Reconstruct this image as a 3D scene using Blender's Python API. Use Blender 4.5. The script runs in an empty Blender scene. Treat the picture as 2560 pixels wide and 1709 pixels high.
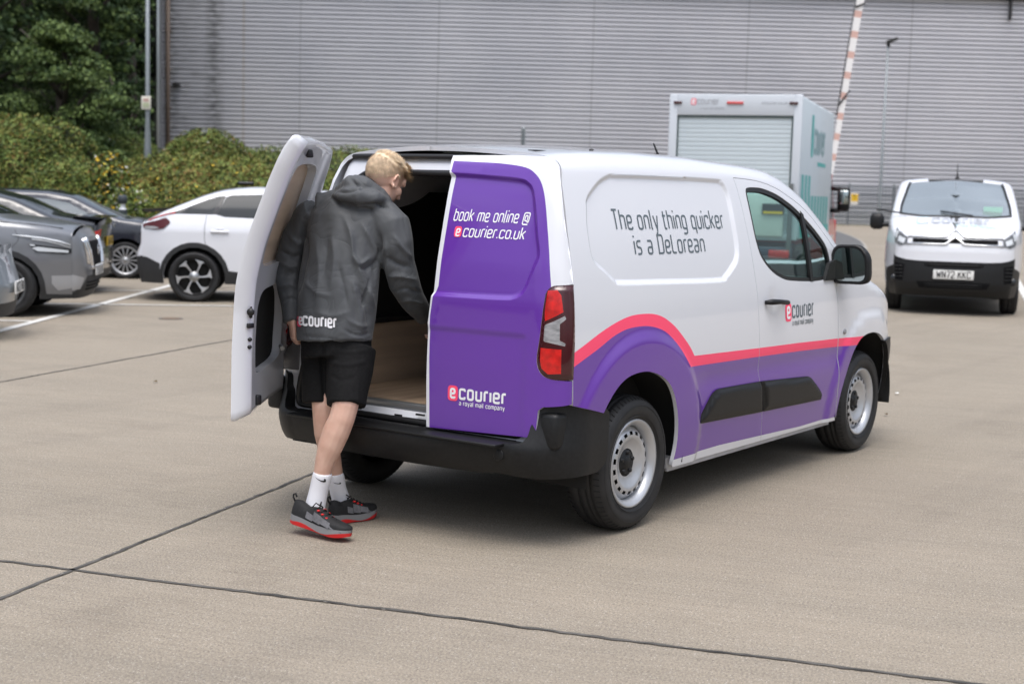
import bpy, bmesh, math, random
import numpy as np
from mathutils import Vector, Matrix
from mathutils.geometry import delaunay_2d_cdt
from math import radians, sin, cos, pi, sqrt, atan2
random.seed(7); rng = np.random.default_rng(7)
SC = bpy.context.scene
COL = SC.collection

# ---------------------------------------------------------------- camera
CAM = np.array([-5.68821506, -4.19488731, 1.56695657])
YAW, PITCH, ROLL = 0.616910451, -0.105461824, 0.0267208503
_f = np.array([cos(YAW)*cos(PITCH), sin(YAW)*cos(PITCH), sin(PITCH)])
_r = np.array([sin(YAW), -cos(YAW), 0.0]); _u = np.cross(_r, _f)
_r2 = _r*cos(ROLL)+_u*sin(ROLL); _u2 = _u*cos(ROLL)-_r*sin(ROLL)
cd = bpy.data.cameras.new('camera'); cam = bpy.data.objects.new('camera', cd); COL.objects.link(cam)
cam.matrix_world = Matrix(((_r2[0], _u2[0], -_f[0], CAM[0]), (_r2[1], _u2[1], -_f[1], CAM[1]), (_r2[2], _u2[2], -_f[2], CAM[2]), (0, 0, 0, 1)))
cd.sensor_width = 36; cd.lens = 3555/2560*36; cd.clip_start = 0.1; cd.clip_end = 2000
cd.dof.use_dof = True; cd.dof.focus_distance = 6.4; cd.dof.aperture_fstop = 3.2
SC.camera = cam
# ---------------------------------------------------------------- world, sun, exposure
SUN_EL, SUN_AZ = radians(72), radians(-150)      # azimuth measured from +x towards +y
wd = bpy.data.worlds.new('World'); SC.world = wd; wd.use_nodes = True
nt = wd.node_tree; nt.nodes.clear()
sky = nt.nodes.new('ShaderNodeTexSky'); sky.sky_type = 'NISHITA'; sky.sun_disc = False
sky.sun_elevation = SUN_EL; sky.sun_rotation = pi/2 - SUN_AZ; sky.air_density = 1.0; sky.dust_density = 3.0; sky.ozone_density = 1.0
hs = nt.nodes.new('ShaderNodeHueSaturation'); hs.inputs['Saturation'].default_value = 0.46
tc = nt.nodes.new('ShaderNodeTexCoord'); ns = nt.nodes.new('ShaderNodeTexNoise'); ns.inputs['Scale'].default_value = 2.6; ns.inputs['Detail'].default_value = 6
mp = nt.nodes.new('ShaderNodeMapping'); mp.inputs['Scale'].default_value = (1, 1, 2.6)
cr = nt.nodes.new('ShaderNodeValToRGB'); cr.color_ramp.elements[0].position = 0.36; cr.color_ramp.elements[0].color = (0.62, 0.64, 0.68, 1)
cr.color_ramp.elements[1].position = 0.68; cr.color_ramp.elements[1].color = (1.35, 1.34, 1.32, 1)
mul = nt.nodes.new('ShaderNodeMixRGB'); mul.blend_type = 'MULTIPLY'; mul.inputs[0].default_value = 1.0
bg = nt.nodes.new('ShaderNodeBackground'); bg.inputs[1].default_value = 0.15
wo = nt.nodes.new('ShaderNodeOutputWorld')
nt.links.new(sky.outputs[0], hs.inputs['Color']); nt.links.new(tc.outputs['Generated'], mp.inputs[0]); nt.links.new(mp.outputs[0], ns.inputs[0])
nt.links.new(ns.outputs[0], cr.inputs[0]); nt.links.new(hs.outputs[0], mul.inputs[1]); nt.links.new(cr.outputs[0], mul.inputs[2])
sz = nt.nodes.new('ShaderNodeSeparateXYZ'); nt.links.new(tc.outputs['Generated'], sz.inputs[0])      # overcast: the zenith is about three times as bright as the horizon
mr = nt.nodes.new('ShaderNodeMapRange'); mr.inputs[1].default_value = 0.0; mr.inputs[2].default_value = 1.0; mr.inputs[3].default_value = 0.34; mr.inputs[4].default_value = 1.75; nt.links.new(sz.outputs[2], mr.inputs[0])
mu2 = nt.nodes.new('ShaderNodeMixRGB'); mu2.blend_type = 'MULTIPLY'; mu2.inputs[0].default_value = 1.0; nt.links.new(mul.outputs[0], mu2.inputs[1]); nt.links.new(mr.outputs[0], mu2.inputs[2])
nt.links.new(mu2.outputs[0], bg.inputs[0]); nt.links.new(bg.outputs[0], wo.inputs[0])
sl = bpy.data.lights.new('sun', 'SUN'); sl.energy = 0.8; sl.angle = radians(50); sl.color = (1.0, 0.96, 0.9)
so = bpy.data.objects.new('sun', sl); COL.objects.link(so)
_d = Vector((cos(SUN_AZ)*cos(SUN_EL), sin(SUN_AZ)*cos(SUN_EL), sin(SUN_EL)))
so.rotation_euler = _d.to_track_quat('Z', 'Y').to_euler(); so.location = (0, 0, 20)
vs = SC.view_settings; SC.display_settings.display_device = 'sRGB'
vs.view_transform = 'Standard'; vs.look = 'None'; vs.gamma = 1.0; vs.use_curve_mapping = False; vs.exposure = 0.64
SC.cycles.use_denoising = True; SC.cycles.max_bounces = 8; SC.cycles.transparent_max_bounces = 12

# ---------------------------------------------------------------- unprojection of measured pixels (photo is 2560 wide)
def ray(px, py):
    d = _f + _r2*(px-1280)/3555 - _u2*(py-854.5)/3555
    return d
def at_depth(px, py, d): return CAM + ray(px, py)*d
def at_z(px, py, z=0.0):
    r = ray(px, py); return CAM + r*((z-CAM[2])/r[2])

# ---------------------------------------------------------------- materials
MATS = {}
def srgb(r, g, b):
    f = lambda c: (c/255/12.92) if c/255 <= 0.04045 else ((c/255+0.055)/1.055)**2.4
    return (f(r), f(g), f(b), 1)
def mat(name, col, rough=0.5, metal=0.0, coat=0.0, spec=0.5, noise=None, bump=None, coat_rough=0.03):
    """col linear rgb; noise=(scale, amount, [stretch]) mottles the colour; bump=(scale, strength, distance)"""
    if name in MATS: return MATS[name]
    m = bpy.data.materials.new(name); m.use_nodes = True
    t = m.node_tree; b = t.nodes['Principled BSDF']
    b.inputs['Base Color'].default_value = (*col[:3], 1); b.inputs['Roughness'].default_value = rough; b.inputs['Metallic'].default_value = metal
    b.inputs['Coat Weight'].default_value = coat; b.inputs['Coat Roughness'].default_value = coat_rough; b.inputs['Specular IOR Level'].default_value = spec
    tcn = t.nodes.new('ShaderNodeTexCoord')
    if noise:
        mpn = t.nodes.new('ShaderNodeMapping'); mpn.inputs['Scale'].default_value = noise[2] if len(noise) > 2 else (1, 1, 1)
        n = t.nodes.new('ShaderNodeTexNoise'); n.inputs['Scale'].default_value = noise[0]; n.inputs['Detail'].default_value = 6
        r = t.nodes.new('ShaderNodeValToRGB')
        r.color_ramp.elements[0].position = 0.3; r.color_ramp.elements[1].position = 0.7
        a = noise[1]
        r.color_ramp.elements[0].color = (*[c*(1-a) for c in col[:3]], 1); r.color_ramp.elements[1].color = (*[min(1, c*(1+a)) for c in col[:3]], 1)
        t.links.new(tcn.outputs['Object'], mpn.inputs[0]); t.links.new(mpn.outputs[0], n.inputs[0]); t.links.new(n.outputs[0], r.inputs[0]); t.links.new(r.outputs[0], b.inputs['Base Color'])
    if bump:
        n2 = t.nodes.new('ShaderNodeTexNoise'); n2.inputs['Scale'].default_value = bump[0]; n2.inputs['Detail'].default_value = 5
        bp = t.nodes.new('ShaderNodeBump'); bp.inputs['Strength'].default_value = bump[1]; bp.inputs['Distance'].default_value = bump[2]
        t.links.new(tcn.outputs['Object'], n2.inputs[0]); t.links.new(n2.outputs[0], bp.inputs['Height']); t.links.new(bp.outputs[0], b.inputs['Normal'])
    MATS[name] = m; return m
def glass_mat(name, tint, gloss=0.12, rough=0.02):
    if name in MATS: return MATS[name]
    m = bpy.data.materials.new(name); m.use_nodes = True; t = m.node_tree
    b = t.nodes['Principled BSDF']; t.nodes.remove(b); o = t.nodes['Material Output']
    tr = t.nodes.new('ShaderNodeBsdfTransparent'); tr.inputs[0].default_value = (*tint, 1)
    gl = t.nodes.new('ShaderNodeBsdfGlossy'); gl.inputs['Roughness'].default_value = rough; gl.inputs[0].default_value = (0.9, 0.95, 0.95, 1)
    fw_ = t.nodes.new('ShaderNodeLayerWeight'); fw_.inputs[0].default_value = .5
    lw = t.nodes.new('ShaderNodeMath'); lw.operation = 'POWER'; lw.inputs[1].default_value = 4.5; t.links.new(fw_.outputs['Facing'], lw.inputs[0])
    ad = t.nodes.new('ShaderNodeMath'); ad.operation = 'ADD'; ad.inputs[1].default_value = .035+gloss; ad.use_clamp = True
    mx = t.nodes.new('ShaderNodeMixShader')
    t.links.new(lw.outputs[0], ad.inputs[0]); t.links.new(ad.outputs[0], mx.inputs[0]); t.links.new(tr.outputs[0], mx.inputs[1]); t.links.new(gl.outputs[0], mx.inputs[2]); t.links.new(mx.outputs[0], o.inputs[0])
    MATS[name] = m; return m

WHITE = mat('white_paint', (0.70, 0.715, 0.76), 0.30, coat=1.0)
PURPLE = mat('purple_vinyl', (0.115, 0.024, 0.335), 0.28, coat=1.0, coat_rough=0.03)
PINK = mat('pink_vinyl', (1.0, 0.075, 0.17), 0.42)
TEXTW = mat('white_vinyl', (0.85, 0.85, 0.88), 0.4)
TEXTG = mat('grey_vinyl', (0.10, 0.13, 0.15), 0.45)
BLACKP = mat('black_plastic', (0.010, 0.0105, 0.0115), 0.46, spec=0.32, noise=(60, 0.25), bump=(900, 0.25, 0.0006))
DARK = mat('dark_void', (0.006, 0.006, 0.006), 0.9)
RUBBER = mat('black_rubber', (0.010, 0.010, 0.011), 0.45)
TYRE = mat('tyre_rubber', (0.014, 0.014, 0.015), 0.62, noise=(18, 0.35))
SILVER = mat('silver_wheel_paint', (0.50, 0.51, 0.53), 0.32, metal=0.55, noise=(9, 0.08))
CHROME = mat('chrome', (0.75, 0.76, 0.78), 0.12, metal=1.0)
PLY = mat('birch_plywood', (0.50, 0.385, 0.285), 0.6, noise=(6, 0.16, (0.25, 0.25, 3)))
PLYF = mat('plywood_floor', (0.36, 0.26, 0.18), 0.6, noise=(8, 0.2, (0.2, 3, 1)))
LAMPRED = mat('red_lamp_lens', (0.52, 0.008, 0.006), 0.2, coat=0.35, noise=(28, 0.35))
LAMPDARK = mat('smoked_red_lens', (0.045, 0.003, 0.006), 0.12, coat=0.5)
LAMPCLR = mat('clear_lamp_lens', (0.27, 0.27, 0.28), 0.2, coat=0.4, noise=(30, 0.35, (1, 1, 3)))
GLASS = glass_mat('tinted_glass', (0.70, 0.90, 0.86), 0.03)
CARGLASS = mat('dark_car_glass', (0.020, 0.024, 0.026), 0.05, spec=0.55)
METAL = mat('grey_metal', (0.35, 0.36, 0.37), 0.4, metal=0.8)
GALV = mat('galvanised_steel', (0.25, 0.275, 0.29), 0.5, metal=0.4, noise=(12, 0.12))

# ---------------------------------------------------------------- objects
def link(name, me, mats, parent=None, label=None):
    if not isinstance(mats, (list, tuple)): mats = [mats]
    for m in mats: me.materials.append(m)
    o = bpy.data.objects.new(name, me); COL.objects.link(o)
    if parent is not None: o.parent = parent
    if label: o['label'] = label
    return o
def thing(name, label, cat, loc=(0, 0, 0), rz=0.0, group=None):
    o = bpy.data.objects.new(name, None); COL.objects.link(o); o.empty_display_size = 0.2
    o.location = loc; o.rotation_euler = (0, 0, rz); o['label'] = label; o['category'] = cat
    if group: o['group'] = group
    return o
def tag(o, label, cat, group=None, kind=None):
    if label: o['label'] = label
    if cat: o['category'] = cat
    if group: o['group'] = group
    if kind: o['kind'] = kind
    return o

class MB:
    """collects geometry for ONE mesh object"""
    def __init__(s): s.v = []; s.f = []; s.m = []; s.s = []
    def add(s, verts, faces, mi=0, smooth=False):
        b = len(s.v); s.v.extend([tuple(map(float, p)) for p in verts])
        for q in faces: s.f.append([b+i for i in q]); s.m.append(mi); s.s.append(smooth)
        return s
    def box(s, c, d, mi=0, r=0.0, M=None, seg=2):
        if r <= 0:
            x, y, z = d[0]/2, d[1]/2, d[2]/2
            vs_ = [(c[0]+a*x, c[1]+b*y, c[2]+e*z) for a in (-1, 1) for b in (-1, 1) for e in (-1, 1)]
            fs = [(0, 1, 3, 2), (4, 6, 7, 5), (0, 4, 5, 1), (2, 3, 7, 6), (0, 2, 6, 4), (1, 5, 7, 3)]; sm = False
        else:
            bm = bmesh.new(); bmesh.ops.create_cube(bm, size=1)
            bmesh.ops.scale(bm, vec=d, verts=bm.verts)
            bmesh.ops.bevel(bm, geom=list(bm.edges), offset=min(r, min(d)*0.49), segments=seg, profile=0.5, affect='EDGES')
            bmesh.ops.translate(bm, vec=c, verts=bm.verts)
            bm.verts.index_update(); vs_ = [tuple(v.co) for v in bm.verts]; fs = [[v.index for v in f.verts] for f in bm.faces]; bm.free(); sm = True
        if M is not None: vs_ = [tuple(M @ Vector(p)) for p in vs_]
        return s.add(vs_, fs, mi, sm)
    def tube(s, path, rad, n=8, mi=0, cap=True, smooth=True, flat=None):
        """path points, radius (scalar, list or list of (ra, rb)); flat = fixed side vector for elliptical sections"""
        P = [Vector(p) for p in path]; k = len(P)
        R = rad if isinstance(rad, (list, tuple)) else [rad]*k
        vs_ = []; prev = None
        for i in range(k):
            t = (P[min(i+1, k-1)]-P[max(i-1, 0)]).normalized()
            if flat is not None: a = Vector(flat) - t*t.dot(Vector(flat))
            elif prev is None: a = t.orthogonal()
            else: a = prev - t*t.dot(prev)
            a.normalize(); prev = a; b = t.cross(a)
            ra, rb = (R[i] if isinstance(R[i], (list, tuple)) else (R[i], R[i]))
            for j in range(n):
                an = 2*pi*j/n; vs_.append(P[i]+a*(ra*cos(an))+b*(rb*sin(an)))
        fs = [(i*n+j, i*n+(j+1) % n, (i+1)*n+(j+1) % n, (i+1)*n+j) for i in range(k-1) for j in range(n)]
        s.add(vs_, fs, mi, smooth)
        if cap:
            b0 = len(s.v)-k*n
            s.f.append([b0+j for j in range(n)][::-1]); s.m.append(mi); s.s.append(False)
            s.f.append([b0+(k-1)*n+j for j in range(n)]); s.m.append(mi); s.s.append(False)
        return s
    def lathe(s, prof, n=48, mi=0, axis='y', c=(0, 0, 0), a0=0.0, a1=2*pi, smooth=True, skip=None):
        """prof = [(radius, offset along axis)]"""
        k = len(prof); full = abs(a1-a0-2*pi) < 1e-6; na = n if full else n+1
        vs_ = []
        for j in range(na):
            an = a0+(a1-a0)*j/n
            for r, h in prof:
                p = (r*cos(an), h, r*sin(an)) if axis == 'y' else (r*cos(an), r*sin(an), h) if axis == 'z' else (h, r*cos(an), r*sin(an))
                vs_.append((p[0]+c[0], p[1]+c[1], p[2]+c[2]))
        fs = []
        for j in range(n):
            j2 = (j+1) % na
            for i in range(k-1):
                if skip and skip(i, j): continue
                fs.append((j*k+i, j2*k+i, j2*k+i+1, j*k+i+1))
        return s.add(vs_, fs, mi, smooth)
    def prism(s, poly, h0, h1, mi=0, axis='z', smooth=False):
        """poly 2-D outline extruded along an axis between h0 and h1; axis y: poly is (x,z); axis x: poly is (y,z)"""
        def P(a, b, h): return (a, b, h) if axis == 'z' else (a, h, b) if axis == 'y' else (h, a, b)
        n = len(poly); vs_ = [P(a, b, h0) for a, b in poly]+[P(a, b, h1) for a, b in poly]
        s.add(vs_, [(i, (i+1) % n, n+(i+1) % n, n+i) for i in range(n)], mi, smooth)
        tri = delaunay_2d_cdt([Vector(p) for p in poly], [], [list(range(n))], 1, 1e-7)
        if len(tri[0]) == n:
            for base in (0, 1):
                s.add([P(p[0], p[1], (h0, h1)[base]) for p in tri[0]], [list(f) for f in tri[2]], mi, False)
        return s
    def strip(s, rows, mi=0, smooth=True, closed=False):
        """rows of equal length points"""
        k = len(rows[0]); vs_ = [p for r in rows for p in r]; fs = []
        for i in range(len(rows)-1 + (1 if closed else 0)):
            i2 = (i+1) % len(rows)
            for j in range(k-1): fs.append((i*k+j, i2*k+j, i2*k+j+1, i*k+j+1))
        return s.add(vs_, fs, mi, smooth)
    def mesh(s, name='m'):
        me = bpy.data.meshes.new(name); me.from_pydata(s.v, [], s.f); me.update()
        me.polygons.foreach_set('material_index', s.m); me.polygons.foreach_set('use_smooth', s.s)
        return me
    def build(s, name, mats, parent=None, label=None, fix=True):
        me = s.mesh(name)
        if fix:
            bm = bmesh.new(); bm.from_mesh(me); bmesh.ops.recalc_face_normals(bm, faces=bm.faces); bm.to_mesh(me); bm.free()
        return link(name, me, mats, parent, label)

# ---------------------------------------------------------------- 2-D helpers
def inpoly(P, poly):
    P = np.asarray(P, float); x, y = P[:, 0], P[:, 1]; Q = np.asarray(poly, float); r = np.zeros(len(P), bool)
    for i in range(len(Q)):
        x1, y1 = Q[i]; x2, y2 = Q[i-1]
        c = ((y1 > y) != (y2 > y)); xi = (x2-x1)*(y-y1)/((y2-y1) if y2 != y1 else 1e-12)+x1
        r ^= c & (x < xi)
    return r
def sdist(P, poly):
    """signed distance to a closed polygon, positive inside"""
    P = np.asarray(P, float); Q = np.asarray(poly, float); d = np.full(len(P), 1e9)
    for i in range(len(Q)):
        a, b = Q[i-1], Q[i]; ab = b-a; t = np.clip(((P-a)@ab)/max(ab@ab, 1e-12), 0, 1)
        d = np.minimum(d, np.linalg.norm(P-(a+t[:, None]*ab), axis=1))
    return np.where(inpoly(P, Q), d, -d)
def sstep(x): x = np.clip(x, 0, 1); return x*x*(3-2*x)
def catmull(pts, n=6, closed=False):
    P = [np.asarray(p, float) for p in pts]; k = len(P); out = []
    rg = range(k if closed else k-1)
    for i in rg:
        p1, p2 = P[i], P[(i+1) % k]
        p0 = P[i-1] if (closed or i > 0) else 2*p1-p2
        p3 = P[(i+2) % k] if (closed or i+2 < k) else 2*p2-p1
        for j in range(n):
            t = j/n
            out.append(0.5*((2*p1)+(-p0+p2)*t+(2*p0-5*p1+4*p2-p3)*t*t+(-p0+3*p1-3*p2+p3)*t**3))
    if not closed: out.append(P[-1])
    return [tuple(p) for p in out]
def rounded(pts, r, closed=True, n=5):
    """sharp polyline -> polyline with rounded corners; r scalar or per-point list"""
    P = [np.asarray(p, float) for p in pts]; k = len(P); out = []
    R = r if isinstance(r, (list, tuple)) else [r]*k
    for i in range(k):
        if (not closed and i in (0, k-1)) or R[i] <= 0: out.append(tuple(P[i])); continue
        a, b, c = P[i-1], P[i], P[(i+1) % k]
        la, lc = np.linalg.norm(a-b), np.linalg.norm(c-b); q = min(R[i], la*0.5, lc*0.5)
        p, s_ = b+(a-b)/la*q, b+(c-b)/lc*q
        for j in range(n+1):
            t = j/n; out.append(tuple((1-t)**2*p+2*t*(1-t)*b+t*t*s_))
    return out
def resample(poly, step, closed=True):
    out = []; k = len(poly)
    for i in range(k if closed else k-1):
        a, b = np.asarray(poly[i], float), np.asarray(poly[(i+1) % k], float); L = np.linalg.norm(b-a); n = max(1, int(L/step))
        for j in range(n): out.append(tuple(a+(b-a)*j/n))
    if not closed: out.append(tuple(poly[-1]))
    return out

def panel(name, f, outer, mats, holes=(), regions=(), lines=(), grid=0.04, parent=None, flange=0.0, fdir=None, eps=None, flip=False, step=None, mirror=False, label=None, fmat=None):
    """Trimmed surface: outline/holes/region outlines in parameter space, f maps an (n,2) array to (n,3) points.
    regions = [(polygon, material index)], later ones win; lines = extra open polylines for detail."""
    st = step or grid*0.8
    polys = [resample(outer, st)]+[resample(h, st) for h in holes]
    V = []; E = []
    def addpoly(p, closed=True):
        b = len(V); V.extend(p); n = len(p)
        E.extend([(b+i, b+(i+1) % n) for i in range(n if closed else n-1)])
    for p in polys: addpoly(p)
    for rp, _m in regions: addpoly(resample(rp, st))
    for l in lines: addpoly(resample(l, st, False), False)
    o = np.array(outer); lo, hi = o.min(0), o.max(0)
    gx, gy = np.meshgrid(np.arange(lo[0]+grid/2, hi[0], grid), np.arange(lo[1]+grid/2, hi[1], grid)); gx = gx.copy(); gx[::2] += grid/2
    G = np.stack([gx.ravel(), gy.ravel()], 1)
    vin = inpoly(G, outer)
    for h in holes: vin &= ~inpoly(G, h)
    V += [tuple(p) for p in G[vin]]
    V2, _e, F2, *_ = delaunay_2d_cdt([Vector(p) for p in V], E, [], 0, 1e-6)
    V2 = np.array([tuple(v) for v in V2]); F2 = np.array([list(q) for q in F2 if len(q) == 3])
    ctr = V2[F2].mean(1); keep = inpoly(ctr, outer)
    for h in holes: keep &= ~inpoly(ctr, h)
    F2 = F2[keep]; ctr = ctr[keep]; mi = np.zeros(len(F2), int)
    for rp, m in regions: mi[inpoly(ctr, rp)] = m
    used = np.unique(F2); remap = -np.ones(len(V2), int); remap[used] = np.arange(len(used)); V2 = V2[used]; F2 = remap[F2]
    h = 1e-4
    P = f(V2); dx = f(V2+[h, 0])-f(V2-[h, 0]); dy = f(V2+[0, h])-f(V2-[0, h])
    N = np.cross(dx, dy); N /= np.maximum(np.linalg.norm(N, axis=1, keepdims=True), 1e-12)
    if flip: N = -N; F2 = F2[:, ::-1]
    # flange along the boundary
    nv = len(P); faces = [list(q) for q in F2]; mi = list(mi); allN = N; smooth = [True]*len(faces)
    if flange > 0:
        ec = {}
        for q in F2:
            for a, b in ((q[0], q[1]), (q[1], q[2]), (q[2], q[0])): ec[(a, b)] = ec.get((a, b), 0)+1
        bd = [e for e in ec if (e[1], e[0]) not in ec]
        bm_ = {}
        for a, b in bd:
            for w in (a, b):
                if w not in bm_: bm_[w] = len(bm_)
        idx = list(bm_.keys()); k = len(idx)
        D = -N[idx] if fdir is None else np.tile(np.array(fdir, float), (k, 1))
        P = np.concatenate([P, P[idx], P[idx]+D*flange]); allN = np.concatenate([N, np.zeros((2*k, 3))])
        for a, b in bd:
            a1, b1 = nv+bm_[a], nv+bm_[b]
            n_ = np.cross(P[a]-P[b], D[bm_[a]]); ln = np.linalg.norm(n_)
            if ln > 1e-12:
                n_ /= ln
                for w in (a1, b1, a1+k, b1+k): allN[w] += n_
            faces.append([b1, a1, a1+k, b1+k]); mi.append(0 if fmat is None else fmat); smooth.append(True)
        nn = np.linalg.norm(allN, axis=1, keepdims=True); allN = np.where(nn > 1e-9, allN/np.maximum(nn, 1e-9), [0, 0, 1])
    if mirror:
        k = len(P); P = np.concatenate([P, P*[1, -1, 1]]); allN = np.concatenate([allN, allN*[1, -1, 1]])
        faces += [[k+i for i in q[::-1]] for q in faces]; mi += mi; smooth += smooth
    me = bpy.data.meshes.new(name); me.from_pydata(P.tolist(), [], faces); me.update()
    me.polygons.foreach_set('material_index', mi); me.polygons.foreach_set('use_smooth', smooth)
    me.normals_split_custom_set_from_vertices(allN.tolist())
    return link(name, me, mats, parent, label)

# ---------------------------------------------------------------- stroke lettering (narrow rounded letters)
def _glyphs():
    X = 0.70; g = {}
    def O(w): return [([(0, 0), (w, 0), (w, X), (0, X)], True)]
    W = 0.40
    g['o'] = (W, O(W)); g['c'] = (W, [([(W, X*.78), (W, X), (0, X), (0, 0), (W, 0), (W, X*.22)], False)])
    g['e'] = (W, [([(0, X*.48), (W, X*.48), (W, X), (0, X), (0, 0), (W, 0), (W, X*.16)], False)])
    g['u'] = (W, [([(0, X), (0, 0), (W, 0), (W, X)], False)]); g['n'] = (W, [([(0, 0), (0, X), (W, X), (W, 0)], False)])
    g['r'] = (.20, [([(0, 0), (0, X), (.26, X)], False)])
    g['i'] = (0.0, [([(0, 0), (0, X)], False), ([(0, .90), (0, 1.0)], False)]); g['1'] = (0.0, [([(0, 0), (0, X)], False)])
    g['h'] = (W, [([(0, 0), (0, 1)], False), ([(0, X), (W, X), (W, 0)], False)])
    g['b'] = (W, [([(0, 1), (0, 0), (W, 0), (W, X), (0, X)], False)])
    g['k'] = (W*.95, [([(0, 0), (0, 1)], False), ([(W*.95, X), (0, X*.42)], False), ([(W*.3, X*.58), (W*.95, 0)], False)])
    g['m'] = (.66, [([(0, 0), (0, X), (.33, X), (.33, 0)], False), ([(.33, X), (.66, X), (.66, 0)], False)])
    g['l'] = (0.06, [([(0, 1), (0, 0), (.08, 0)], False)]); g['t'] = (.22, [([(.03, .95), (.03, 0), (.22, 0)], False), ([(-.08, X), (.22, X)], False)])
    g['y'] = (W, [([(0, X), (W*.5, 0.02)], False), ([(W, X), (W*.45, -.26), (W*.2, -.26)], False)])
    g['q'] = (W, [([(W, -.28), (W, X), (0, X), (0, 0), (W, 0)], False)]); g['p'] = (W, [([(0, -.28), (0, X), (W, X), (W, 0), (0, 0)], False)])
    g['g'] = (W, [([(W, 0), (0, 0), (0, X), (W, X), (W, -.28), (0, -.28)], False)])
    g['s'] = (W*.9, [([(W*.9, X), (0, X), (0, X*.52), (W*.9, X*.48), (W*.9, 0), (0, 0)], False)])
    g['a'] = (W, [([(0, X), (W, X), (W, 0), (0, 0), (0, X*.5), (W, X*.5)], False)])
    g['d'] = (W, [([(W, 1), (W, 0), (0, 0), (0, X), (W, X)], False)]); g['.'] = (0.0, [([(0, -.02), (0, .09)], False)])
    g['T'] = (.44, [([(0, 1), (.44, 1)], False), ([(.22, 1), (.22, 0)], False)])
    g['D'] = (.46, [([(0, 1), (0, 0)], False), ([(-.065, 0), (.46, 0), (.46, 1), (-.065, 1)], False)]); g['L'] = (.36, [([(0, 1), (0, 0), (.36, 0)], False)])
    g['@'] = (.62, [([(.45, .22), (.45, .62), (.17, .62), (.17, .18), (.45, .18)], False), ([(.45, .3), (.45, .08), (.62, .08), (.62, .85), (0, .85), (0, -.12), (.6, -.12)], False)])
    H = .44
    g['E'] = (H, [([(H, 1), (0, 1), (0, 0), (H, 0)], False), ([(0, .52), (H*.85, .52)], False)]); g['C'] = (H, [([(H, .8), (H, 1), (0, 1), (0, 0), (H, 0), (H, .2)], False)])
    g['K'] = (H, [([(0, 0), (0, 1)], False), ([(H, 1), (0, .42)], False), ([(H*.35, .6), (H, 0)], False)]); g['N'] = (H, [([(0, 0), (0, 1), (H, 0), (H, 1)], False)])
    g['W'] = (.62, [([(0, 1), (.15, 0), (.31, .8), (.47, 0), (.62, 1)], False)]); g['Y'] = (H, [([(0, 1), (H/2, .45), (H, 1)], False), ([(H/2, .45), (H/2, 0)], False)])
    g['V'] = (H, [([(0, 1), (H/2, 0), (H, 1)], False)]); g['X'] = (H, [([(0, 1), (H, 0)], False), ([(0, 0), (H, 1)], False)])
    g['2'] = (H, [([(0, .8), (0, 1), (H, 1), (H, .55), (0, .1), (0, 0), (H, 0)], False)]); g['7'] = (H, [([(0, 1), (H, 1), (H*.4, 0)], False)])
    g['F'] = (H*.9, [([(H*.9, 1), (0, 1), (0, 0)], False), ([(0, .52), (H*.75, .52)], False)]); g['B'] = g['D']; g['R'] = (H, [([(0, 0), (0, 1), (H, 1), (H, .48), (0, .48)], False), ([(H*.5, .48), (H, 0)], False)])
    g['6'] = (H, [([(H, 1), (0, 1), (0, 0), (H, 0), (H, .55), (0, .55)], False)]); g['9'] = (H, [([(0, 0), (H, 0), (H, 1), (0, 1), (0, .45), (H, .45)], False)])
    g['5'] = (H, [([(H, 1), (0, 1), (0, .55), (H, .55), (H, 0), (0, 0)], False)]); g['I'] = g['1'] = (0.0, [([(0, 0), (0, X)], False)])
    g[' '] = (.16, [])
    return g
GLY = _glyphs()
def ribbon(pts, w, closed):
    P = [np.array(p, float) for p in pts]; k = len(P); L = []; Rr = []
    for i in range(k):
        a = P[i-1] if (i > 0 or closed) else None; c = P[(i+1) % k] if (i < k-1 or closed) else None
        d1 = (P[i]-a) if a is not None else (c-P[i]); d2 = (c-P[i]) if c is not None else (P[i]-a)
        d1 = d1/max(np.linalg.norm(d1), 1e-9); d2 = d2/max(np.linalg.norm(d2), 1e-9)
        n1 = np.array([-d1[1], d1[0]]); n2 = np.array([-d2[1], d2[0]]); n = n1+n2; ln = np.linalg.norm(n)
        n = n1 if ln < 1e-6 else n/ln; q = w/2/max(0.5, n@n1)
        L.append(P[i]+n*q); Rr.append(P[i]-n*q)
    return L, Rr
def lettering(text, size, weight=0.13, gap=0.21, slant=0.0, r=0.16, wide=1.0):
    """returns (quads as list of 4 2-D points, total width); origin at the baseline's left end; size = cap height"""
    quads = []; x = weight/2
    for ch in text:
        w, strokes = GLY[ch]
        for pts, closed in strokes:
            pp = rounded([(p[0]*wide, p[1]) for p in pts], r, closed, 4)
            # drop duplicate points
            q = [pp[0]]
            for p in pp[1:]:
                if abs(p[0]-q[-1][0])+abs(p[1]-q[-1][1]) > 1e-4: q.append(p)
            pp = resample(q, 0.12, closed)
            L, R = ribbon(pp, weight, closed); n = len(L)
            for i in range(n if closed else n-1):
                j = (i+1) % n
                quads.append([(x+p[0]+slant*p[1], p[1]) for p in (L[i], L[j], R[j], R[i])])
        x += w*wide+gap
    W = x-gap+weight/2
    return [[(p[0]*size, p[1]*size) for p in q] for q in quads], W*size
def lay(mb, quads, f, ox, oy, off, mi=0, sx=1.0):
    """lays 2-D quads on surface f, raised by off along the surface normal"""
    if not quads: return
    A = np.array([p for q in quads for p in q], float); A[:, 0] *= sx; A += [ox, oy]; h = 1e-4
    P = f(A); N = np.cross(f(A+[h, 0])-f(A-[h, 0]), f(A+[0, h])-f(A-[0, h])); N /= np.linalg.norm(N, axis=1, keepdims=True)
    P = P+N*off
    mb.add(P.tolist(), [[4*i, 4*i+1, 4*i+2, 4*i+3] for i in range(len(quads))], mi, True)
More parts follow.
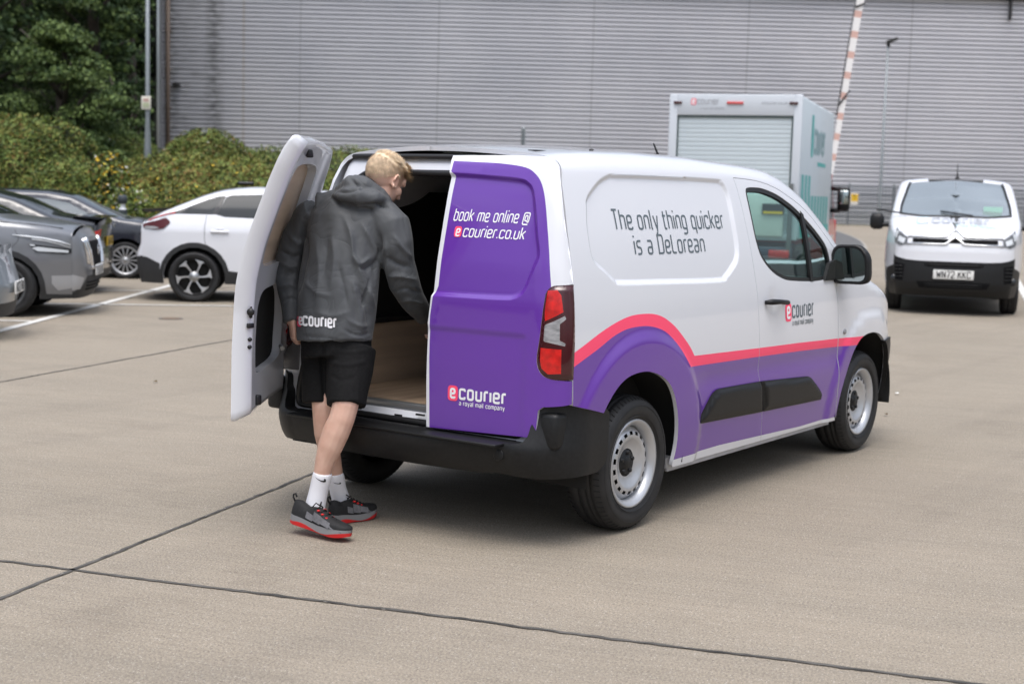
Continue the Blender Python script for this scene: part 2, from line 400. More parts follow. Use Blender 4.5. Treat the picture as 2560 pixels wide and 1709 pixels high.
def fill_quads(poly, nx=6, ny=6):
    """a convex outline filled with a fan of small quads/triangles as quads"""
    c = np.mean(poly, 0); out = []; k = len(poly)
    for i in range(k): out.append([tuple(c), tuple(poly[i]), tuple((np.array(poly[i])+np.array(poly[(i+1) % k]))/2), tuple(poly[(i+1) % k])])
    return out
def rrect(x0, y0, x1, y1, r, n=5): return rounded([(x0, y0), (x1, y0), (x1, y1), (x0, y1)], r, True, n)
# ================================================================= setting
def ground_mat():
    m = bpy.data.materials.new('brushed_concrete'); m.use_nodes = True; t = m.node_tree; b = t.nodes['Principled BSDF']; N = t.nodes.new; L = t.links.new
    b.inputs['Roughness'].default_value = .82; b.inputs['Specular IOR Level'].default_value = .35
    tc = N('ShaderNodeTexCoord'); rot = N('ShaderNodeMapping'); rot.inputs['Rotation'].default_value = (0, 0, radians(72.5)); L(tc.outputs['Object'], rot.inputs[0])
    def noise(scale, det, src, stretch=None, rough=.55):
        n = N('ShaderNodeTexNoise'); n.inputs['Scale'].default_value = scale; n.inputs['Detail'].default_value = det; n.inputs['Roughness'].default_value = rough
        if stretch: mp = N('ShaderNodeMapping'); mp.inputs['Scale'].default_value = stretch; L(src, mp.inputs[0]); src = mp.outputs[0]
        L(src, n.inputs[0]); return n.outputs[0]
    def ramp(src, p0, c0, p1, c1):
        r = N('ShaderNodeValToRGB'); r.color_ramp.elements[0].position = p0; r.color_ramp.elements[0].color = (*c0, 1); r.color_ramp.elements[1].position = p1; r.color_ramp.elements[1].color = (*c1, 1); L(src, r.inputs[0]); return r.outputs[0]
    def mul(a, c, k):
        x = N('ShaderNodeMixRGB'); x.blend_type = 'MULTIPLY'; x.inputs[0].default_value = k; L(a, x.inputs[1]); L(c, x.inputs[2]); return x.outputs[0]
    O = rot.outputs[0]
    base = ramp(noise(.35, 5, O), .3, (.236, .206, .165), .7, (.276, .242, .196))
    base = mul(base, ramp(noise(1.2, 6, O, (.25, 2.2, 1)), .35, (.92, .92, .92), .62, (1.02, 1.01, 1.0)), .8)
    base = mul(base, ramp(noise(105, 4, O, None, .85), .34, (.42, .42, .43), .64, (1.55, 1.53, 1.48)), .85)
    v = N('ShaderNodeTexVoronoi'); v.inputs['Scale'].default_value = 115; L(O, v.inputs[0])
    stone = N('ShaderNodeMath'); stone.operation = 'LESS_THAN'; stone.inputs[1].default_value = .28; L(v.outputs['Distance'], stone.inputs[0])
    sepc = N('ShaderNodeSeparateColor'); L(v.outputs['Color'], sepc.inputs[0])
    few = N('ShaderNodeMath'); few.operation = 'GREATER_THAN'; few.inputs[1].default_value = .58; L(sepc.outputs[0], few.inputs[0])
    both = N('ShaderNodeMath'); both.operation = 'MULTIPLY'; L(stone.outputs[0], both.inputs[0]); L(few.outputs[0], both.inputs[1])
    mx = N('ShaderNodeMixRGB'); L(both.outputs[0], mx.inputs[0]); L(base, mx.inputs[1]); L(ramp(sepc.outputs[1], .2, (.11, .085, .065), .75, (.46, .43, .38)), mx.inputs[2])
    base = mx.outputs[0]
    base = mul(base, ramp(noise(42, 3, O, (.06, 1, 1)), .35, (.90, .90, .90), .6, (1.05, 1.05, 1.05)), .8)
    base = mul(base, ramp(noise(.9, 7, O, None, .7), .30, (.80, .79, .79), .44, (1, 1, 1)), .7)
    base = mul(base, ramp(noise(.55, 5, tc.outputs['Object'], (.12, 2.6, 1)), .34, (.86, .86, .87), .46, (1, 1, 1)), .7)
    L(base, b.inputs['Base Color'])
    bp = N('ShaderNodeBump'); bp.inputs['Strength'].default_value = .5; bp.inputs['Distance'].default_value = .003; L(noise(120, 4, O, (.25, 1, 1), .75), bp.inputs['Height']); L(bp.outputs[0], b.inputs['Normal'])
    return m
mb = MB(); mb.add([(-80, -120, 0), (420, -120, 0), (420, 320, 0), (-80, 320, 0)], [(0, 1, 2, 3)]); g = mb.build('ground', [ground_mat()]); g['kind'] = 'structure'
AZ = radians(17.2); GA = np.array([cos(AZ), sin(AZ), 0]); GB = np.array([sin(AZ), -cos(AZ), 0])
JM = mat('joint_filler', (.075, .070, .063), .9, noise=(9, .65)); JL = mat('joint_lip', (.26, .24, .21), .9)
def joint(p, d, a, c, w=.020):
    n = np.array([-d[1], d[0], 0]); mb = MB(); k = int((c-a)/.03); rows = []; x = 0
    for i in range(k+1):
        s = a+(c-a)*i/k; x = x*.92+rng.normal(0, .0018); o = p+d*s+n*x; l, r = w/2*(1+rng.uniform(-.35, .35)), w/2*(1+rng.uniform(-.35, .35))
        rows.append([tuple(o-n*l+[0, 0, .004]), tuple(o+n*r+[0, 0, .004])])
    mb.strip(rows, 0, False)
    for i in range(int((c-a)*3)):                              # chipped pale spots along the edge
        s = rng.uniform(a, c); o = p+d*s+n*rng.choice([-1, 1])*w*.55; mb.add([tuple(o+d*q*rng.uniform(.006, .016)+n*e*rng.uniform(.003, .007)+[0, 0, .0075]) for q, e in ((-1, 0), (0, -1), (1, 0), (0, 1))], [(0, 1, 2, 3)], 1)
    o = mb.build('pavement_joint', [JM, JL]); o['kind'] = 'structure'
P0 = np.array([-2.13, .48, 0])
joint(P0, GA, -4.5, 16, .021); joint(P0, GB, -2.2, 6.5, .021)
P1 = np.array([.89, 5.3, 0]); joint(P1, GA, -6, 14, .022)
for k, d in ((1, 3.7), (2, 7.4), (3, 11.1)): joint(P1+np.array([-sin(AZ), cos(AZ), 0])*d, GA, -10, 30, .03)
pass
LINE = mat('worn_white_line_paint', (.60, .59, .56), .7, noise=(6, .16))
def pline(a, c, w):
    a, c = np.array([*a, 0.]), np.array([*c, 0.]); d = (c-a)/np.linalg.norm(c-a); n = np.array([-d[1], d[0], 0])*w/2; mb = MB(); k = 30; rows = []
    for i in range(k+1):
        p = a+(c-a)*i/k; rows.append([tuple(p-n*(1+rng.uniform(-.1, .1))+[0, 0, .008]), tuple(p+n*(1+rng.uniform(-.1, .1))+[0, 0, .008])])
    mb.strip(rows, 0, False); o = mb.build('parking_line', [LINE]); o['kind'] = 'structure'
a_, c_ = at_z(0, 828)[:2], at_z(420, 716)[:2]; dd = c_-a_; pline(a_-dd*.6, c_+dd*1.2, .11)
for (p, q, e0, e1) in (((131, 760), (584, 766), .6, .8), ((235, 726), (417, 728), 1.0, 1.2), ((0, 802), (77, 804), 1.5, .0)):
    a_, c_ = at_z(*p)[:2], at_z(*q)[:2]; dd = c_-a_; a_, c_ = a_-dd*e0, c_+dd*e1
    d = (c_-a_)/np.linalg.norm(c_-a_); n = np.array([-d[1], d[0]])*.004; mb = None; pline(a_+n, c_+n, .09)
a_, c_ = at_z(2536, 690)[:2], at_z(2580, 770)[:2]; pline(a_, c_, .12)
# ---------------------------------------------------------------- the warehouse
WD = 92.0
WX = np.array([*_r[:2], 0]); WN = -np.array([cos(YAW), sin(YAW), 0]); wc = CAM+np.array([cos(YAW), sin(YAW), 0])*WD; wc[2] = 0     # wall runs along WX, faces the camera
def wall_x(px): return (px-1280)/3555*WD
def wp(x, o, z): return tuple(wc+WX*x+WN*o+np.array([0, 0, z]))
CLAD = bpy.data.materials.new('ribbed_grey_cladding'); CLAD.use_nodes = True; t = CLAD.node_tree; b = t.nodes['Principled BSDF']; N = t.nodes.new; L = t.links.new
b.inputs['Roughness'].default_value = .55; b.inputs['Metallic'].default_value = .15
tc = N('ShaderNodeTexCoord'); sep = N('ShaderNodeSeparateXYZ'); L(tc.outputs['Object'], sep.inputs[0])
base = N('ShaderNodeRGB'); base.outputs[0].default_value = (.60, .605, .645, 1)
nz = N('ShaderNodeTexNoise'); nz.inputs['Scale'].default_value = .16; nz.inputs['Detail'].default_value = 5; L(tc.outputs['Object'], nz.inputs[0])
rp = N('ShaderNodeValToRGB'); rp.color_ramp.elements[0].position = .3; rp.color_ramp.elements[0].color = (.88, .885, .90, 1); rp.color_ramp.elements[1].position = .7; rp.color_ramp.elements[1].color = (1.06, 1.05, 1.04, 1); L(nz.outputs[0], rp.inputs[0])
m1 = N('ShaderNodeMixRGB'); m1.blend_type = 'MULTIPLY'; m1.inputs[0].default_value = 1; L(base.outputs[0], m1.inputs[1]); L(rp.outputs[0], m1.inputs[2])
cur = m1.outputs[0]
def streak(cur, x0, w, amt, col, sc=1.2, thr=.42):
    """a run of dirt down the cladding at x0 (object x runs along the wall)"""
    s = N('ShaderNodeMath'); s.operation = 'SUBTRACT'; s.inputs[1].default_value = x0; L(sep.outputs[0], s.inputs[0])
    a = N('ShaderNodeMath'); a.operation = 'ABSOLUTE'; L(s.outputs[0], a.inputs[0])
    r = N('ShaderNodeMapRange'); r.inputs[1].default_value = 0; r.inputs[2].default_value = w; r.inputs[3].default_value = 1; r.inputs[4].default_value = 0; L(a.outputs[0], r.inputs[0])
    n = N('ShaderNodeTexNoise'); n.inputs['Scale'].default_value = sc; n.inputs['Detail'].default_value = 6; mp = N('ShaderNodeMapping'); mp.inputs['Scale'].default_value = (1, 1, 2.5); L(tc.outputs['Object'], mp.inputs[0]); L(mp.outputs[0], n.inputs[0])
    q = N('ShaderNodeMapRange'); q.inputs[1].default_value = thr; q.inputs[2].default_value = thr+.2; L(n.outputs[0], q.inputs[0])
    k = N('ShaderNodeMath'); k.operation = 'MULTIPLY'; L(r.outputs[0], k.inputs[0]); L(q.outputs[0], k.inputs[1])
    k2 = N('ShaderNodeMath'); k2.operation = 'MULTIPLY'; k2.inputs[1].default_value = amt; L(k.outputs[0], k2.inputs[0])
    mx = N('ShaderNodeMixRGB'); mx.inputs[2].default_value = (*col, 1); L(k2.outputs[0], mx.inputs[0]); L(cur, mx.inputs[1]); return mx.outputs[0]
cur = streak(cur, wall_x(528), .75, .6, (.02, .02, .018), 1.6, .36); cur = streak(cur, wall_x(424), .55, .6, (.03, .03, .028), 1.4, .40); cur = streak(cur, wall_x(600), .12, .35, (.30, .20, .06), .8, .3); cur = streak(cur, wall_x(460), 2.2, .35, (.06, .06, .055), .9, .5)
L(cur, b.inputs['Base Color'])
wh = thing('warehouse', 'huge grey warehouse clad in horizontal ribbed metal sheeting behind the vehicles', 'building', tuple(wc), atan2(WX[1], WX[0]))
XL, XR, HT, PT = wall_x(398), wall_x(398)+78, 14.5, .283
mb = MB(); z = .0; prof = []
while z < HT:
    prof += [(0, z), (0, z+PT*.66), (-.22, z+PT*.70), (-.22, z+PT*.96), (0, z+PT*.998)]; z += PT
# one sheet, local frame: x along the wall, -y towards the camera (so outward = -y)
rows = []
for x in np.linspace(XL, XR, 27): rows.append([(x, -o, zz) for o, zz in prof])
mb.strip(rows, 0, False)
mb.box(((XL+XR)/2, 12, HT/2), (XR-XL-.4, 23.5, HT-.3))
wl = mb.build('wall', [CLAD], wh, fix=False)
mb = MB()
mb.box(((XL+XR)/2, -.15, HT+.10), (XR-XL, .5, .28)); mb.build('parapet', [mat('dark_trim', (.03, .032, .036), .5)], wh)
mb = MB(); mb.box(((XL+XR)/2, .15, HT+.75), (XR-XL, .4, 1.0)); mb.build('pale_strip', [mat('pale_strip_grey', (.45, .46, .48), .5)], wh)  # added pale strip where bright sky shows above the parapet
mb = MB(); mb.box((XL-.02, -.10, HT/2), (.15, .30, HT)); mb.build('corner_trim', [mat('pale_corner_trim', (.33, .34, .36), .5)], wh)
mb = MB(); xp = wall_x(416); mb.tube([(xp, -.22, 0), (xp, -.22, HT)], .14, 10)
for k in range(6): mb.box((xp, -.14, 1.5+k*2.4), (.42, .12, .08))
mb.build('downpipe', [mat('brown_downpipe', (.17, .125, .095), .55)], wh)
mb = MB(); mb.box((wall_x(437), -.25, 1.57+(466-228)/3555*WD), (.5, .4, .15), r=.04); mb.box((wall_x(434), -.15, 1.57+(466-226)/3555*WD), (.15, .3, .15)); mb.build('camera_bracket', [mat('dark_fitting', (.02, .02, .02), .5)], wh)
for px in (740, 1080, 1460, 1840, 2240):
    mb = MB(); mb.box((wall_x(px), -.012, HT/2), (.035, .02, HT)); mb.build('sheet_joint', [mat('joint_grey', (.28, .285, .30), .6)], wh)  # grey joint lines between the cladding sheets
xs_ = wall_x(2477); mb = MB(); mb.box((xs_, -.2, HT-.6), (.10, .35, 1.5)); mb.build('gutter_outlet', [mat('dark_fitting', (.02, .02, .02), .5)], wh)
# verge of weeds at the foot of the wall
def flat_patch(name, pts, z, m, kind='structure'):
    mb = MB(); mb.add([(p[0], p[1], z) for p in pts], [list(range(len(pts)))]); o = mb.build(name, [m]); o['kind'] = kind; return o
VER = mat('weedy_verge', (.13, .125, .04), .95, noise=(1.5, .5)); v0 = wc+WX*wall_x(1500)+WN*2.2; v1 = wc+WX*wall_x(2900)+WN*2.2; v2 = v1-WN*2.0; v3 = v0-WN*2.0
flat_patch('verge', [v0, v1, v2, v3], .012, VER)
# mesh fence along the foot of the wall
fo = wc+WN*1.9+WX*wall_x(1960); fn = thing('mesh_fence', 'grey green welded mesh fence running along the foot of the warehouse wall', 'fence', tuple(fo), atan2(WX[1], WX[0]))
FL, FH = 17.5, 2.45; FM = mat('fence_wire', (.15, .17, .19), .5, metal=.3); mb = MB()
for k in range(int(FL/.19)): mb.box((k*.19, 0, FH/2+.05), (.045, .02, FH))
for k in range(int(FH/.19)+1): mb.box((FL/2, -.03, .1+k*.19), (FL, .02, .045))
mb.build('mesh_panel', [FM], fn)
for k in range(7):
    mb = MB(); mb.box((k*2.8+.6, .06, 1.32), (.10, .10, 2.65)); mb.build('post', [GALV], fn)
# yellow warning sign on the fence
p = at_depth(2136, 498, 88.6); sg = thing('warning_sign', 'small yellow and white warning sign on the mesh fence', 'sign', tuple(p), atan2(WX[1], WX[0]))
mb = MB(); mb.box((0, 0, 0), (.46, .03, .72), r=.01); mb.build('board', [mat('sign_white', (.75, .73, .68), .5)], sg)
mb = MB(); mb.box((0, -.022, .10), (.42, .012, .46)); mb.build('yellow_field', [mat('sign_yellow', (.75, .47, .02), .5)], sg)
for z_, w_, h_ in ((.24, .2, .06), (.06, .28, .03)):
    mb = MB(); mb.box((0, -.031, z_), (w_, .008, h_)); mb.build('symbol', [mat('sign_ink', (.03, .03, .03), .6)], sg)
# floodlight column
p = at_z(2193, 562, 0); d0 = float((p-CAM)@_f); d0 = 86.0; p = at_depth(2196, 566, d0); top = at_depth(2212, 122, d0); h = top[2]
fl = thing('floodlight_column', 'thin grey column with a black floodlight head in front of the warehouse', 'lamp post', (p[0], p[1], 0))
mb = MB(); mb.tube([(0, 0, 0), (0, 0, 1.2), (0, 0, h)], [.13, .10, .065], 8); mb.build('column', [GALV], fl)
mb = MB(); M_ = Matrix.Translation((0, 0, h+.15)) @ Matrix.Rotation(atan2(WX[1], WX[0]), 4, 'Z') @ Matrix.Rotation(radians(-22), 4, 'Y'); mb.box((.30, 0, .12), (.62, .5, .20), r=.05, M=M_); mb.box((0, 0, -.02), (.16, .16, .30), M=M_); mb.build('floodlight', [mat('lamp_black', (.012, .013, .012), .5)], fl)
# short galvanised post with its top showing above the purple van's roof
p = at_depth(1309, 318, 60.); po = thing('steel_post', 'short pale galvanised post standing before the warehouse, its top above the van roof', 'post', (p[0], p[1], 0))
mb = MB(); mb.tube([(0, 0, 0), (0, 0, p[2])], .09, 8); mb.build('shaft', [GALV], po); mb = MB(); mb.box((-.16, -.1, p[2]-.45), (.10, .1, .8)); mb.build('bracket', [GALV], po)
# barrier boom, raised
bp0, bp1 = at_depth(2070, 470, 34.), at_depth(2158, -40, 34.)
bb = at_depth(2066, 560, 34.); ba = thing('barrier', 'raised car park barrier arm with faded red and white bands beside the box truck', 'barrier', (bb[0], bb[1], 0))
BI = Vector((bb[0], bb[1], 0)); a_, c_ = Vector(bp0)-BI, Vector(bp1)-BI; dv = (c_-a_); n_ = 15
BW, BR_ = mat('barrier_white', (.72, .71, .70), .5), mat('faded_red_band', (.56, .36, .31), .6)
mb = MB(); sx = Vector(WX); sy = dv.normalized().cross(sx).normalized(); sx = sy.cross(dv.normalized())
for k in range(n_*2):
    for q in (0,):
        t0, t1 = k/(n_*2), (k+1)/(n_*2); w0_, w1_ = .055+.035*t0, .055+.035*t1; P_, Q_ = a_+dv*t0, a_+dv*t1
        ring = lambda P, w: [tuple(P-sx*w-sy*.03), tuple(P+sx*w-sy*.03), tuple(P+sx*w+sy*.03), tuple(P-sx*w+sy*.03)]
        mb.add(ring(P_, w0_)+ring(Q_, w1_), [(i, (i+1) % 4, 4+(i+1) % 4, 4+i) for i in range(4)]+([(4, 5, 6, 7)] if k == n_*2-1 else []), 1 if k % 3 == 1 else 0)
mb.build('arm', [BW, BR_], ba)
mb = MB()
for t0, t1 in ((.88, .905), (.40, .48)): mb.tube([tuple(a_+dv*t0-sx*.1-sy*.05), tuple(a_+dv*t1+sx*.11-sy*.05)], .02, 6)
mb.tube([tuple(a_+dv*t-sx*(.09+.03*t)-sy*.03) for t in (.35, .6, .9)], .012, 6); mb.build('cable', [RUBBER], ba)
mb = MB(); mb.box((0, 0, .55), (.36, .36, 1.1), r=.03); mb.build('cabinet', [mat('barrier_red', (.45, .03, .03), .4)], ba)
# traffic island
isl = [at_z(*p)[:2] for p in ((2165, 642), (2167, 628), (2155, 612), (2128, 597), (2085, 582), (2040, 574))]
isr = [at_z(*p)[:2] for p in ((2150, 655), (2110, 672), (2060, 690))]
far = [isl[-1]+np.array([-6., 2.5]), isr[-1]+np.array([-1.5, 1.4])]
pts = [tuple(p) for p in isl]+[tuple(far[0]), tuple(far[1])]+[tuple(p) for p in isr[::-1]]
pts = catmull(pts[:6], 5)+pts[6:]
mb = MB(); mb.prism(pts, -.02, .13); o = mb.build('traffic_island', [mat('kerb_concrete', (.30, .28, .25), .85, noise=(5, .2))]); tag(o, 'low kerbed traffic island beside the box truck', 'kerb'); o['kind'] = 'structure'
cc = np.mean(pts, 0); inn = [tuple(cc+(np.array(p)-cc)*.90) for p in pts]; half = [p for p in inn]
flat_patch('island_paving', inn, .136, mat('island_asphalt', (.10, .10, .10), .9, noise=(8, .25)))
# drain cover and bits of litter on the concrete
p = at_z(427, 797); o = thing('drain_cover', 'small rusty round drain cover set in the concrete near the white crossover', 'drain cover', (p[0], p[1], 0)); o.scale = (.45, .45, 1); mb = MB(); mb.lathe([(0, .010), (.20, .010), (.23, .012), (.235, .002)], 24, axis='z'); mb.build('lid', [mat('rusty_iron', (.16, .11, .075), .8, noise=(30, .4))], o); mb = MB(); mb.lathe([(.235, .002), (.26, .009), (.30, .009), (.305, .002)], 24, axis='z'); mb.build('frame', [mat('cover_frame', (.14, .125, .11), .8)], o)
def scrap(px, py, label, cat, m, s):
    p = at_z(px, py); mb = MB(); k = 7; R_ = [rng.uniform(.6, 1)*s for _ in range(k)]; mb.add([(p[0]+R_[i]*cos(2*pi*i/k), p[1]+R_[i]*.6*sin(2*pi*i/k), .006+rng.uniform(0, .02)) for i in range(k)]+[(p[0], p[1], .022)], [(i, (i+1) % k, k) for i in range(k)]); tag(mb.build('litter' if cat == 'litter' else 'leaf', [m]), label, cat)
scrap(2242, 987, 'white paper scrap lying on the concrete ahead of the purple van', 'litter', mat('paper', (.7, .7, .68), .8), .035)
scrap(2215, 1040, 'dark dry leaf on the concrete beside the purple van front wheel', 'leaf', mat('dry_leaf', (.10, .07, .04), .9), .03)
scrap(388, 957, 'brown dead leaf on the concrete beyond the open van door', 'leaf', mat('dead_leaf', (.12, .09, .05), .9), .025)
# ---------------------------------------------------------------- greenery
def leafm(name, col, var=.25):
    m = mat(name, col, .6, noise=(2.2, var)); b = m.node_tree.nodes['Principled BSDF']; b.inputs['Specular IOR Level'].default_value = .25; return m
GD, GM, GL = leafm('leaf_dark', (.022, .046, .014)), leafm('leaf_mid', (.056, .092, .026)), leafm('leaf_light', (.115, .165, .046))
def leaves(mb_lists, P, nrm, size, mats_w, up=.3, asp=.55):
    """appends leaf quads at points P (world) facing roughly along nrm"""
    n = len(P); r = rng.normal(size=(n, 3)); d = nrm*.8+r*.7+[0, 0, up]; d /= np.linalg.norm(d, axis=1, keepdims=True)
    t = np.cross(d, rng.normal(size=(n, 3))); t /= np.linalg.norm(t, axis=1, keepdims=True); s = np.cross(d, t)
    L = size*rng.uniform(.6, 1.3, (n, 1)); Q = np.stack([P-t*L*.5, P+s*L*asp*.5, P+t*L*.5, P-s*L*asp*.5], 1)
    mb_lists[0].append(Q); mb_lists[1].append(rng.choice(len(mats_w), n, p=np.array(mats_w)/sum(mats_w)))
def leafmesh(name, lists, mats, parent, extra=None):
    Q = np.concatenate(lists[0]); mi = np.concatenate(lists[1]); n = len(Q); V = Q.reshape(-1, 3); F = np.arange(n*4).reshape(-1, 4)
    me = bpy.data.meshes.new(name); me.vertices.add(n*4); me.vertices.foreach_set('co', V.ravel()); me.loops.add(n*4); me.loops.foreach_set('vertex_index', F.ravel().astype(np.int32)); me.polygons.add(n)
    me.polygons.foreach_set('loop_start', np.arange(0, n*4, 4, dtype=np.int32)); me.polygons.foreach_set('material_index', mi.astype(np.int32)); me.update(calc_edges=True); me.validate()
    return link(name, me, mats, parent)
TRUNK = mat('bark', (.045, .036, .028), .9, noise=(8, .3))
def tree(label, base, height, rad, n, size, w, seed, low=.12, clumps=70):
    R = np.random.default_rng(seed); tr = thing('tree', label, 'tree', (base[0], base[1], base[2]), 0, 'trees on the bank beside the warehouse'); lists = ([], [])
    mb = MB(); mb.tube([(0, 0, -.5), (.1, 0, height*.3), (0, .15, height*.6), (.1, 0, height*.9)], [.32, .24, .15, .04], 9)
    for k in range(9):
        z = height*(.18+.07*k); a = R.uniform(0, 2*pi); mb.tube([(0, 0, z), (rad*.35*cos(a), rad*.35*sin(a), z+.7), (rad*.75*cos(a), rad*.75*sin(a), z+1.3)], [.10, .06, .02], 6)
    mb.build('trunk', [TRUNK], tr)
    for k in range(clumps):
        u = R.uniform(low, 1); z = height*u; rr = rad*np.interp(u, [0, .15, .4, .7, .9, 1], [.75, .95, 1, .8, .5, .15])*sqrt(R.uniform(.25, 1.0)); a = R.uniform(0, 2*pi)
        c = np.array([rr*cos(a), rr*sin(a), z]); cr = R.uniform(.6, 1.35)*rad*.34; m = int(1.45*n)//clumps
        d = R.normal(size=(m, 3)); d /= np.linalg.norm(d, axis=1, keepdims=True); d[:, 2] = np.abs(d[:, 2])*.9-.25; P = c+d*cr*R.uniform(.55, 1.05, (m, 1))*[1, 1, .75]
        ww = np.array(w)*np.array([R.uniform(.4, 1.8), 1, R.uniform(.1, 2.0)]); leaves(lists, P, d, size*.80*R.uniform(.75, 1.2), ww)
    leafmesh('crown', lists, [GD, GM, GL], tr)
def bank_z(px, py, d): return at_depth(px, py, d)[2]
for (px, d, h, r, n, s, w, lab, cl) in (
    (-60, 47, 13, 3.2, 24000, .24, (5, 4, .8), 'tall dark tree standing farthest from the warehouse on the bank', 80),
    (160, 43, 5.0, 1.75, 24000, .15, (1.2, 4, 4.0), 'bright green bushy young tree in front of the dark trees', 80),
    (75, 55, 15, 3.2, 24000, .25, (6, 3, .5), 'very dark tree rising behind the bright green young tree', 80),
    (235, 52, 14, 1.7, 28000, .20, (2.5, 4, 1.8), 'mid green tree standing closest to the thin lamp post', 100),
    (325, 66, 17, 1.0, 14000, .24, (4, 4, .8), 'narrow tree partly hidden behind the warehouse corner', 70),
    (85, 63, 18, 3.8, 24000, .30, (7, 2, .2), 'tallest shadowy tree at the back of the bank', 80),
    (215, 70, 18, 2.6, 16000, .30, (7, 2, .2), 'shadowy tree at the back, next to the warehouse side', 70),
    (-150, 62, 17, 5.5, 12000, .30, (7, 2, .2), 'shadowy tree behind the tall dark tree farthest from the warehouse', 60),
    (305, 46, 3.6, .95, 7000, .14, (2.5, 4, 1.2), 'low leafy young tree at the foot of the warehouse corner', 50)):
    b0 = at_depth(px, 452, d); tree(lab, (b0[0], b0[1], 1.0), h, r, n, s, w, int(px*7+d) % 1000+3, clumps=cl)
# the grassy bank under the shrubs
def bank_h(dep, px): return np.clip((dep-26.5)/9, 0, 1)**1.3*1.35*np.interp(px, [-900, 900, 1250, 1500], [1, 1, .5, 0])
mb = MB(); rows = []
for d in np.linspace(25.5, 88, 26):
    row = []
    for px in np.linspace(-900, 1550, 36):
        p = CAM+(np.array([cos(YAW), sin(YAW), 0])+np.array([*_r[:2], 0])*(px-1280)/3555)*d; row.append((p[0], p[1], -.06+float(bank_h(d, px))+.12*rng.uniform(-1, 1)*(d > 28)))
    rows.append(row)
mb.strip(rows); o = mb.build('bank', [mat('bank_soil', (.035, .042, .016), .95, noise=(1.2, .4))]); o['kind'] = 'structure'
SH = [leafm('shrub_dark', (.045, .066, .015)), leafm('shrub_green', (.105, .155, .036)), leafm('shrub_olive', (.185, .185, .042)), leafm('shrub_rust', (.20, .12, .035)), leafm('shrub_lime', (.225, .29, .07)), mat('yellow_flower', (.75, .48, .02), .6), mat('white_flower', (.62, .60, .55), .6)]
def shrub(label, px, pytop, wpx, d, n, size, w, depthk=.8, seed=1):
    hz = 443.98+.02673*px; ztop = 1.567+(hz-pytop)/3555*d; rx = wpx/2/3555*d; ry = rx*depthk
    c = CAM+(np.array([cos(YAW), sin(YAW), 0])+np.array([*_r[:2], 0])*(px-1280)/3555)*d; z0 = max(-.05, float(bank_h(np.array(d-ry*.8), px))-.5); H = ztop-z0
    R = np.random.default_rng(seed); sh = thing('shrub', label, 'shrub', (c[0], c[1], z0), YAW-pi/2, 'shrubs covering the bank')
    ph = R.uniform(0, 6, 12)
    def surf(a, u):
        k = 1+.08*np.sin(3*a+ph[0])+.05*np.sin(7*a+ph[1]+u*4)+.04*np.sin(13*a+ph[2]-u*9)+.05*np.sin(9*u+ph[3]+2*a)
        r = np.sqrt(np.clip(1-u*u, 0, 1))**.8; return np.stack([rx*r*np.cos(a)*k, ry*r*np.sin(a)*k, H*u**.92*(1+.05*np.sin(5*a+ph[4]))], -1)
    mb = MB(); rows = [[tuple(surf(np.array(2*pi*j/36), np.array(u))*.95) for j in range(37)] for u in np.linspace(0, 1, 12)]; mb.strip(rows); mb.build('dark_core', [mat('shrub_core', (.016, .020, .008), .95)], sh)  # dark core dome behind the leaves, its colour standing for inner shade
    a = R.uniform(0, 2*pi, n); a = np.where((np.sin(a) > .3) & (R.uniform(0, 1, n) < .7), -a, a); u = R.uniform(0, 1, n)**.85; P = surf(a, u); nr = P/[rx*rx, ry*ry, H*H]; nr /= np.linalg.norm(nr, axis=1, keepdims=True)+1e-9
    P = P+nr*R.normal(0, size*.45, (n, 1)); lists = ([], []); blob = np.sin(a*4+ph[5]+3*u)+np.sin(u*7+ph[6])+np.sin(a*9+ph[7])
    for k, lo, hi in ((0, -9, -.7), (1, -.7, .7), (2, .7, 9)):
        s = (blob > lo) & (blob <= hi); ww = np.array(w, float)
        ww[0] *= (1.5, 1, .7)[k]; ww[3] *= (.4, 1, 2.2)[k]; ww[4] *= (.6, 1, 1.5)[k]
        if s.any(): leaves(lists, P[s], nr[s], size, ww, .25)
    leafmesh('foliage', lists, SH, sh)
for i, a in enumerate((
    ('biggest rounded olive green shrub mound on the bank, farthest from the warehouse', 45, 298, 400, 36, 24000, .078, (3, 4, 3, .6, 1.2, 0, 0)),
    ('smooth low pale green shrub mound below the thin lamp post sign', 285, 345, 270, 45, 12800, .081, (2, 6, 1.5, .2, 1.0, 0, .05)),
    ('rounded green shrub mound with rusty tips against the warehouse wall', 512, 334, 270, 40, 14400, .081, (2, 4.5, 3, .9, 1, 0, .04)),
    ('long low green shrub behind the open van door', 800, 374, 640, 43, 17600, .089, (2, 4.5, 3, .4, 1, 0, .06)),
    ('wide rusty olive ground shrub between the lamp post and the white crossover', 505, 395, 520, 36, 27200, .078, (1.6, 2.4, 5, 2.2, 2.4, .15, .03)),
    ('olive shrub spilling down the bank behind the dark cars', 190, 408, 330, 33.5, 17600, .074, (2.6, 4, 3, .8, 1.8, .05, 0)),
    ('yellow flowered straggly shrub in a gap of the bank', 268, 392, 135, 32.2, 4600, .085, (3, 3, 1.5, .4, 1, .9, .35)),
    ('small grey green shrub beside the black bollard', 318, 478, 150, 29.5, 4500, .085, (2.5, 4, 2, .2, 2.2, .25, .5)),
    ('low rusty shrub behind the boot of the white crossover', 470, 462, 330, 31, 14400, .070, (1.8, 2.4, 4.4, 2.2, 2.2, .1, 0)),
    ('olive shrub behind the roof of the white crossover', 720, 425, 420, 34, 16000, .074, (1.8, 3, 4, 1.2, 2, .05, 0)))):
    shrub(*a, seed=i+11)
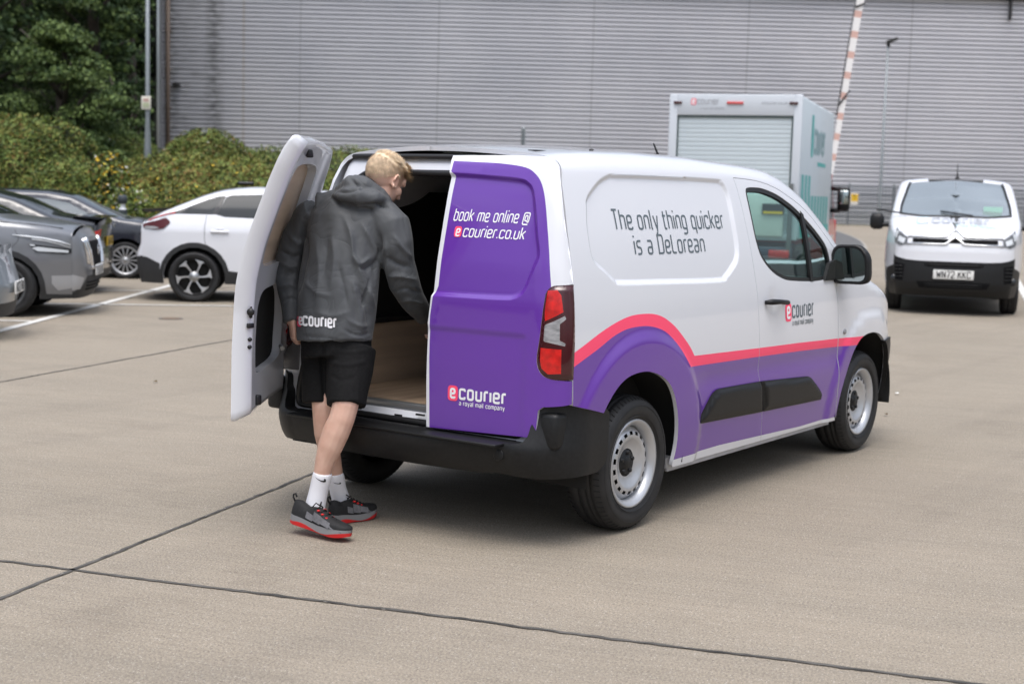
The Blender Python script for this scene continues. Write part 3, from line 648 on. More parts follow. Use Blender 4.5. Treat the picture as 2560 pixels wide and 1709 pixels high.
# the wood beyond: one dark mass closing the view behind the trees
wr = np.random.default_rng(5); mb = MB(); rows = []; fw = np.array([cos(YAW), sin(YAW), 0]); rt = np.array([*_r[:2], 0]); lists = ([], [])
for i in range(14):
    row = []
    for j in range(40):
        px = -900+(1287)*j/39; h = 25*i/13; d = 84+5*np.sin(j*.9)+3*np.sin(i*1.7+j*.5)+wr.uniform(-2, 2)+max(0, h-14)*.8; row.append(tuple(CAM*[1, 1, 0]+(fw+rt*(px-1280)/3555)*d+[0, 0, h]))
    rows.append(row)
mb.strip(rows, 0, False); wm = mb.mesh(); Pw = []; 
for q in range(26000):
    i, j = wr.integers(0, 13), wr.integers(0, 39); a, b_ = wr.uniform(0, 1, 2); A_ = np.array(rows[i][j])*(1-a)+np.array(rows[i+1][j])*a; B_ = np.array(rows[i][j+1])*(1-a)+np.array(rows[i+1][j+1])*a; Pw.append(A_*(1-b_)+B_*b_-fw*wr.uniform(.1, 1.6))
Pw = np.array(Pw); leaves(lists, Pw, np.tile(-fw, (len(Pw), 1)), .42, (6, 3, .4)); Q = np.concatenate(lists[0]); mi_ = np.concatenate(lists[1])
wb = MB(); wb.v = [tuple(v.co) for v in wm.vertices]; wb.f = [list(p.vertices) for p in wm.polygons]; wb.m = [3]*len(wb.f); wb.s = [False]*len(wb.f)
b0 = len(wb.v); wb.v += [tuple(p) for p in Q.reshape(-1, 3)]; wb.f += [[b0+4*k, b0+4*k+1, b0+4*k+2, b0+4*k+3] for k in range(len(Q))]; wb.m += [int(k) for k in mi_]; wb.s += [False]*len(Q)
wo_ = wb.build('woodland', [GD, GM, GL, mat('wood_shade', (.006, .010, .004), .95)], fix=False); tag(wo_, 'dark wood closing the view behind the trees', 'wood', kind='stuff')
# thin lamp post with a small sign, and the bollard light
p = at_depth(369, 356, 41.); lp_ = thing('lamp_post', 'thin grey lamp post with a small white sign on the bank', 'lamp post', (p[0], p[1], .9))
mb = MB(); mb.tube([(0, 0, 0), (0, 0, 1.6), (0, 0, 2.4), (0, 0, 9)], [.10, .10, .065, .05], 8); mb.build('column', [GALV], lp_)
zs = 1.567+(454-260)/3555*41-.9; mb = MB(); M_ = Matrix.Rotation(atan2(WX[1], WX[0]), 4, 'Z'); mb.box((-.02, -.09, zs), (.27, .02, .38), r=.008, M=M_); mb.build('sign_plate', [mat('sign_cream', (.66, .63, .55), .5)], lp_)
mb = MB(); mb.box((-.02, -.103, zs+.08), (.16, .006, .08), M=M_); mb.box((-.02, -.103, zs-.06), (.18, .006, .12), 1, M=M_); mb.build('sign_print', [mat('sign_pink', (.5, .32, .28), .5), mat('sign_green', (.42, .46, .30), .5)], lp_)
p = at_depth(307, 560, 27.5); bo = thing('bollard_light', 'dark bollard light standing between the parked cars and the bank', 'bollard', (p[0], p[1], 0)); zt = 1.567+(452-487)/3555*27.5
BK = mat('bollard_grey', (.035, .045, .055), .5); mb = MB(); mb.lathe([(.085, 0), (.085, zt-.28)], 18, axis='z'); mb.build('shaft', [BK], bo); mb = MB(); mb.lathe([(.075, zt-.28), (.045, zt-.23), (.045, zt-.17)], 18, axis='z'); mb.build('lens', [mat('bollard_lens', (.7, .72, .74), .3)], bo); mb = MB(); mb.lathe([(.055, zt-.17), (.088, zt-.16), (.088, zt-.03), (.06, zt), (0, zt)], 18, axis='z'); mb.build('cap', [BK], bo)
# ================================================================= the purple and white courier van (x forward, right side at -y)
van = thing('courier_van', 'small white and purple panel van with a pink stripe and one rear door open', 'van')
WP = np.array([-0.01078773, 0.03301178, -0.21982945, 0.29102671, 0.81111467])
_zs = ([-.6, .9, 1.16, 1.40, 1.575, 1.72, 1.965, 2.258, 2.45, 2.68, 2.85, 3.0, 3.2, 3.45], [1.655, 1.66, 1.66, 1.648, 1.622, 1.580, 1.478, 1.272, 1.115, 1.055, 1.005, .955, .89, .80])
_ze = ([-.6, -.5, -.30, -.1, .32, .82, 1.4, 1.65, 1.80, 2.0, 2.25, 2.5, 2.7, 2.85, 3.0, 3.2, 3.45], [1.722, 1.735, 1.752, 1.763, 1.772, 1.768, 1.748, 1.732, 1.700, 1.620, 1.455, 1.265, 1.155, 1.115, 1.075, 1.02, .94])
def sm_interp(x, xs, ys, d=.06): return (np.interp(x-d, xs, ys)+2*np.interp(x, xs, ys)+np.interp(x+d, xs, ys))/4
def zsh(x): return sm_interp(x, *_zs)
def ze(x): return sm_interp(x, *_ze)
REC = [(-.355, 1.50), (-.33, 1.545), (-.215, 1.612), (-.12, 1.642), (-.05, 1.649), (.367, 1.652), (.92, 1.648), (.99, 1.640), (1.022, 1.61), (1.036, 1.56), (1.03, 1.45), (1.025, 1.31), (1.0, 1.25), (.955, 1.215), (.86, 1.165), (.775, 1.149), (.197, 1.161), (-.165, 1.170), (-.22, 1.182), (-.30, 1.23), (-.365, 1.27), (-.382, 1.32), (-.378, 1.42)]
REC = catmull(REC, 4, True)
def inset(poly, d):
    P = np.array(poly); c = P.mean(0); out = []
    for i in range(len(P)):
        t = P[(i+1) % len(P)]-P[i-1]; n = np.array([-t[1], t[0]]); n /= max(np.linalg.norm(n), 1e-9)
        if n@(c-P[i]) < 0 and False: n = -n
        out.append(P[i]+n*d)
    return [tuple(p) for p in out]
def area(p): p = np.array(p); return 0.5*np.sum(p[:, 0]*np.roll(p[:, 1], -1)-np.roll(p[:, 0], -1)*p[:, 1])
if area(REC) < 0: REC = REC[::-1]
RLINES = [(lambda q: q+[q[0]])(inset(REC, d)) for d in (.026, .016, .008, 0, -.008, -.016, -.026)]
def w0(z): return np.polyval(WP, z)
def w_side(x, z):
    w = w0(z)-.012*np.clip((.3-x)/.9, 0, 2)**2-.54*np.clip(x-2.9, 0, 9)**2
    r = np.hypot(x, z-.317); w = w+.016*sstep((.64-r)/.07)*sstep((1.02-z)/.10)
    r2 = np.hypot(x-2.785, z-.317); w = w+.016*sstep((.60-r2)/.08)
    w = w-.010*np.exp(-((z-.655)/.055)**2)*sstep((x-.42)/.25)*sstep((2.42-x)/.25)
    w = w-.006*np.exp(-((x-1.39)**2+(z-1.015)**2)/.045**2)
    return w
def body_f(A):
    x, V = A[:, 0], A[:, 1]; s, e = zsh(x), ze(x); P = np.zeros((len(A), 3)); P[:, 0] = x
    side = V <= s
    z = np.where(side, V, s); y = w_side(x, z)
    if side.any():
        d = sdist(np.stack([x, V], 1)[side], REC); yy = y[side]-.016*sstep((d+.016)/.032); y[side] = yy
    t = np.clip(V-s, 0, 1.0)
    ys = w_side(x, s); dw = (w_side(x, s)-w_side(x, s-.02))/.02
    yq = ys-.17; cr_ = np.interp(x, [-.6, 1.6, 2.4, 3.5], [.028, .03, .06, .06])
    P0 = np.stack([ys, s], 1); P3 = np.stack([yq, e], 1); sl_ = 2*cr_/yq
    h = (e-s)*.62; P1 = P0+np.stack([dw*h, h], 1); P2 = P3+np.stack([np.full_like(h, .10), -.10*sl_], 1)
    TB = .30
    q = np.clip(t/TB, 0, 1)[:, None]
    B = (1-q)**3*P0+3*q*(1-q)**2*P1+3*q*q*(1-q)*P2+q**3*P3
    u = np.clip((t-TB)/(1-TB), 0, 1); yc = yq*(1-u); zc = e+cr_*(1-(yc/yq)**2)
    top = t > TB
    yt = np.where(top, yc, B[:, 0]); zt = np.where(top, zc, B[:, 1])
    P[:, 1] = -np.where(side, y, yt); P[:, 2] = np.where(side, z, zt)
    return P
def Vt(x, t): return float(zsh(np.array([x]))[0]+t)
def up(*pts): return [(x, Vt(x, t)) for x, t in pts]
RARCH = [(-.355, .60), (-.324, .639), (-.278, .683), (-.225, .719), (-.155, .746), (-.06, .757), (.031, .752), (.128, .726), (.208, .686), (.261, .636), (.302, .572), (.335, .493), (.354, .414), (.360, .337), (.350, .262)]
FARCH = [(2.357, .262), (2.365, .40), (2.405, .52), (2.47, .635), (2.56, .712), (2.66, .748), (2.785, .757), (2.90, .738), (3.0, .69), (3.10, .60), (3.17, .50), (3.205, .40), (3.215, .30)]
RARCH = catmull(RARCH, 3); FARCH = catmull(FARCH, 3)
STOP = [(-.62, .868), (-.583, .883), (-.492, .915), (-.364, .960), (-.243, .994), (-.134, 1.015), (-.037, 1.021), (.075, 1.017), (.159, 1.002), (.229, .976), (.30, .939), (.376, .886), (.439, .837), (.486, .789)]
SBOT = [(-.62, .808), (-.583, .823), (-.504, .850), (-.391, .888), (-.275, .931), (-.169, .957), (-.059, .965), (.039, .962), (.123, .948), (.196, .926), (.27, .886), (.346, .829), (.441, .738)]
STOP = catmull(STOP, 4)+[(1.2, .774), (1.73, .765), (2.592, .744), (2.70, .742)]; SBOT = catmull(SBOT, 4)+[(1.21, .727), (1.736, .717), (2.47, .697), (2.75, .69)]
PURP = SBOT+[(2.75, .24), (2.44, .272), (1.88, .267), (.87, .291), (.35, .287), (.30, .20), (-.62, .2)]
STRIPE = STOP+SBOT[::-1]
DREAR = catmull([(1.377, .248), (1.321, .418), (1.250, .594), (1.219, .723), (1.203, .928), (1.197, 1.05), (1.176, 1.237), (1.160, 1.451), (1.152, 1.60), (1.142, 1.672)], 4)
GUT = catmull([(1.142, 1.672), (1.40, 1.664), (1.575, 1.638), (1.72, 1.597), (1.965, 1.497), (2.258, 1.290), (2.36, 1.205)], 4)
DFRONT = catmull([(2.357, .248), (2.315, .409), (2.287, .64), (2.265, .833), (2.259, .979), (2.245, 1.06), (2.30, 1.13), (2.36, 1.205)], 4)
WIN = catmull([(1.242, 1.595), (1.276, 1.619), (1.403, 1.622), (1.50, 1.613), (1.625, 1.588), (1.72, 1.557), (1.815, 1.519), (1.941, 1.452), (2.08, 1.365), (2.170, 1.285), (2.195, 1.18), (2.165, 1.115), (2.071, 1.105), (1.896, 1.102), (1.65, 1.114), (1.547, 1.125), (1.454, 1.149), (1.38, 1.18), (1.327, 1.213), (1.285, 1.25), (1.262, 1.285), (1.245, 1.34), (1.237, 1.404), (1.236, 1.52)], 3, True)
def shift(pts, dx, dz=0): return [(a+dx, b+dz) for a, b in pts]
G_ = .0035
wsout = up((2.50, .30), (2.36, .35), (2.15, .38), (1.95, .40), (1.82, .44), (1.775, .60), (1.76, 1.0))
bodyA = [(-.513, 1.60), (-.547, 1.40), (-.560, 1.17), (-.588, .77), (-.580, .655)]+RARCH+[(.36, .249)]+shift(DREAR, -G_)+shift(GUT, 0, .006)+up((2.44, .18))+wsout+up((-.478, 1.0), (-.478, .6), (-.474, .30), (-.474, .10))+[(-.488, 1.655)]
body = panel('body', body_f, bodyA, [WHITE, PINK, PURPLE], regions=[(PURP, 2), (STRIPE, 1)], lines=RLINES+[[(r_*cos(a_), .317+r_*sin(a_)) for a_ in np.linspace(.45, pi-.55, 30)] for r_ in (.56, .575, .59, .605, .62, .64)], grid=.035, parent=van, flange=.02, mirror=True)
# left upper rear tucks in a little more than the right
def tk_(z): return .09*sstep((z-.55)/.3)+.165*sstep((z-.9)/.7)
def tuck(o):
    for v in o.data.vertices:
        if v.co.y > 0: v.co.y *= 1-float(tk_(v.co.z))*float(sstep((1.2-v.co.x)/1.2))
tuck(body)
bonnet = [(2.36+G_*2, .262)]+FARCH[1:]+[(3.40, .30), (3.43, .60)]+up((3.42, 0), (3.42, .3), (3.42, 1.0), (2.96, 1.0), (2.80, .62), (2.58, .32), (2.46, .17))+shift(DFRONT[::-1], G_*2)[:-1]
panel('bonnet', body_f, bonnet, [WHITE, PINK, PURPLE], regions=[(PURP, 2), (STRIPE, 1)], grid=.045, parent=van, flange=.02, mirror=True)
doorB = DREAR+GUT[1:]+DFRONT[::-1][1:]
rdoor = panel('front_door', body_f, doorB, [WHITE, PINK, PURPLE], holes=[WIN], regions=[(PURP, 2), (STRIPE, 1)], grid=.035, parent=van, flange=.02, label='driver door with the small logo')
ldoor = panel('front_door', lambda A: body_f(A)*[1, -1, 1], doorB, [WHITE, PINK, PURPLE], holes=[WIN], regions=[(PURP, 2), (STRIPE, 1)], grid=.05, parent=van, flange=.02, flip=True)
if area(WIN) < 0: WIN = WIN[::-1]
WIN_I = inset(WIN, .022)
def off_f(f, d):
    def g(A):
        h = 1e-3; P = f(A); N = np.cross(f(A+[h, 0])-f(A-[h, 0]), f(A+[0, h])-f(A-[0, h])); N /= np.maximum(np.linalg.norm(N, axis=1, keepdims=True), 1e-12)
        return P+N*d
    return g
def plain_f(A):
    A = np.asarray(A, float); P = np.zeros((len(A), 3)); P[:, 0] = A[:, 0]; P[:, 2] = A[:, 1]; P[:, 1] = -(w0(A[:, 1])); return P
seal_f = off_f(plain_f, -.004)
panel('window_seal', seal_f, WIN, [RUBBER], holes=[WIN_I], grid=.03, parent=rdoor, flange=.02)
bar = [(1.888, 1.10), (1.925, 1.10), (1.915, 1.48), (1.880, 1.50)]
panel('window_bar', off_f(plain_f, .002), bar, [RUBBER], grid=.03, parent=rdoor, flange=.02)
panel('window', off_f(plain_f, -.012), WIN, [GLASS], grid=.06, parent=rdoor)
panel('window', lambda A: off_f(plain_f, -.012)(A)*[1, -1, 1], WIN, [GLASS], grid=.06, parent=ldoor, flip=True)
ws = up((2.50, .305), (2.36, .355), (2.15, .385), (1.95, .405), (1.83, .445), (1.785, .60), (1.77, 1.0), (2.95, 1.0), (2.80, .63), (2.58, .335))
panel('windscreen', off_f(body_f, -.006), ws, [GLASS], grid=.06, parent=van, mirror=True)
# door handle, lock cup, logo
mb = MB()
hp = [(1.275, 1.012), (1.30, 1.016), (1.40, 1.012), (1.49, 1.004), (1.512, 1.0)]
def sp(x, z, o): return (x, -(float(w_side(np.array([x]), np.array([z]))[0])+o), z)
mb.tube([sp(hp[0][0], hp[0][1], .004), sp(hp[1][0], hp[1][1], .034), sp(hp[2][0], hp[2][1], .044), sp(hp[3][0], hp[3][1], .034), sp(hp[4][0], hp[4][1], .004)], [(.010, .012), (.016, .016), (.013, .018), (.014, .016), (.010, .012)], 10, flat=(0, 0, 1))
mb.build('door_handle', [BLACKP], rdoor)
def logo(mb, f, ox, oy, size, off, mi_sq, mi_e, mi_t, wide=.95, tagline=True, gap=.26, sq=1.25, wt=.18):
    """pink rounded square with an e, then the word; oy = baseline"""
    q, w = lettering('e', size*1.02, .19, wide=.95)
    a = size*sq
    lay(mb, fill_quads(rrect(0, 0, a*.80, a, a*.26)), f, ox, oy-(a-size*.73)/2, off, mi_sq)
    lay(mb, q, f, ox+(a*.80-w)/2, oy+.0*size, off+.0012, mi_e)
    q, w2 = lettering('cour1er', size*1.10, wt, gap=gap, wide=wide)
    lay(mb, q, f, ox+a*.80+size*.10, oy-.01*size, off, mi_t)
    if tagline:
        q, w3 = lettering('a royal mail company', size*.36, .14, gap=.25)
        lay(mb, q, f, ox+a*.80+size*.14, oy-size*.56, off, mi_t, sx=(w2*.97)/w3)
    return a*.80+size*.10+w2
mb = MB(); logo(mb, body_f, 1.530, .914, .080, .0016, 0, 1, 2, wide=.84, gap=.25, wt=.135); mb.build('lettering', [PINK, TEXTW, TEXTG], rdoor, fix=False)
# slogan on the side
mb = MB()
q, w = lettering('The only thing quicker', .087, .105, gap=.22); lay(mb, q, body_f, -.150, 1.408, .0016, sx=1.085/w)
q, w = lettering('is a DeLorean', .085, .105, gap=.23); lay(mb, q, body_f, .000, 1.293, .0016, sx=.690/w)
mb.build('lettering', [TEXTG], body, 'grey slogan on the white side panel', fix=False)
# side mouldings
M1 = rounded([(.578, .438), (.582, .468), (.69, .580), (.75, .600), (1.240, .592), (1.314, .418)], [.004, .01, .03, .03, .006, .006])
M2 = rounded([(1.249, .592), (1.89, .562), (2.04, .480), (2.106, .436), (2.106, .402), (1.323, .418)], [.006, .05, .05, .012, .012, .006])
def bump_f(poly, d0):
    def g(A):
        A = np.asarray(A, float); d = sdist(A, poly); P = plain_f(A); o = .006+d0*sstep((d+.002)/.03)+.006*sstep((A[:, 1]-.40)/.14)*sstep((d)/.05); P[:, 1] -= o; return P
    return g
panel('side_moulding', bump_f(M1, .016), M1, [BLACKP], grid=.02, parent=van, flange=.02)
panel('side_moulding', bump_f(M2, .016), M2, [BLACKP], grid=.02, parent=rdoor, flange=.02)
mb = MB(); c = sp(2.364, .786, .004); mb.lathe([(0, -.006), (.014, -.005), (.017, 0), (.017, .004)], 16, c=c); mb.build('side_indicator', [LAMPCLR], van)
# sill underside, wheel housings and floor pan
mb = MB()
SILLM = mat('sill_grey', (.42, .42, .44), .5, noise=(8, .15))
for sg in (-1, 1):
    mb = MB(); mb.box((1.36, sg*.80, .262), (2.0, .10, .05)); mb.box((1.36, sg*.845, .236), (1.98, .014, .030)); mb.build('sill', [SILLM], van)

mb = MB()
mb.box((1.55, 0, .36), (3.7, 1.46, .06)); mb.box((1.36, 0, .29), (2.0, 1.5, .12)); mb.box((.85, 0, .25), (.9, 1.02, .16)); mb.box((2.9, 0, .25), (1.2, 1.02, .16)); mb.box((1.4, 0, .24), (1.6, 1.3, .10)); mb.tube([(-.35, .2, .36), (1.0, .22, .27), (2.2, .2, .28)], .035, 8); mb.tube([(0, -.7, .30), (0, .7, .30)], .05, 8); mb.box((-.38, .05, .36), (.35, .9, .08), r=.04)
mb.build('underbody_fill', [mat('underbody_fill', (.012, .012, .012), .8)], van)  # lower boxes added to block light and deepen the shade below
for cx in (0, 2.785):
    for sgn in (-1, 1):
        mb = MB(); n = 24; ys = [sgn*.895, sgn*.60]
        rows = [[(cx+.445*cos(a), y_, .33+.44*sin(a)) for y_ in ys] for a in np.linspace(-.15, pi+.15, n)]
        mb.strip(rows); mb.box((cx, sgn*.59, .55), (.95, .02, .55))
        mb.build('wheel_housing', [mat('wheel_liner', (.010, .010, .010), .9)], van)
# ---------------------------------------------------------------- wheels
def wheel(parent, x, y, sgn, R=.317, rim=.204, width=.195, style='steel', rz=0.0, steer=0.0, spokes=10, dark=None):
    """sgn -1 = right side (outer face towards -y)"""
    hw = width/2; k = R/.317
    hub = MB(); hub.lathe([(0, .012), (.028, .012), (.034, .004), (.060*k, .002), (.066*k, -.008), (.066*k, -.05)], 24)
    if style == 'steel':
        for j in range(5):
            a = 2*pi*j/5+.3; hub.lathe([(0, .012), (.010, .012), (.011, .0)], 8, c=(.048*cos(a), 0, .048*sin(a)))
    ty = MB()
    prof = [(rim-.004, hw-.022), (rim+.008, hw-.006), (rim+.03, hw+.003), (rim+(R-rim)*.48, hw+.008), (rim+(R-rim)*.78, hw+.002), (R-.014, hw-.014), (R-.004, hw-.030)]
    gx = [(hw-.045)*q for q in (1, .93, .42, .35, -.35, -.42, -.93, -1)]
    prof += [(R, gx[0]), (R-.007, gx[1]-.002), (R-.007, gx[1]-.006), (R+.001, gx[1]-.009), (R+.001, gx[2]), (R-.007, gx[2]-.003), (R-.007, gx[3]), (R+.001, gx[3]-.003), (R+.001, gx[4]), (R-.007, gx[4]-.003), (R-.007, gx[5]), (R+.001, gx[5]-.003), (R, gx[7])]
    prof += [(R-.004, -hw+.030), (R-.014, -hw+.014), (rim+(R-rim)*.78, -hw-.002), (rim+(R-rim)*.48, -hw-.008), (rim+.01, -hw), (rim-.004, -hw+.02)]
    ty.lathe(prof, 72)
    nb = 66                                        # shoulder blocks: short sipes cut the tread edge
    for j in range(nb):
        a = 2*pi*j/nb
        for s_ in (1, -1):
            p0 = ((R-.0035)*cos(a), s_*(hw-.034), (R-.0035)*sin(a)); p1 = ((R-.017)*cos(a+.02), s_*(hw-.008), (R-.017)*sin(a+.02))
            ty.tube([p0, p1], .0028, 4, mi=1, cap=False)
    for rr_, wd_ in ((rim+.022, .002), (rim+(R-rim)*.62, .0022)):  # raised sidewall rings
        ty.lathe([(rr_-wd_, hw+.004), (rr_, hw+.0085), (rr_+wd_, hw+.004)], 60)
    rm = MB()
    bar_ = [(rim+.006, hw-.012), (rim+.004, hw-.002), (rim-.006, hw-.004), (rim-.012, hw-.012), (rim-.024, hw-.020), (rim-.028, hw-.050), (rim-.030, -hw+.03)]
    rm.lathe(bar_, 60, mi=1 if style == 'petal' else 0)
    if style == 'steel':
        nh = 18; per = 8; n = nh*per
        dish = [(rim-.030, hw-.052), (rim-.040, hw-.042), (rim-.050, hw-.030), (rim-.054, hw-.026), (rim-.066, hw-.022), (rim-.070, hw-.0215), (rim-.080, hw-.020), (rim-.092, hw-.026), (rim-.104, hw-.036), (.070*k, hw-.046), (.066*k, hw-.046)]
        rm.lathe(dish, n, skip=lambda i, j: (i in (3, 4) and (j % per) in (2, 3, 4, 5)))
        rm.lathe([(0, hw-.075), (rim-.030, hw-.080)], 30, mi=1)
        hy = hw-.046
    else:
        rm.lathe([(0, hw-.070), (rim-.02, hw-.075)], 30, mi=1)
        hy = hw-.022
        for j in range(spokes):
            a = 2*pi*j/spokes
            def pt(r, da, h): return (r*cos(a+da), h, r*sin(a+da))
            if style == 'petal':
                w1, w2, w3 = .20, .10, .52
                rows = [[pt(.04, -.30, hw-.022), pt(.04, .30, hw-.022)], [pt(rim*.45, -.07, hw-.014), pt(rim*.45, .09, hw-.016)], [pt(rim*.68, -.02, hw-.012), pt(rim*.68, .13, hw-.014)], [pt(rim*.82, .0, hw-.010), pt(rim*.82, .30, hw-.012)], [pt(rim*.97, -.10, hw-.012), pt(rim*.97, .50, hw-.014)]]
            elif style == 'split':
                rows = [[pt(.03, -.20, hw-.020), pt(.03, .20, hw-.020)], [pt(rim*.5, -.075, hw-.012), pt(rim*.5, .075, hw-.012)], [pt(rim*.97, -.06, hw-.014), pt(rim*.97, .06, hw-.014)]]
            else:
                rows = [[pt(.03, -.5, hw-.030), pt(.03, .5, hw-.030)], [pt(rim*.4, -.16, hw-.018), pt(rim*.4, .16, hw-.018)], [pt(rim*.97, -.13, hw-.014), pt(rim*.97, .13, hw-.014)]]
            rm.strip(rows, 0, False)
            rm.strip([[r_[0], (r_[0][0]*.98, r_[0][1]-.03, r_[0][2]*.98)] for r_ in rows], 1, False); rm.strip([[r_[1], (r_[1][0]*.98, r_[1][1]-.03, r_[1][2]*.98)] for r_ in rows], 1, False)
    for m in (hub, ty, rm):
        m.v = [(p[0], -sgn*0+(p[1] if sgn > 0 else -p[1]), p[2]) for p in m.v]
    h = hub.build('wheel', [BLACKP if style == 'steel' else METAL], parent)
    for v in h.data.vertices: v.co.y += sgn*hy
    h.location = (x, y, R); h.rotation_euler = (0, 0, steer)
    ty.build('tyre', [TYRE, DARK], h); rm.build('rim', [dark or SILVER, DARK], h)
    return h
wheel(van, 0, -.784, -1); wheel(van, 0, .770, 1); wheel(van, 2.785, -.778, -1); wheel(van, 2.785, .778, 1)
# ---------------------------------------------------------------- rear: doors, lamps, bumper
_zr = ([.2, .3, .5, .8, 1.1, 1.25, 1.4, 1.55, 1.65, 1.72, 1.735, 1.76], [-.70, -.70, -.70, -.698, -.685, -.665, -.632, -.594, -.560, -.525, -.505, -.46])
def xr(z): return sm_interp(z, *_zr, d=.03)
def wr(z):
    """half width of the body at the door seam, following the roof's rounding at the top"""
    x = np.full_like(z, -.545); w = w_side(x, np.minimum(z, 1.655)); s = 1.655
    k = np.clip((z-s)/(1.737-s), 0, 1); return w-.17*(1-np.sqrt(np.clip(1-k*k, 0, 1)))
Q1, QE = .735, .955
def rear_f(A):
    q, z = A[:, 0], A[:, 1]; sg = np.sign(q); q = np.abs(q); x0 = xr(z); W = wr(z); P = np.zeros((len(A), 3)); P[:, 2] = z
    sc = W/.90; qn = q/sc; y1 = Q1*sc
    xs_ = -.556-.03*sstep((1.3-z)/.6)+.075*np.clip((z-1.40)/.33, 0, 1)**1.5                     # seam x
    t = np.clip((qn-Q1)/(QE-Q1), 0, 1.0); a = t*pi/2
    xa = x0+.03*(y1/.78)**2; xf_ = x0+.03*(np.minimum(q, y1)/.78)**2
    P[:, 0] = np.where(qn < Q1, xf_, xa+(xs_-xa)*(1-np.cos(a))); P[:, 1] = -sg*np.where(qn < Q1, q, y1+(W-y1)*np.sin(a))
    return P
DWIN = [(.08, 1.636), (.25, 1.634)]+catmull([(.365, 1.629), (.558, 1.617), (.615, 1.601), (.647, 1.566), (.676, 1.48), (.703, 1.379), (.724, 1.30), (.717, 1.255), (.700, 1.20), (.682, 1.15), (.661, 1.124), (.625, 1.108), (.593, 1.104), (.5, 1.101)], 4)+[(.25, 1.098), (.08, 1.094)]
if area(DWIN) < 0: DWIN = DWIN[::-1]
DLINES = [(lambda q: q+[q[0]])(inset(DWIN, d)) for d in (.020, .012, .006, 0, -.006, -.012, -.020)]
def rdoor_f(A):
    P = rear_f(A); q = np.abs(A[:, 0]); z = A[:, 1]
    d = sdist(np.stack([q, z], 1), DWIN+[]); dep = .018*sstep((d+.012)/.026)
    lo = .012*sstep((1.085-z)/.02)*sstep((z-.93)/.08)*sstep((.70-q)/.05)                          # ledge below the upper panel
    P[:, 0] += dep-.0*lo+.006*sstep((.96-z)/.03)*sstep((.72-q)/.04)
    return P
LAMP = rounded([(.955, 1.174), (.803, 1.170), (.780, 1.144), (.774, 1.05), (.769, .939), (.761, .865), (.766, .815), (.79, .780), (.835, .766), (.955, .770)], [0, .03, .02, .02, .02, .02, .03, .03, .03, 0])
DTOP = [(.197, 1.733), (.46, 1.731), (.69, 1.722), (.86, 1.70), (.95, 1.64)]
DOOR = [(.186, .492), (.180, .70), (.180, .965), (.192, 1.097), (.193, 1.35), (.190, 1.62), (.172, 1.70), (.168, 1.722)]+[(.46, 1.726), (.66, 1.722), (.80, 1.712), (.90, 1.69), (.93, 1.66)]+[(.948, 1.50), (.948, 1.178)]+LAMP[1:-1]+[(.948, .762), (.952, .663), (.795, .647), (.776, .630), (.770, .528), (.752, .508)]
VIOLET = [(.207, .40), (.191, .87), (.191, 1.0), (.203, 1.105), (.214, 1.135), (.216, 1.40), (.214, 1.634), (.192, 1.65), (.188, 1.697)]+catmull([(.30, 1.694), (.455, 1.688), (.583, 1.673), (.639, 1.647), (.684, 1.598), (.721, 1.510), (.766, 1.337), (.798, 1.172)], 5)+[(.799, 1.15), (.80, 1.1), (.96, .9), (1.0, .4)]
rd = panel('rear_door', rdoor_f, DOOR, [WHITE, PURPLE], regions=[(VIOLET, 1)], lines=DLINES+[[(.19, z), (.76, z)] for z in (1.085, 1.075, 1.065, .965, .955, .945, .935)], grid=.03, parent=van, flange=.045, label='right rear door, closed, purple')
mb = MB()
q, w = lettering('book me online @', .052, .115, gap=.215, slant=.13); lay(mb, q, rdoor_f, .246, 1.430, .0016, sx=.402/w)
q, w = lettering('e', .043, .16, slant=.10); sqr = rrect(0, 0, .040, .048, .013)
lay(mb, fill_quads(sqr), rdoor_f, .264, 1.356, .0016, 1); lay(mb, q, rdoor_f, .272, 1.362, .0030)
q, w = lettering('courier.co.uk', .050, .115, gap=.215, slant=.13); lay(mb, q, rdoor_f, .311, 1.360, .0016, sx=.328/w)
logo(mb, rdoor_f, .304, .642, .054, .0016, 1, 0, 0, wide=1.12, gap=.30, sq=1.28)
mb.build('lettering', [TEXTW, PINK], rd, fix=False)
# lamp cluster (both sides)
RED1 = [(.790, 1.148), (.842, 1.153), (.868, 1.13), (.889, 1.060), (.79, 1.018), (.785, 1.06)]
RED1 = [(.772+(a-.772)*.80, b) for a, b in RED1]
RED2 = [(.777, .903), (.89, .900), (.896, .797), (.822, .792), (.787, .815), (.777, .85)]
RED2 = [(.772+(a-.772)*.80, b) for a, b in RED2]
CLR = [(.790, .998), (.796, 1.004), (.900, 1.044), (.910, 1.030), (.872, 1.008), (.877, .938), (.915, .926), (.912, .914), (.796, .930), (.790, .935)]
CLR = [(.772+(a-.772)*.80, b) for a, b in CLR]
def lamp_f(A):
    P = rear_f(A); d = sdist(np.stack([np.abs(A[:, 0]), A[:, 1]], 1), LAMP); n = np.array([[-1, 0, 0]])
    P[:, 0] -= .010*sstep(d/.02)-.002; P[:, 1] *= 1+.006*sstep(d/.02)
    return P
lp = panel('tail_lamp', lamp_f, LAMP, [LAMPDARK, LAMPRED, LAMPCLR], regions=[(RED1, 1), (RED2, 1), (CLR, 2)], grid=.012, parent=van, flange=.03)
mir = lambda A: lamp_f(np.asarray(A)*[-1, 1])
lamp2 = panel('tail_lamp', lambda A: (lambda P: np.stack([P[:, 0], -P[:, 1]*(1-tk_(P[:, 2])), P[:, 2]], 1))(lamp_f(A)), LAMP, [LAMPDARK, LAMPRED, LAMPCLR], regions=[(RED1, 1), (RED2, 1), (CLR, 2)], grid=.02, parent=van, flange=.03, flip=True)
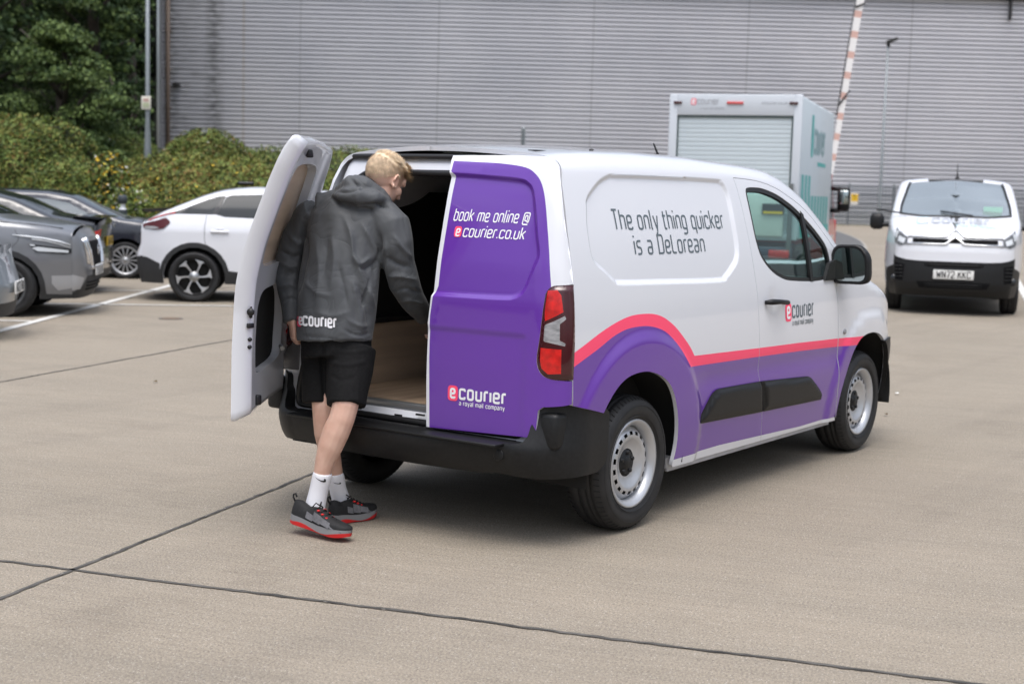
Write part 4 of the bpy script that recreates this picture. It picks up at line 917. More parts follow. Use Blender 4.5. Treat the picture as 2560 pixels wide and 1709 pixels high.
# reversing lamp reflector ribs
# bumper
def bz(z): return np.interp(z, [.22, .30, .335, .36, .40, .44, .468, .50, .57, .66], [-.02, .01, .035, .055, .072, .080, .078, .045, .028, .016])
def bump2_f(A):
    q, z = A[:, 0], A[:, 1]; sg = np.sign(q); aq = np.abs(q); P = np.zeros((len(A), 3)); P[:, 2] = z
    b = sm_interp(z, [.22, .30, .335, .36, .40, .44, .468, .50, .57, .66], [-.03, .0, .030, .050, .068, .078, .076, .060, .034, .020], .012)
    ex = 1+.25*sstep((.6-aq)/.4)
    bs = b*(1+.25*sstep((.62-aq)/.5)); xb = -.70-bs+.05*(np.minimum(aq, .66)/.70)**2; yb = .905+b*.16
    t = np.clip((aq-.66)/.42, 0, 1); a = t*pi/2; xa = -.70-b+.05*(.66/.70)**2
    xs_ = -.44
    s = np.clip(aq-1.08, 0, 1)
    P[:, 0] = np.where(aq < .66, xb, xa+(xs_-xa)*(1-np.cos(a)))+s; P[:, 1] = -sg*np.where(aq < .66, aq, .66+(yb-.66)*np.sin(a)); P[:, 1] *= np.where(P[:, 1] > 0, 1-.06*sstep(P[:, 1]/.6), 1)
    return P
BUMP = [(0, .322), (.50, .324), (.60, .335), (.68, .330), (.80, .325), (1.08, .335), (1.14, .37), (1.155, .50), (1.165, .594), (1.10, .640), (.97, .662), (.87, .650), (.800, .646), (.783, .634), (.778, .58), (.760, .565), (.755, .515), (.735, .488), (.70, .480), (0, .478)]
BUMP = rounded(BUMP, .012)
full = BUMP[:]
half = [p for p in BUMP if p[0] > 1e-6]
BOUT = half+[(-a, b) for a, b in half[::-1]]
bmp = panel('rear_bumper', bump2_f, BOUT, [BLACKP], lines=[[(-1.1, z), (1.1, z)] for z in (.335, .36, .44, .468)]+[[(.60, .335), (.69, .385), (1.0, .40)]], grid=.028, parent=van, flange=.07, fdir=(1, 0, .0))
mb = MB(); c = bump2_f(np.array([[.625, .425]]))[0]
mb.lathe([(.027, .004), (.027, -.002), (.024, -.004), (.0, -.004)], 20, axis='x', c=tuple(c)); mb.build('tow_cover', [BLACKP], bmp)
mb = MB(); mb.box((-.715, -.03, .474), (.17, 1.24, .012), r=.004); mb.build('bumper_step', [BLACKP], bmp)
mb = MB()
for sy in (-1, 1): mb.box((-.585, sy*.82, .54), (.14, .10, .16), r=.02)
mb.box((-.55, 0, .42), (.2, 1.3, .12)); mb.build('bumper_core', [BLACKP], bmp)
# front bumper (black nose cap round the front)
def nose_f(A):
    q, z = A[:, 0], A[:, 1]; sg = np.sign(q); aq = np.abs(q); P = np.zeros((len(A), 3)); P[:, 2] = z
    t = np.clip(aq, 0, 1); w1 = w_side(np.full_like(z, 3.40), z)+.02*sstep((.66-z)/.1)
    xf = np.interp(z, [.2, .3, .5, .7, .85, .95, 1.05], [3.60, 3.66, 3.68, 3.66, 3.62, 3.56, 3.45])
    a = t*pi/2; P[:, 1] = -sg*w1*np.sin(a)**.9; P[:, 0] = 3.40+(xf-3.40)*np.cos(a)**.8
    return P
panel('front_bumper', nose_f, [(-.995, .24), (.995, .24), (.995, .62), (.6, .60), (-.6, .60), (-.995, .62)], [BLACKP], grid=.06, parent=van, flip=True)
panel('nose', nose_f, [(-.995, .625), (-.6, .605), (.6, .605), (.995, .625), (.995, .84), (0, 1.0), (-.995, .84)], [WHITE], grid=.06, parent=van, flip=True)
BR = [(2.98, .64), (3.06, .66), (3.16, .70), (3.43, .66), (3.43, .26), (3.215, .28), (3.205, .40), (3.17, .50), (3.10, .60)]
panel('bumper_end', off_f(body_f, .012), [(2.985, .688), (3.12, .705), (3.43, .66), (3.43, .26), (3.212, .27), (3.203, .40), (3.168, .50), (3.098, .60), (3.04, .655)], [BLACKP], grid=.04, parent=van, flange=.03)
panel('bumper_end', lambda A: off_f(body_f, .012)(A)*[1, -1, 1], [(2.985, .688), (3.12, .705), (3.43, .66), (3.43, .26), (3.212, .27), (3.203, .40), (3.168, .50), (3.098, .60), (3.04, .655)], [BLACKP], grid=.06, parent=van, flip=True)
# ---------------------------------------------------------------- cargo bay
mb = MB(); mb.box((.33, 0, .555), (1.75, 1.17, .02)); mb.build('cargo_floor', [PLYF], van)
mb = MB(); mb.box((.25, .585, .72), (1.60, .014, .31)); mb.build('plywood_lining', [PLY], van)
mb = MB(); mb.box((-.572, 0, .553), (.045, 1.44, .03), r=.006); mb.build('floor_trim', [METAL], van)
mb = MB(); mb.prism([(-.64, .478), (-.57, .478), (-.55, .54), (-.60, .535)], -.72, .72, axis='y'); mb.box((-.645, .02, .515), (.004, .045, .012), 1); mb.box((-.63, -.10, .53), (.01, .05, .008), 1); mb.build('load_sill', [WHITE, DARK], van)
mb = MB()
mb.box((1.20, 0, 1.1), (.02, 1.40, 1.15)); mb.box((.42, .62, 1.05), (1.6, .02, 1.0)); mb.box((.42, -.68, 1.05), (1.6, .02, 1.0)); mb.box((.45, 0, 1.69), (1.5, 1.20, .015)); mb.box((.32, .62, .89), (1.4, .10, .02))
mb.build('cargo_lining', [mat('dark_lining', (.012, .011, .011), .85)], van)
# opening frame: painted jamb ring and rubber seal
def jamb_f(A):
    P = rear_f(A*[1, 1]); k = 1-.055; P[:, 0] = np.maximum(P[:, 0]+.055, -.66)+.0; P[:, 1] *= .955; return P
OPEN = rounded([(-.70, .50), (.70, .50), (.690, 1.1), (.63, 1.64), (-.63, 1.64), (-.690, 1.1)], [.03, .03, .1, .20, .20, .1], True, 8)
JO = [(-.95, .50), (.95, .50), (.95, 1.62)]+[(.90, 1.69), (.80, 1.705), (.6, 1.715), (0, 1.722), (-.6, 1.715), (-.80, 1.705), (-.90, 1.69)]+[(-.95, 1.62)]
jb = panel('door_frame', jamb_f, JO, [WHITE], holes=[OPEN], grid=.04, parent=van, flange=.0)
tuck(jb)
mb = MB(); pts = jamb_f(np.array(resample(OPEN, .05)))+np.array([-.012, 0, 0]); pts[:, 1] = np.where(pts[:, 1] > 0, pts[:, 1]*(1-tk_(pts[:, 2])), pts[:, 1])
mb.tube([tuple(p) for p in pts]+[tuple(pts[0])], .016, 8, cap=False); mb.build('door_seal', [RUBBER], van)
mb = MB(); pts = [jamb_f(np.array([[q_, 1.712]]))[0]+np.array([-.02, 0, .004]) for q_ in np.linspace(-.72, .3, 20)]; mb.tube([(p_[0], p_[1]*(1-.26*(p_[1] > 0)), p_[2]) for p_ in pts], .013, 8); mb.build('roof_seal', [RUBBER], van)
mb = MB()
for z in (1.0, .95, .62):                                     # hinge gear beside the left lamp
    mb.box((-.60, .80, z-.12), (.06, .05, .05), r=.008)
mb.build('door_hinge', [METAL], van)
mb = MB(); mb.tube([(-.60, .83, .82), (-.72, .72, .80), (-.80, .62, .79)], .012, 6); mb.build('check_strap', [METAL], van)
mb = MB(); mb.box((-.605, .76, .73), (.03, .16, .14), r=.01); mb.build('hinge_plate', [mat('hinge_plate', (.16, .16, .17), .45)], van)
# ---------------------------------------------------------------- open left door, turned about its hinge line
HX, HY, OPEN_A = -.585, .775, radians(-54)
ca, sa = cos(OPEN_A), sin(OPEN_A)
def turn(P):
    P = np.array(P, float); y = P[:, 1]*np.where(P[:, 1] > 0, 1-np.maximum(tk_(P[:, 2]), .09), 1.0); dx, dy = P[:, 0]-HX, y-HY
    ln = .075*sstep((P[:, 2]-.95)/.85)
    return np.stack([HX+ca*dx-sa*dy+ca*ln, HY+sa*dx+ca*dy+sa*ln, P[:, 2]+.055], 1)
def ld(depth, base=rdoor_f):
    def g(A):
        A = np.asarray(A, float); P = base(A*[-1, 1])*1.0; P[:, 1] *= 1
        P = rear_f(A*[-1, 1]) if base is rear_f else P
        P[:, 0] += depth; return turn(P)
    return g
# parameter q runs from -.176 (free edge, just right of the centre) to +.95 (hinge side), all on the left
LD = [(-.176, .492), (-.176, .965), (-.188, 1.097), (-.20, 1.35), (-.214, 1.62), (-.204, 1.70), (-.20, 1.722), (.20, 1.727), (.66, 1.718), (.80, 1.708), (.88, 1.69), (.905, 1.64), (.92, 1.50), (.92, 1.178), (.775, 1.178), (.745, 1.15), (.735, .94), (.727, .86), (.735, .80), (.77, .765), (.83, .752), (.92, .752), (.92, .663), (.78, .645), (.76, .52), (.74, .50)]
lo = panel('rear_door', ld(0, rear_f), LD, [WHITE, PURPLE], grid=.05, parent=van, flange=0, flip=True, label='left rear door, swung open')
UPW = catmull([(-.09, 1.22), (-.10, 1.40), (-.11, 1.52), (-.08, 1.58), (0, 1.60), (.3, 1.61), (.55, 1.60), (.64, 1.56), (.68, 1.46), (.70, 1.30), (.69, 1.22), (.62, 1.17), (.3, 1.155), (-.03, 1.16)], 4, True)
LOW = catmull([(-.03, .72), (-.04, .92), (0, 1.00), (.10, 1.04), (.3, 1.05), (.50, 1.05), (.60, 1.02), (.64, .94), (.63, .78), (.58, .70), (.3, .68), (.03, .68)], 4, True)
INN = [(-.110, .535), (-.118, .965), (-.130, 1.10), (-.142, 1.35), (-.155, 1.62), (-.12, 1.675), (.2, 1.685), (.62, 1.675), (.76, 1.655), (.84, 1.58), (.86, 1.45), (.86, 1.2), (.72, 1.19), (.69, 1.15), (.68, .85), (.70, .74), (.70, .54)]
DEP = .075
ip = panel('inner_panel', ld(DEP, rear_f), INN, [WHITE], holes=[UPW, LOW], grid=.04, parent=lo, flange=.045, fdir=(-.045/.045*ca, -sa, 0))
# shut face: sloping band from the outer skin's edge to the inner panel
LDr = resample(LD, .03); INr = resample(INN, .03)
LDr = [(.36+(a-.36)*1.006, 1.1+(b_-1.1)*1.005) for a, b_ in LDr]; a0 = ld(-.004, rear_f)(np.array(LDr)); a1 = ld(DEP, rear_f)(np.array(INr))
# match by angle round the centre
cen = np.array([.33, 1.08])
def byang(pts2, P3):
    A = np.array(pts2)-cen; an = np.arctan2(A[:, 1], A[:, 0]); o = np.argsort(an); return an[o], P3[o]
an0, s0 = byang(LDr, a0); an1, s1 = byang(INr, a1); th = np.linspace(-pi, pi, 260)
def at_ang(an, S): return np.stack([np.interp(th, an, S[:, i], period=2*pi) for i in range(3)], 1)
r0, r1 = at_ang(an0, s0), at_ang(an1, s1)
midp = r0*.25+r1*.75
nin = np.array([ca, sa, 0])                                    # inward normal of the open door
mid = r0*.42+r1*.58+nin*.030
mb = MB(); mb.strip([[tuple(r0[i]), tuple(r0[i]+nin*.016), tuple(mid[i]), tuple(r1[i])] for i in range(len(th))], 0, True)
mb.build('shut_face', [WHITE], lo)
panel('plywood_panel', ld(DEP-.042, rear_f), UPW, [PLY], grid=.06, parent=lo)
panel('lower_cover', ld(DEP-.040, rear_f), LOW, [DARK], grid=.06, parent=lo)
# buffers, latch and holes on the shut face
mb = MB()
def shut(q, z, off):
    P = ld(DEP*.62+.02, rear_f)(np.array([[q, z]]))[0]; return P
out_dir = np.array([sa, -ca, 0])
def disc(q, z, r, h=.010):
    c = shut(q, z, 0)+out_dir*0.004
    e1 = nin; e2 = np.array([0, 0, 1.0]); n = 18
    ring = [tuple(c+e1*r*cos(2*pi*i/n)+e2*r*sin(2*pi*i/n)) for i in range(n)]; ring2 = [tuple(np.array(p)+out_dir*h*.8+(c-np.array(p))*.2) for p in ring]
    mb = MB(); mb.add(ring+ring2, [(i, (i+1) % n, n+(i+1) % n, n+i) for i in range(n)]+[[n+i for i in range(n)]], 0, True); mb.build('door_buffer', [RUBBER], lo)
disc(-.156, .965, .017, .010); disc(-.145, .945, .008); disc(-.140, .845, .010); disc(-.139, .812, .010); disc(-.148, .985, .004)
mb = MB(); c = shut(-.143, .905, 0)+out_dir*.006; mb.box(tuple(c), (.035, .016, .022), r=.005)
mb.build('door_latch', [RUBBER], lo)
mb = MB()
for q, z, s_ in ((.03, 1.655, .03), (.09, 1.648, .025), (.72, 1.33, .12), (.0, .56, .045)):
    mb = MB(); c = ld(DEP+.006, rear_f)(np.array([[q, z]]))[0]; mb.box(tuple(c), (.03, .03, s_), r=.006); mb.build('door_clip', [RUBBER], lo)
# ---------------------------------------------------------------- mirror, aerial, roof, cab
mb = MB()
cx, cz = 2.215, 1.19; oy = -.985
prof = rounded([(-.125, -.11), (.10, -.115), (.125, -.02), (.105, .12), (-.06, .125), (-.115, .06)], .055, True, 5)
# mirror head: loft from the glass face (facing back, -x) to a rounded front
rows = []
for k, (dx, s) in enumerate(((0.0, .93), (.004, 1.0), (.05, .99), (.09, .88), (.115, .62), (.122, .25))):
    rows.append([(cx+dx+.02*abs(a)/.1*0, oy+a*s, cz+b*s*.98) for a, b in prof+[prof[0]]])
mb.strip([list(r_) for r_ in rows]); mb.add(rows[0][:-1], [list(range(len(prof)))])
mb.box((cx+.045, -.895, cz-.085), (.07, .10, .05), r=.012); mb.prism([(2.07, 1.10), (2.215, 1.10), (2.215, 1.22), (2.12, 1.20)], -.905, -.885, axis='y')
mir_ = mb.build('door_mirror', [BLACKP], rdoor)
mb = MB(); mb.add([(cx-.0035, oy+a*.82, cz+b*.82) for a, b in prof], [list(range(len(prof)))]); mb.build('mirror_glass', [mat('mirror_glass', (.5, .56, .56), .04, metal=1.0)], rdoor)
mb = MB(); mb.box((2.26, .99, 1.19), (.09, .22, .20), r=.05); mb.build('door_mirror', [BLACKP], ldoor)
mb = MB(); mb.tube([(1.70, 0, 1.755), (1.64, 0, 1.82), (1.60, 0, 1.865)], [.012, .007, .005], 6); mb.lathe([(.03, 0), (.025, .012), (.012, .02)], 12, axis='z', c=(1.70, 0, 1.748)); mb.build('aerial', [RUBBER], van)
mb = MB()
for y_ in (-.45, -.52): pass
mb.box((-.33, -.52, 1.752), (.12, .05, .006), r=.002); mb.lathe([(0, .008), (.010, .006), (.012, 0)], 10, axis='z', c=(.02, -.575, 1.768)); mb.build('roof_cap', [RUBBER], van)
SEAT = mat('seat_fabric', (.10, .11, .115), .85, noise=(40, .2)); COVER = mat('seat_cover', (.52, .56, .56), .6, noise=(5, .2))
for sy, m_ in ((-.38, SEAT), (.05, SEAT), (.42, SEAT)):
    mb = MB(); mb.box((1.62, sy, .72), (.50, .44, .16), r=.06); mb.box((1.40, sy, 1.02), (.14, .44, .58), r=.06, M=Matrix.Translation((0, 0, 0))); mb.box((1.37, sy, 1.40), (.09, .24, .18), r=.04); mb.build('seat', [m_], van)
mb = MB(); mb.box((2.55, 0, .98), (.55, 1.50, .20), r=.06); mb.box((2.30, 0, .85), (.2, 1.4, .3), r=.05); mb.build('dashboard', [mat('dash_plastic', (.02, .02, .022), .6)], van)
mb = MB(); R_ = Matrix.Translation((2.10, -.38, 1.03)) @ Matrix.Rotation(radians(-62), 4, 'Y')
pts = [tuple(R_ @ Vector((.185*cos(a), .185*sin(a), 0))) for a in np.linspace(0, 2*pi, 28)]; mb.tube(pts, .014, 6, cap=False)
mb.box((2.10, -.38, 1.03), (.04, .14, .07), r=.02); mb.tube([(2.10, -.38, 1.03), (2.25, -.38, .94)], .03, 8)
for a in (0, pi, -pi/2): mb.tube([tuple(R_ @ Vector((0, 0, 0))), tuple(R_ @ Vector((.18*sin(a), .18*cos(a), 0)))], .012, 5)
mb.build('steering_wheel', [RUBBER], van)
mb = MB(); mb.box((1.33, 0, .62), (.02, 1.5, .5)); mb.box((2.0, 0, .5), (1.5, 1.6, .02)); mb.build('cab_floor', [mat('cab_floor', (.02, .02, .02), .9)], van)
# ================================================================= the man at the open door
man = thing('person', 'blond man in a charcoal hooded jacket and black shorts reaching into the purple van', 'person', tuple(at_z(835, 1330, 0)))
man_inv = Matrix.Translation(-Vector(man.location))
def at(px, py, d): return Vector(at_depth(px, py, d))
RV, UV, FV = Vector(_r2), Vector(_u2), Vector(_f)
def fuse(mb, voxel, smooth=3, fac=.5):
    me = mb.mesh('tmp'); bm = bmesh.new(); bm.from_mesh(me); bmesh.ops.recalc_face_normals(bm, faces=bm.faces); bm.to_mesh(me); bm.free()
    o = bpy.data.objects.new('tmp', me); COL.objects.link(o); m = o.modifiers.new('r', 'REMESH'); m.mode = 'VOXEL'; m.voxel_size = voxel
    s = o.modifiers.new('s', 'SMOOTH'); s.factor = fac; s.iterations = smooth
    dg = bpy.context.evaluated_depsgraph_get(); dg.update(); r = bpy.data.meshes.new_from_object(o.evaluated_get(dg), depsgraph=dg)
    bpy.data.objects.remove(o); bpy.data.meshes.remove(me)
    r.polygons.foreach_set('use_smooth', [True]*len(r.polygons)); r.materials.clear(); return r
def coords(me):
    a = np.empty(len(me.vertices)*3); me.vertices.foreach_get('co', a); return a.reshape(-1, 3)
def normals(me):
    a = np.empty(len(me.vertices)*3); me.vertices.foreach_get('normal', a); return a.reshape(-1, 3)
def setco(me, a): me.vertices.foreach_set('co', a.ravel()); me.update()
def to_px(P):
    D = P-CAM; z = D@_f; return np.stack([1280+3555*(D@_r2)/z, 854.5-3555*(D@_u2)/z], 1), z
def place(name, me, mats, parent=man, label=None):
    me.transform(Matrix.Translation(-Vector(man.location))) if parent is man else None
    return link(name, me, mats, parent, label)
def ell(mb, c, ax, n=20, k=14):
    """ellipsoid with three axis vectors"""
    c = Vector(c); vs_ = []; fs = []
    for i in range(k+1):
        t = pi*i/k
        for j in range(n):
            p = 2*pi*j/n; vs_.append(c+ax[0]*(sin(t)*cos(p))+ax[1]*(sin(t)*sin(p))+ax[2]*cos(t))
    for i in range(k):
        for j in range(n): fs.append((i*n+j, i*n+(j+1) % n, (i+1)*n+(j+1) % n, (i+1)*n+j))
    mb.add(vs_, fs, 0, True)
LT = (RV*.94-FV*.34).normalized(); FT = (FV*.94+RV*.34).normalized()       # torso: lateral and forward
SKIN = bpy.data.materials.new('skin'); SKIN.use_nodes = True
_b = SKIN.node_tree.nodes['Principled BSDF']; _b.inputs['Roughness'].default_value = .5; _b.inputs['Subsurface Weight'].default_value = .08; _b.inputs['Subsurface Radius'].default_value = (.02, .008, .004)
_n = SKIN.node_tree.nodes.new('ShaderNodeTexNoise'); _n.inputs['Scale'].default_value = 14; _n.inputs['Detail'].default_value = 5
_c = SKIN.node_tree.nodes.new('ShaderNodeValToRGB'); _c.color_ramp.elements[0].position = .35; _c.color_ramp.elements[0].color = (.62, .375, .285, 1); _c.color_ramp.elements[1].position = .7; _c.color_ramp.elements[1].color = (.72, .475, .375, 1)
_tc = SKIN.node_tree.nodes.new('ShaderNodeTexCoord'); SKIN.node_tree.links.new(_tc.outputs['Object'], _n.inputs[0]); SKIN.node_tree.links.new(_n.outputs[0], _c.inputs[0]); SKIN.node_tree.links.new(_c.outputs[0], _b.inputs['Base Color'])
# ---------------------------------------------------------------- head frame
HF = (RV*.58+FV*.66-UV*.48).normalized(); HU = (UV*.86+RV*.40+FV*.30); HU = (HU-HF*HU.dot(HF)).normalized(); HL = HU.cross(HF).normalized()
HC = at(962, 447, 6.60)
def hp_(a, b, c): return HC+HF*a+HL*b+HU*c            # forward, left, up
b = MB()
def leg(pts, rs): b.tube([at(*p) for p in pts], rs, 14)
NEAR = [(882, 880, 6.50), (872, 955, 6.45), (863, 1015, 6.42), (855, 1045, 6.42), (840, 1080, 6.43), (826, 1115, 6.44), (813, 1150, 6.45), (806, 1182, 6.46), (797, 1225, 6.47), (788, 1262, 6.47)]
leg(NEAR, [.080, .066, .060, .059, .062, .0575, .046, .040, .035, .034])
FAR = [(808, 880, 6.62), (811, 960, 6.60), (812, 1015, 6.58), (812, 1045, 6.585), (815, 1080, 6.60), (822, 1120, 6.63), (832, 1160, 6.66), (838, 1185, 6.68), (845, 1225, 6.71), (852, 1258, 6.73)]
leg(FAR, [.080, .066, .060, .056, .056, .052, .042, .037, .034, .034])
b.tube([at(838, 870, 6.55), at(842, 760, 6.56), at(862, 620, 6.60), at(885, 520, 6.63)], [(.15, .10), (.14, .10), (.16, .10), (.08, .07)], 16, flat=tuple(LT))
b.tube([at(890, 520, 6.64), at(925, 475, 6.62), HC+HU*-.03], [.062, .058, .06], 14)
b.tube([at(768, 553, 6.68), at(726, 652, 6.68), at(728, 748, 6.63), at(731, 808, 6.605)], [.04, .036, .030, .027], 10)
b.tube([at(975, 560, 6.52), at(997, 660, 6.55), at(1032, 745, 6.66), at(1072, 790, 6.815)], [.05, .042, .036, .028], 10)
# head: skull, jaw, face
ell(b, hp_(-.012, 0, .022), (HF*.100, HL*.076, HU*.088), 28, 20)
ell(b, hp_(.030, 0, -.040), (HF*.066, HL*.060, HU*.078), 24, 16)
ell(b, hp_(.058, 0, -.092), (HF*.034, HL*.034, HU*.026), 16, 10)
ell(b, hp_(.070, 0, .030), (HF*.030, HL*.058, HU*.034), 16, 10)
b.tube([hp_(.088, 0, .012), hp_(.106, 0, -.012), hp_(.117, 0, -.030), hp_(.098, 0, -.040)], [.009, .011, .0135, .011], 8)
ell(b, hp_(.089, 0, -.058), (HF*.011, HL*.024, HU*.007)); ell(b, hp_(.086, 0, -.069), (HF*.011, HL*.021, HU*.008))
for s in (-1, 1):
    ell(b, hp_(.086, s*.030, .020), (HF*.012, HL*.022, HU*.008)); ell(b, hp_(.062, s*.045, -.028), (HF*.026, HL*.018, HU*.024))
    # ear: rim loop and bowl
    R_ = [hp_(.004+.016*cos(a)-.010*sin(a)*.3, s*(.078+.010*(cos(a) < 0)), -.012+.031*sin(a)) for a in np.linspace(-pi*.75, pi*1.05, 14)]
    b.tube(R_, .0062, 6); ell(b, hp_(.002, s*.074, -.014), (HF*.014, HL*.010, HU*.026))
# hands
def hand(w, d, palm, thumbside, curl, size=1.0):
    """w wrist, d direction of the hand, palm = palm normal, thumbside = direction towards the thumb"""
    d, palm, th = d.normalized(), palm.normalized(), thumbside.normalized()
    b.tube([w-d*.02, w+d*.03, w+d*.075, w+d*.09], [(.026, .020), (.036, .017), (.041, .014), (.036, .011)], 12, flat=tuple(th))
    for i, (o, L) in enumerate(((.030, .072), (.0105, .080), (-.0095, .075), (-.0285, .060))):
        p = w+d*.085+th*o; a = 0; pts = [p-d*.015]; q = p.copy()
        for seg, k in ((.45, curl*.8), (.32, curl*1.1), (.23, curl*.8)):
            pts.append(q.copy()); a += k*(1+.06*i); q = q+(d*cos(a)+palm*sin(a))*L*seg
        pts.append(q); b.tube(pts, [.0095, .0092, .0085, .0078, .0062], 8)
    t0 = w+d*.03+th*.030; t1 = t0+(d*.7+th*.5+palm*.45).normalized()*.036; t2 = t1+(d*.9+palm*.5).normalized()*.030; t3 = t2+(d*.8+palm*.7-th*.2).normalized()*.024
    b.tube([w+d*.015+th*.012, t0, t1, t2, t3], [.015, .014, .0115, .010, .007], 8)
hand(at(731, 800, 6.60), (-UV*.98+RV*.05+FV*.1), RV*.6+FV*.6, FV*.8-RV*.3, .95)
hand(at(1073, 788, 6.82), (-UV*.85+RV*.35+FV*.3), -UV*.2-RV*.8+FV*.2, FV*.7+RV*.4, .75)
me = fuse(b, .0055, 2, .45)
from mathutils.bvhtree import BVHTree
HEADBV = BVHTree.FromPolygons([v.co.copy() for v in me.vertices], [p.vertices[:] for p in me.polygons]); place('body', me, [SKIN])
# eye shapes and brows are set into the face as small parts
mb = MB()
for s in (-1, 1): ell(mb, hp_(.080, s*.031, .004), (HF*.0105, HL*.0115, HU*.0055), 12, 8)
place('eyes', mb.mesh(), [mat('eye_white', (.30, .26, .23), .2)])
# ---------------------------------------------------------------- jacket
JK = bpy.data.materials.new('charcoal_shell_fabric'); JK.use_nodes = True; t_ = JK.node_tree; b_ = t_.nodes['Principled BSDF']
b_.inputs['Base Color'].default_value = (.068, .073, .079, 1); b_.inputs['Roughness'].default_value = .62; b_.inputs['Specular IOR Level'].default_value = .35; b_.inputs['Sheen Weight'].default_value = .1
tcn = t_.nodes.new('ShaderNodeTexCoord'); n1 = t_.nodes.new('ShaderNodeTexNoise'); n1.inputs['Scale'].default_value = 6.5; n1.inputs['Detail'].default_value = 2; n1.inputs['Distortion'].default_value = 1.2
n2 = t_.nodes.new('ShaderNodeTexNoise'); n2.inputs['Scale'].default_value = 700
a1 = t_.nodes.new('ShaderNodeBump'); a1.inputs['Strength'].default_value = .55; a1.inputs['Distance'].default_value = .014; a2 = t_.nodes.new('ShaderNodeBump'); a2.inputs['Strength'].default_value = .2; a2.inputs['Distance'].default_value = .0006
for n in (n1, n2): t_.links.new(tcn.outputs['Object'], n.inputs[0])
sb_ = t_.nodes.new('ShaderNodeMath'); sb_.operation = 'SUBTRACT'; sb_.inputs[1].default_value = .5; t_.links.new(n1.outputs[0], sb_.inputs[0])
ab_ = t_.nodes.new('ShaderNodeMath'); ab_.operation = 'ABSOLUTE'; t_.links.new(sb_.outputs[0], ab_.inputs[0]); pw_ = t_.nodes.new('ShaderNodeMath'); pw_.operation = 'POWER'; pw_.inputs[1].default_value = .7; t_.links.new(ab_.outputs[0], pw_.inputs[0])
t_.links.new(pw_.outputs[0], a1.inputs['Height']); t_.links.new(n2.outputs[0], a2.inputs['Height']); t_.links.new(a1.outputs[0], a2.inputs['Normal']); t_.links.new(a2.outputs[0], b_.inputs['Normal'])
b = MB()
SEC = [((836, 853, 6.53), .180, .145), ((836, 835, 6.53), .183, .146), ((839, 800, 6.535), .186, .148), ((843, 730, 6.545), .193, .148), ((852, 665, 6.565), .190, .145), ((862, 605, 6.585), .196, .14), ((872, 560, 6.60), .205, .132), ((881, 530, 6.615), .185, .118), ((889, 508, 6.63), .13, .10)]
b.tube([at(*s[0]) for s in SEC], [(s[1], s[2]) for s in SEC], 40, flat=tuple(LT))
b.tube([at(792, 535, 6.66), at(768, 553, 6.68), at(744, 595, 6.69), at(724, 652, 6.68), at(724, 700, 6.655), at(728, 748, 6.63), at(731, 795, 6.61), at(731, 806, 6.605)], [.085, .082, .074, .068, .062, .054, .046, .044], 20)
b.tube([at(955, 540, 6.55), at(978, 565, 6.52), at(988, 610, 6.52), at(996, 660, 6.545), at(1010, 708, 6.58), at(1031, 750, 6.66), at(1056, 782, 6.76), at(1063, 790, 6.785)], [.085, .085, .084, .076, .072, .062, .047, .045], 20)
b.tube([at(800, 530, 6.65), at(885, 520, 6.63), at(950, 535, 6.56)], [(.09, .075), (.11, .09), (.09, .075)], 18, flat=tuple(UV))
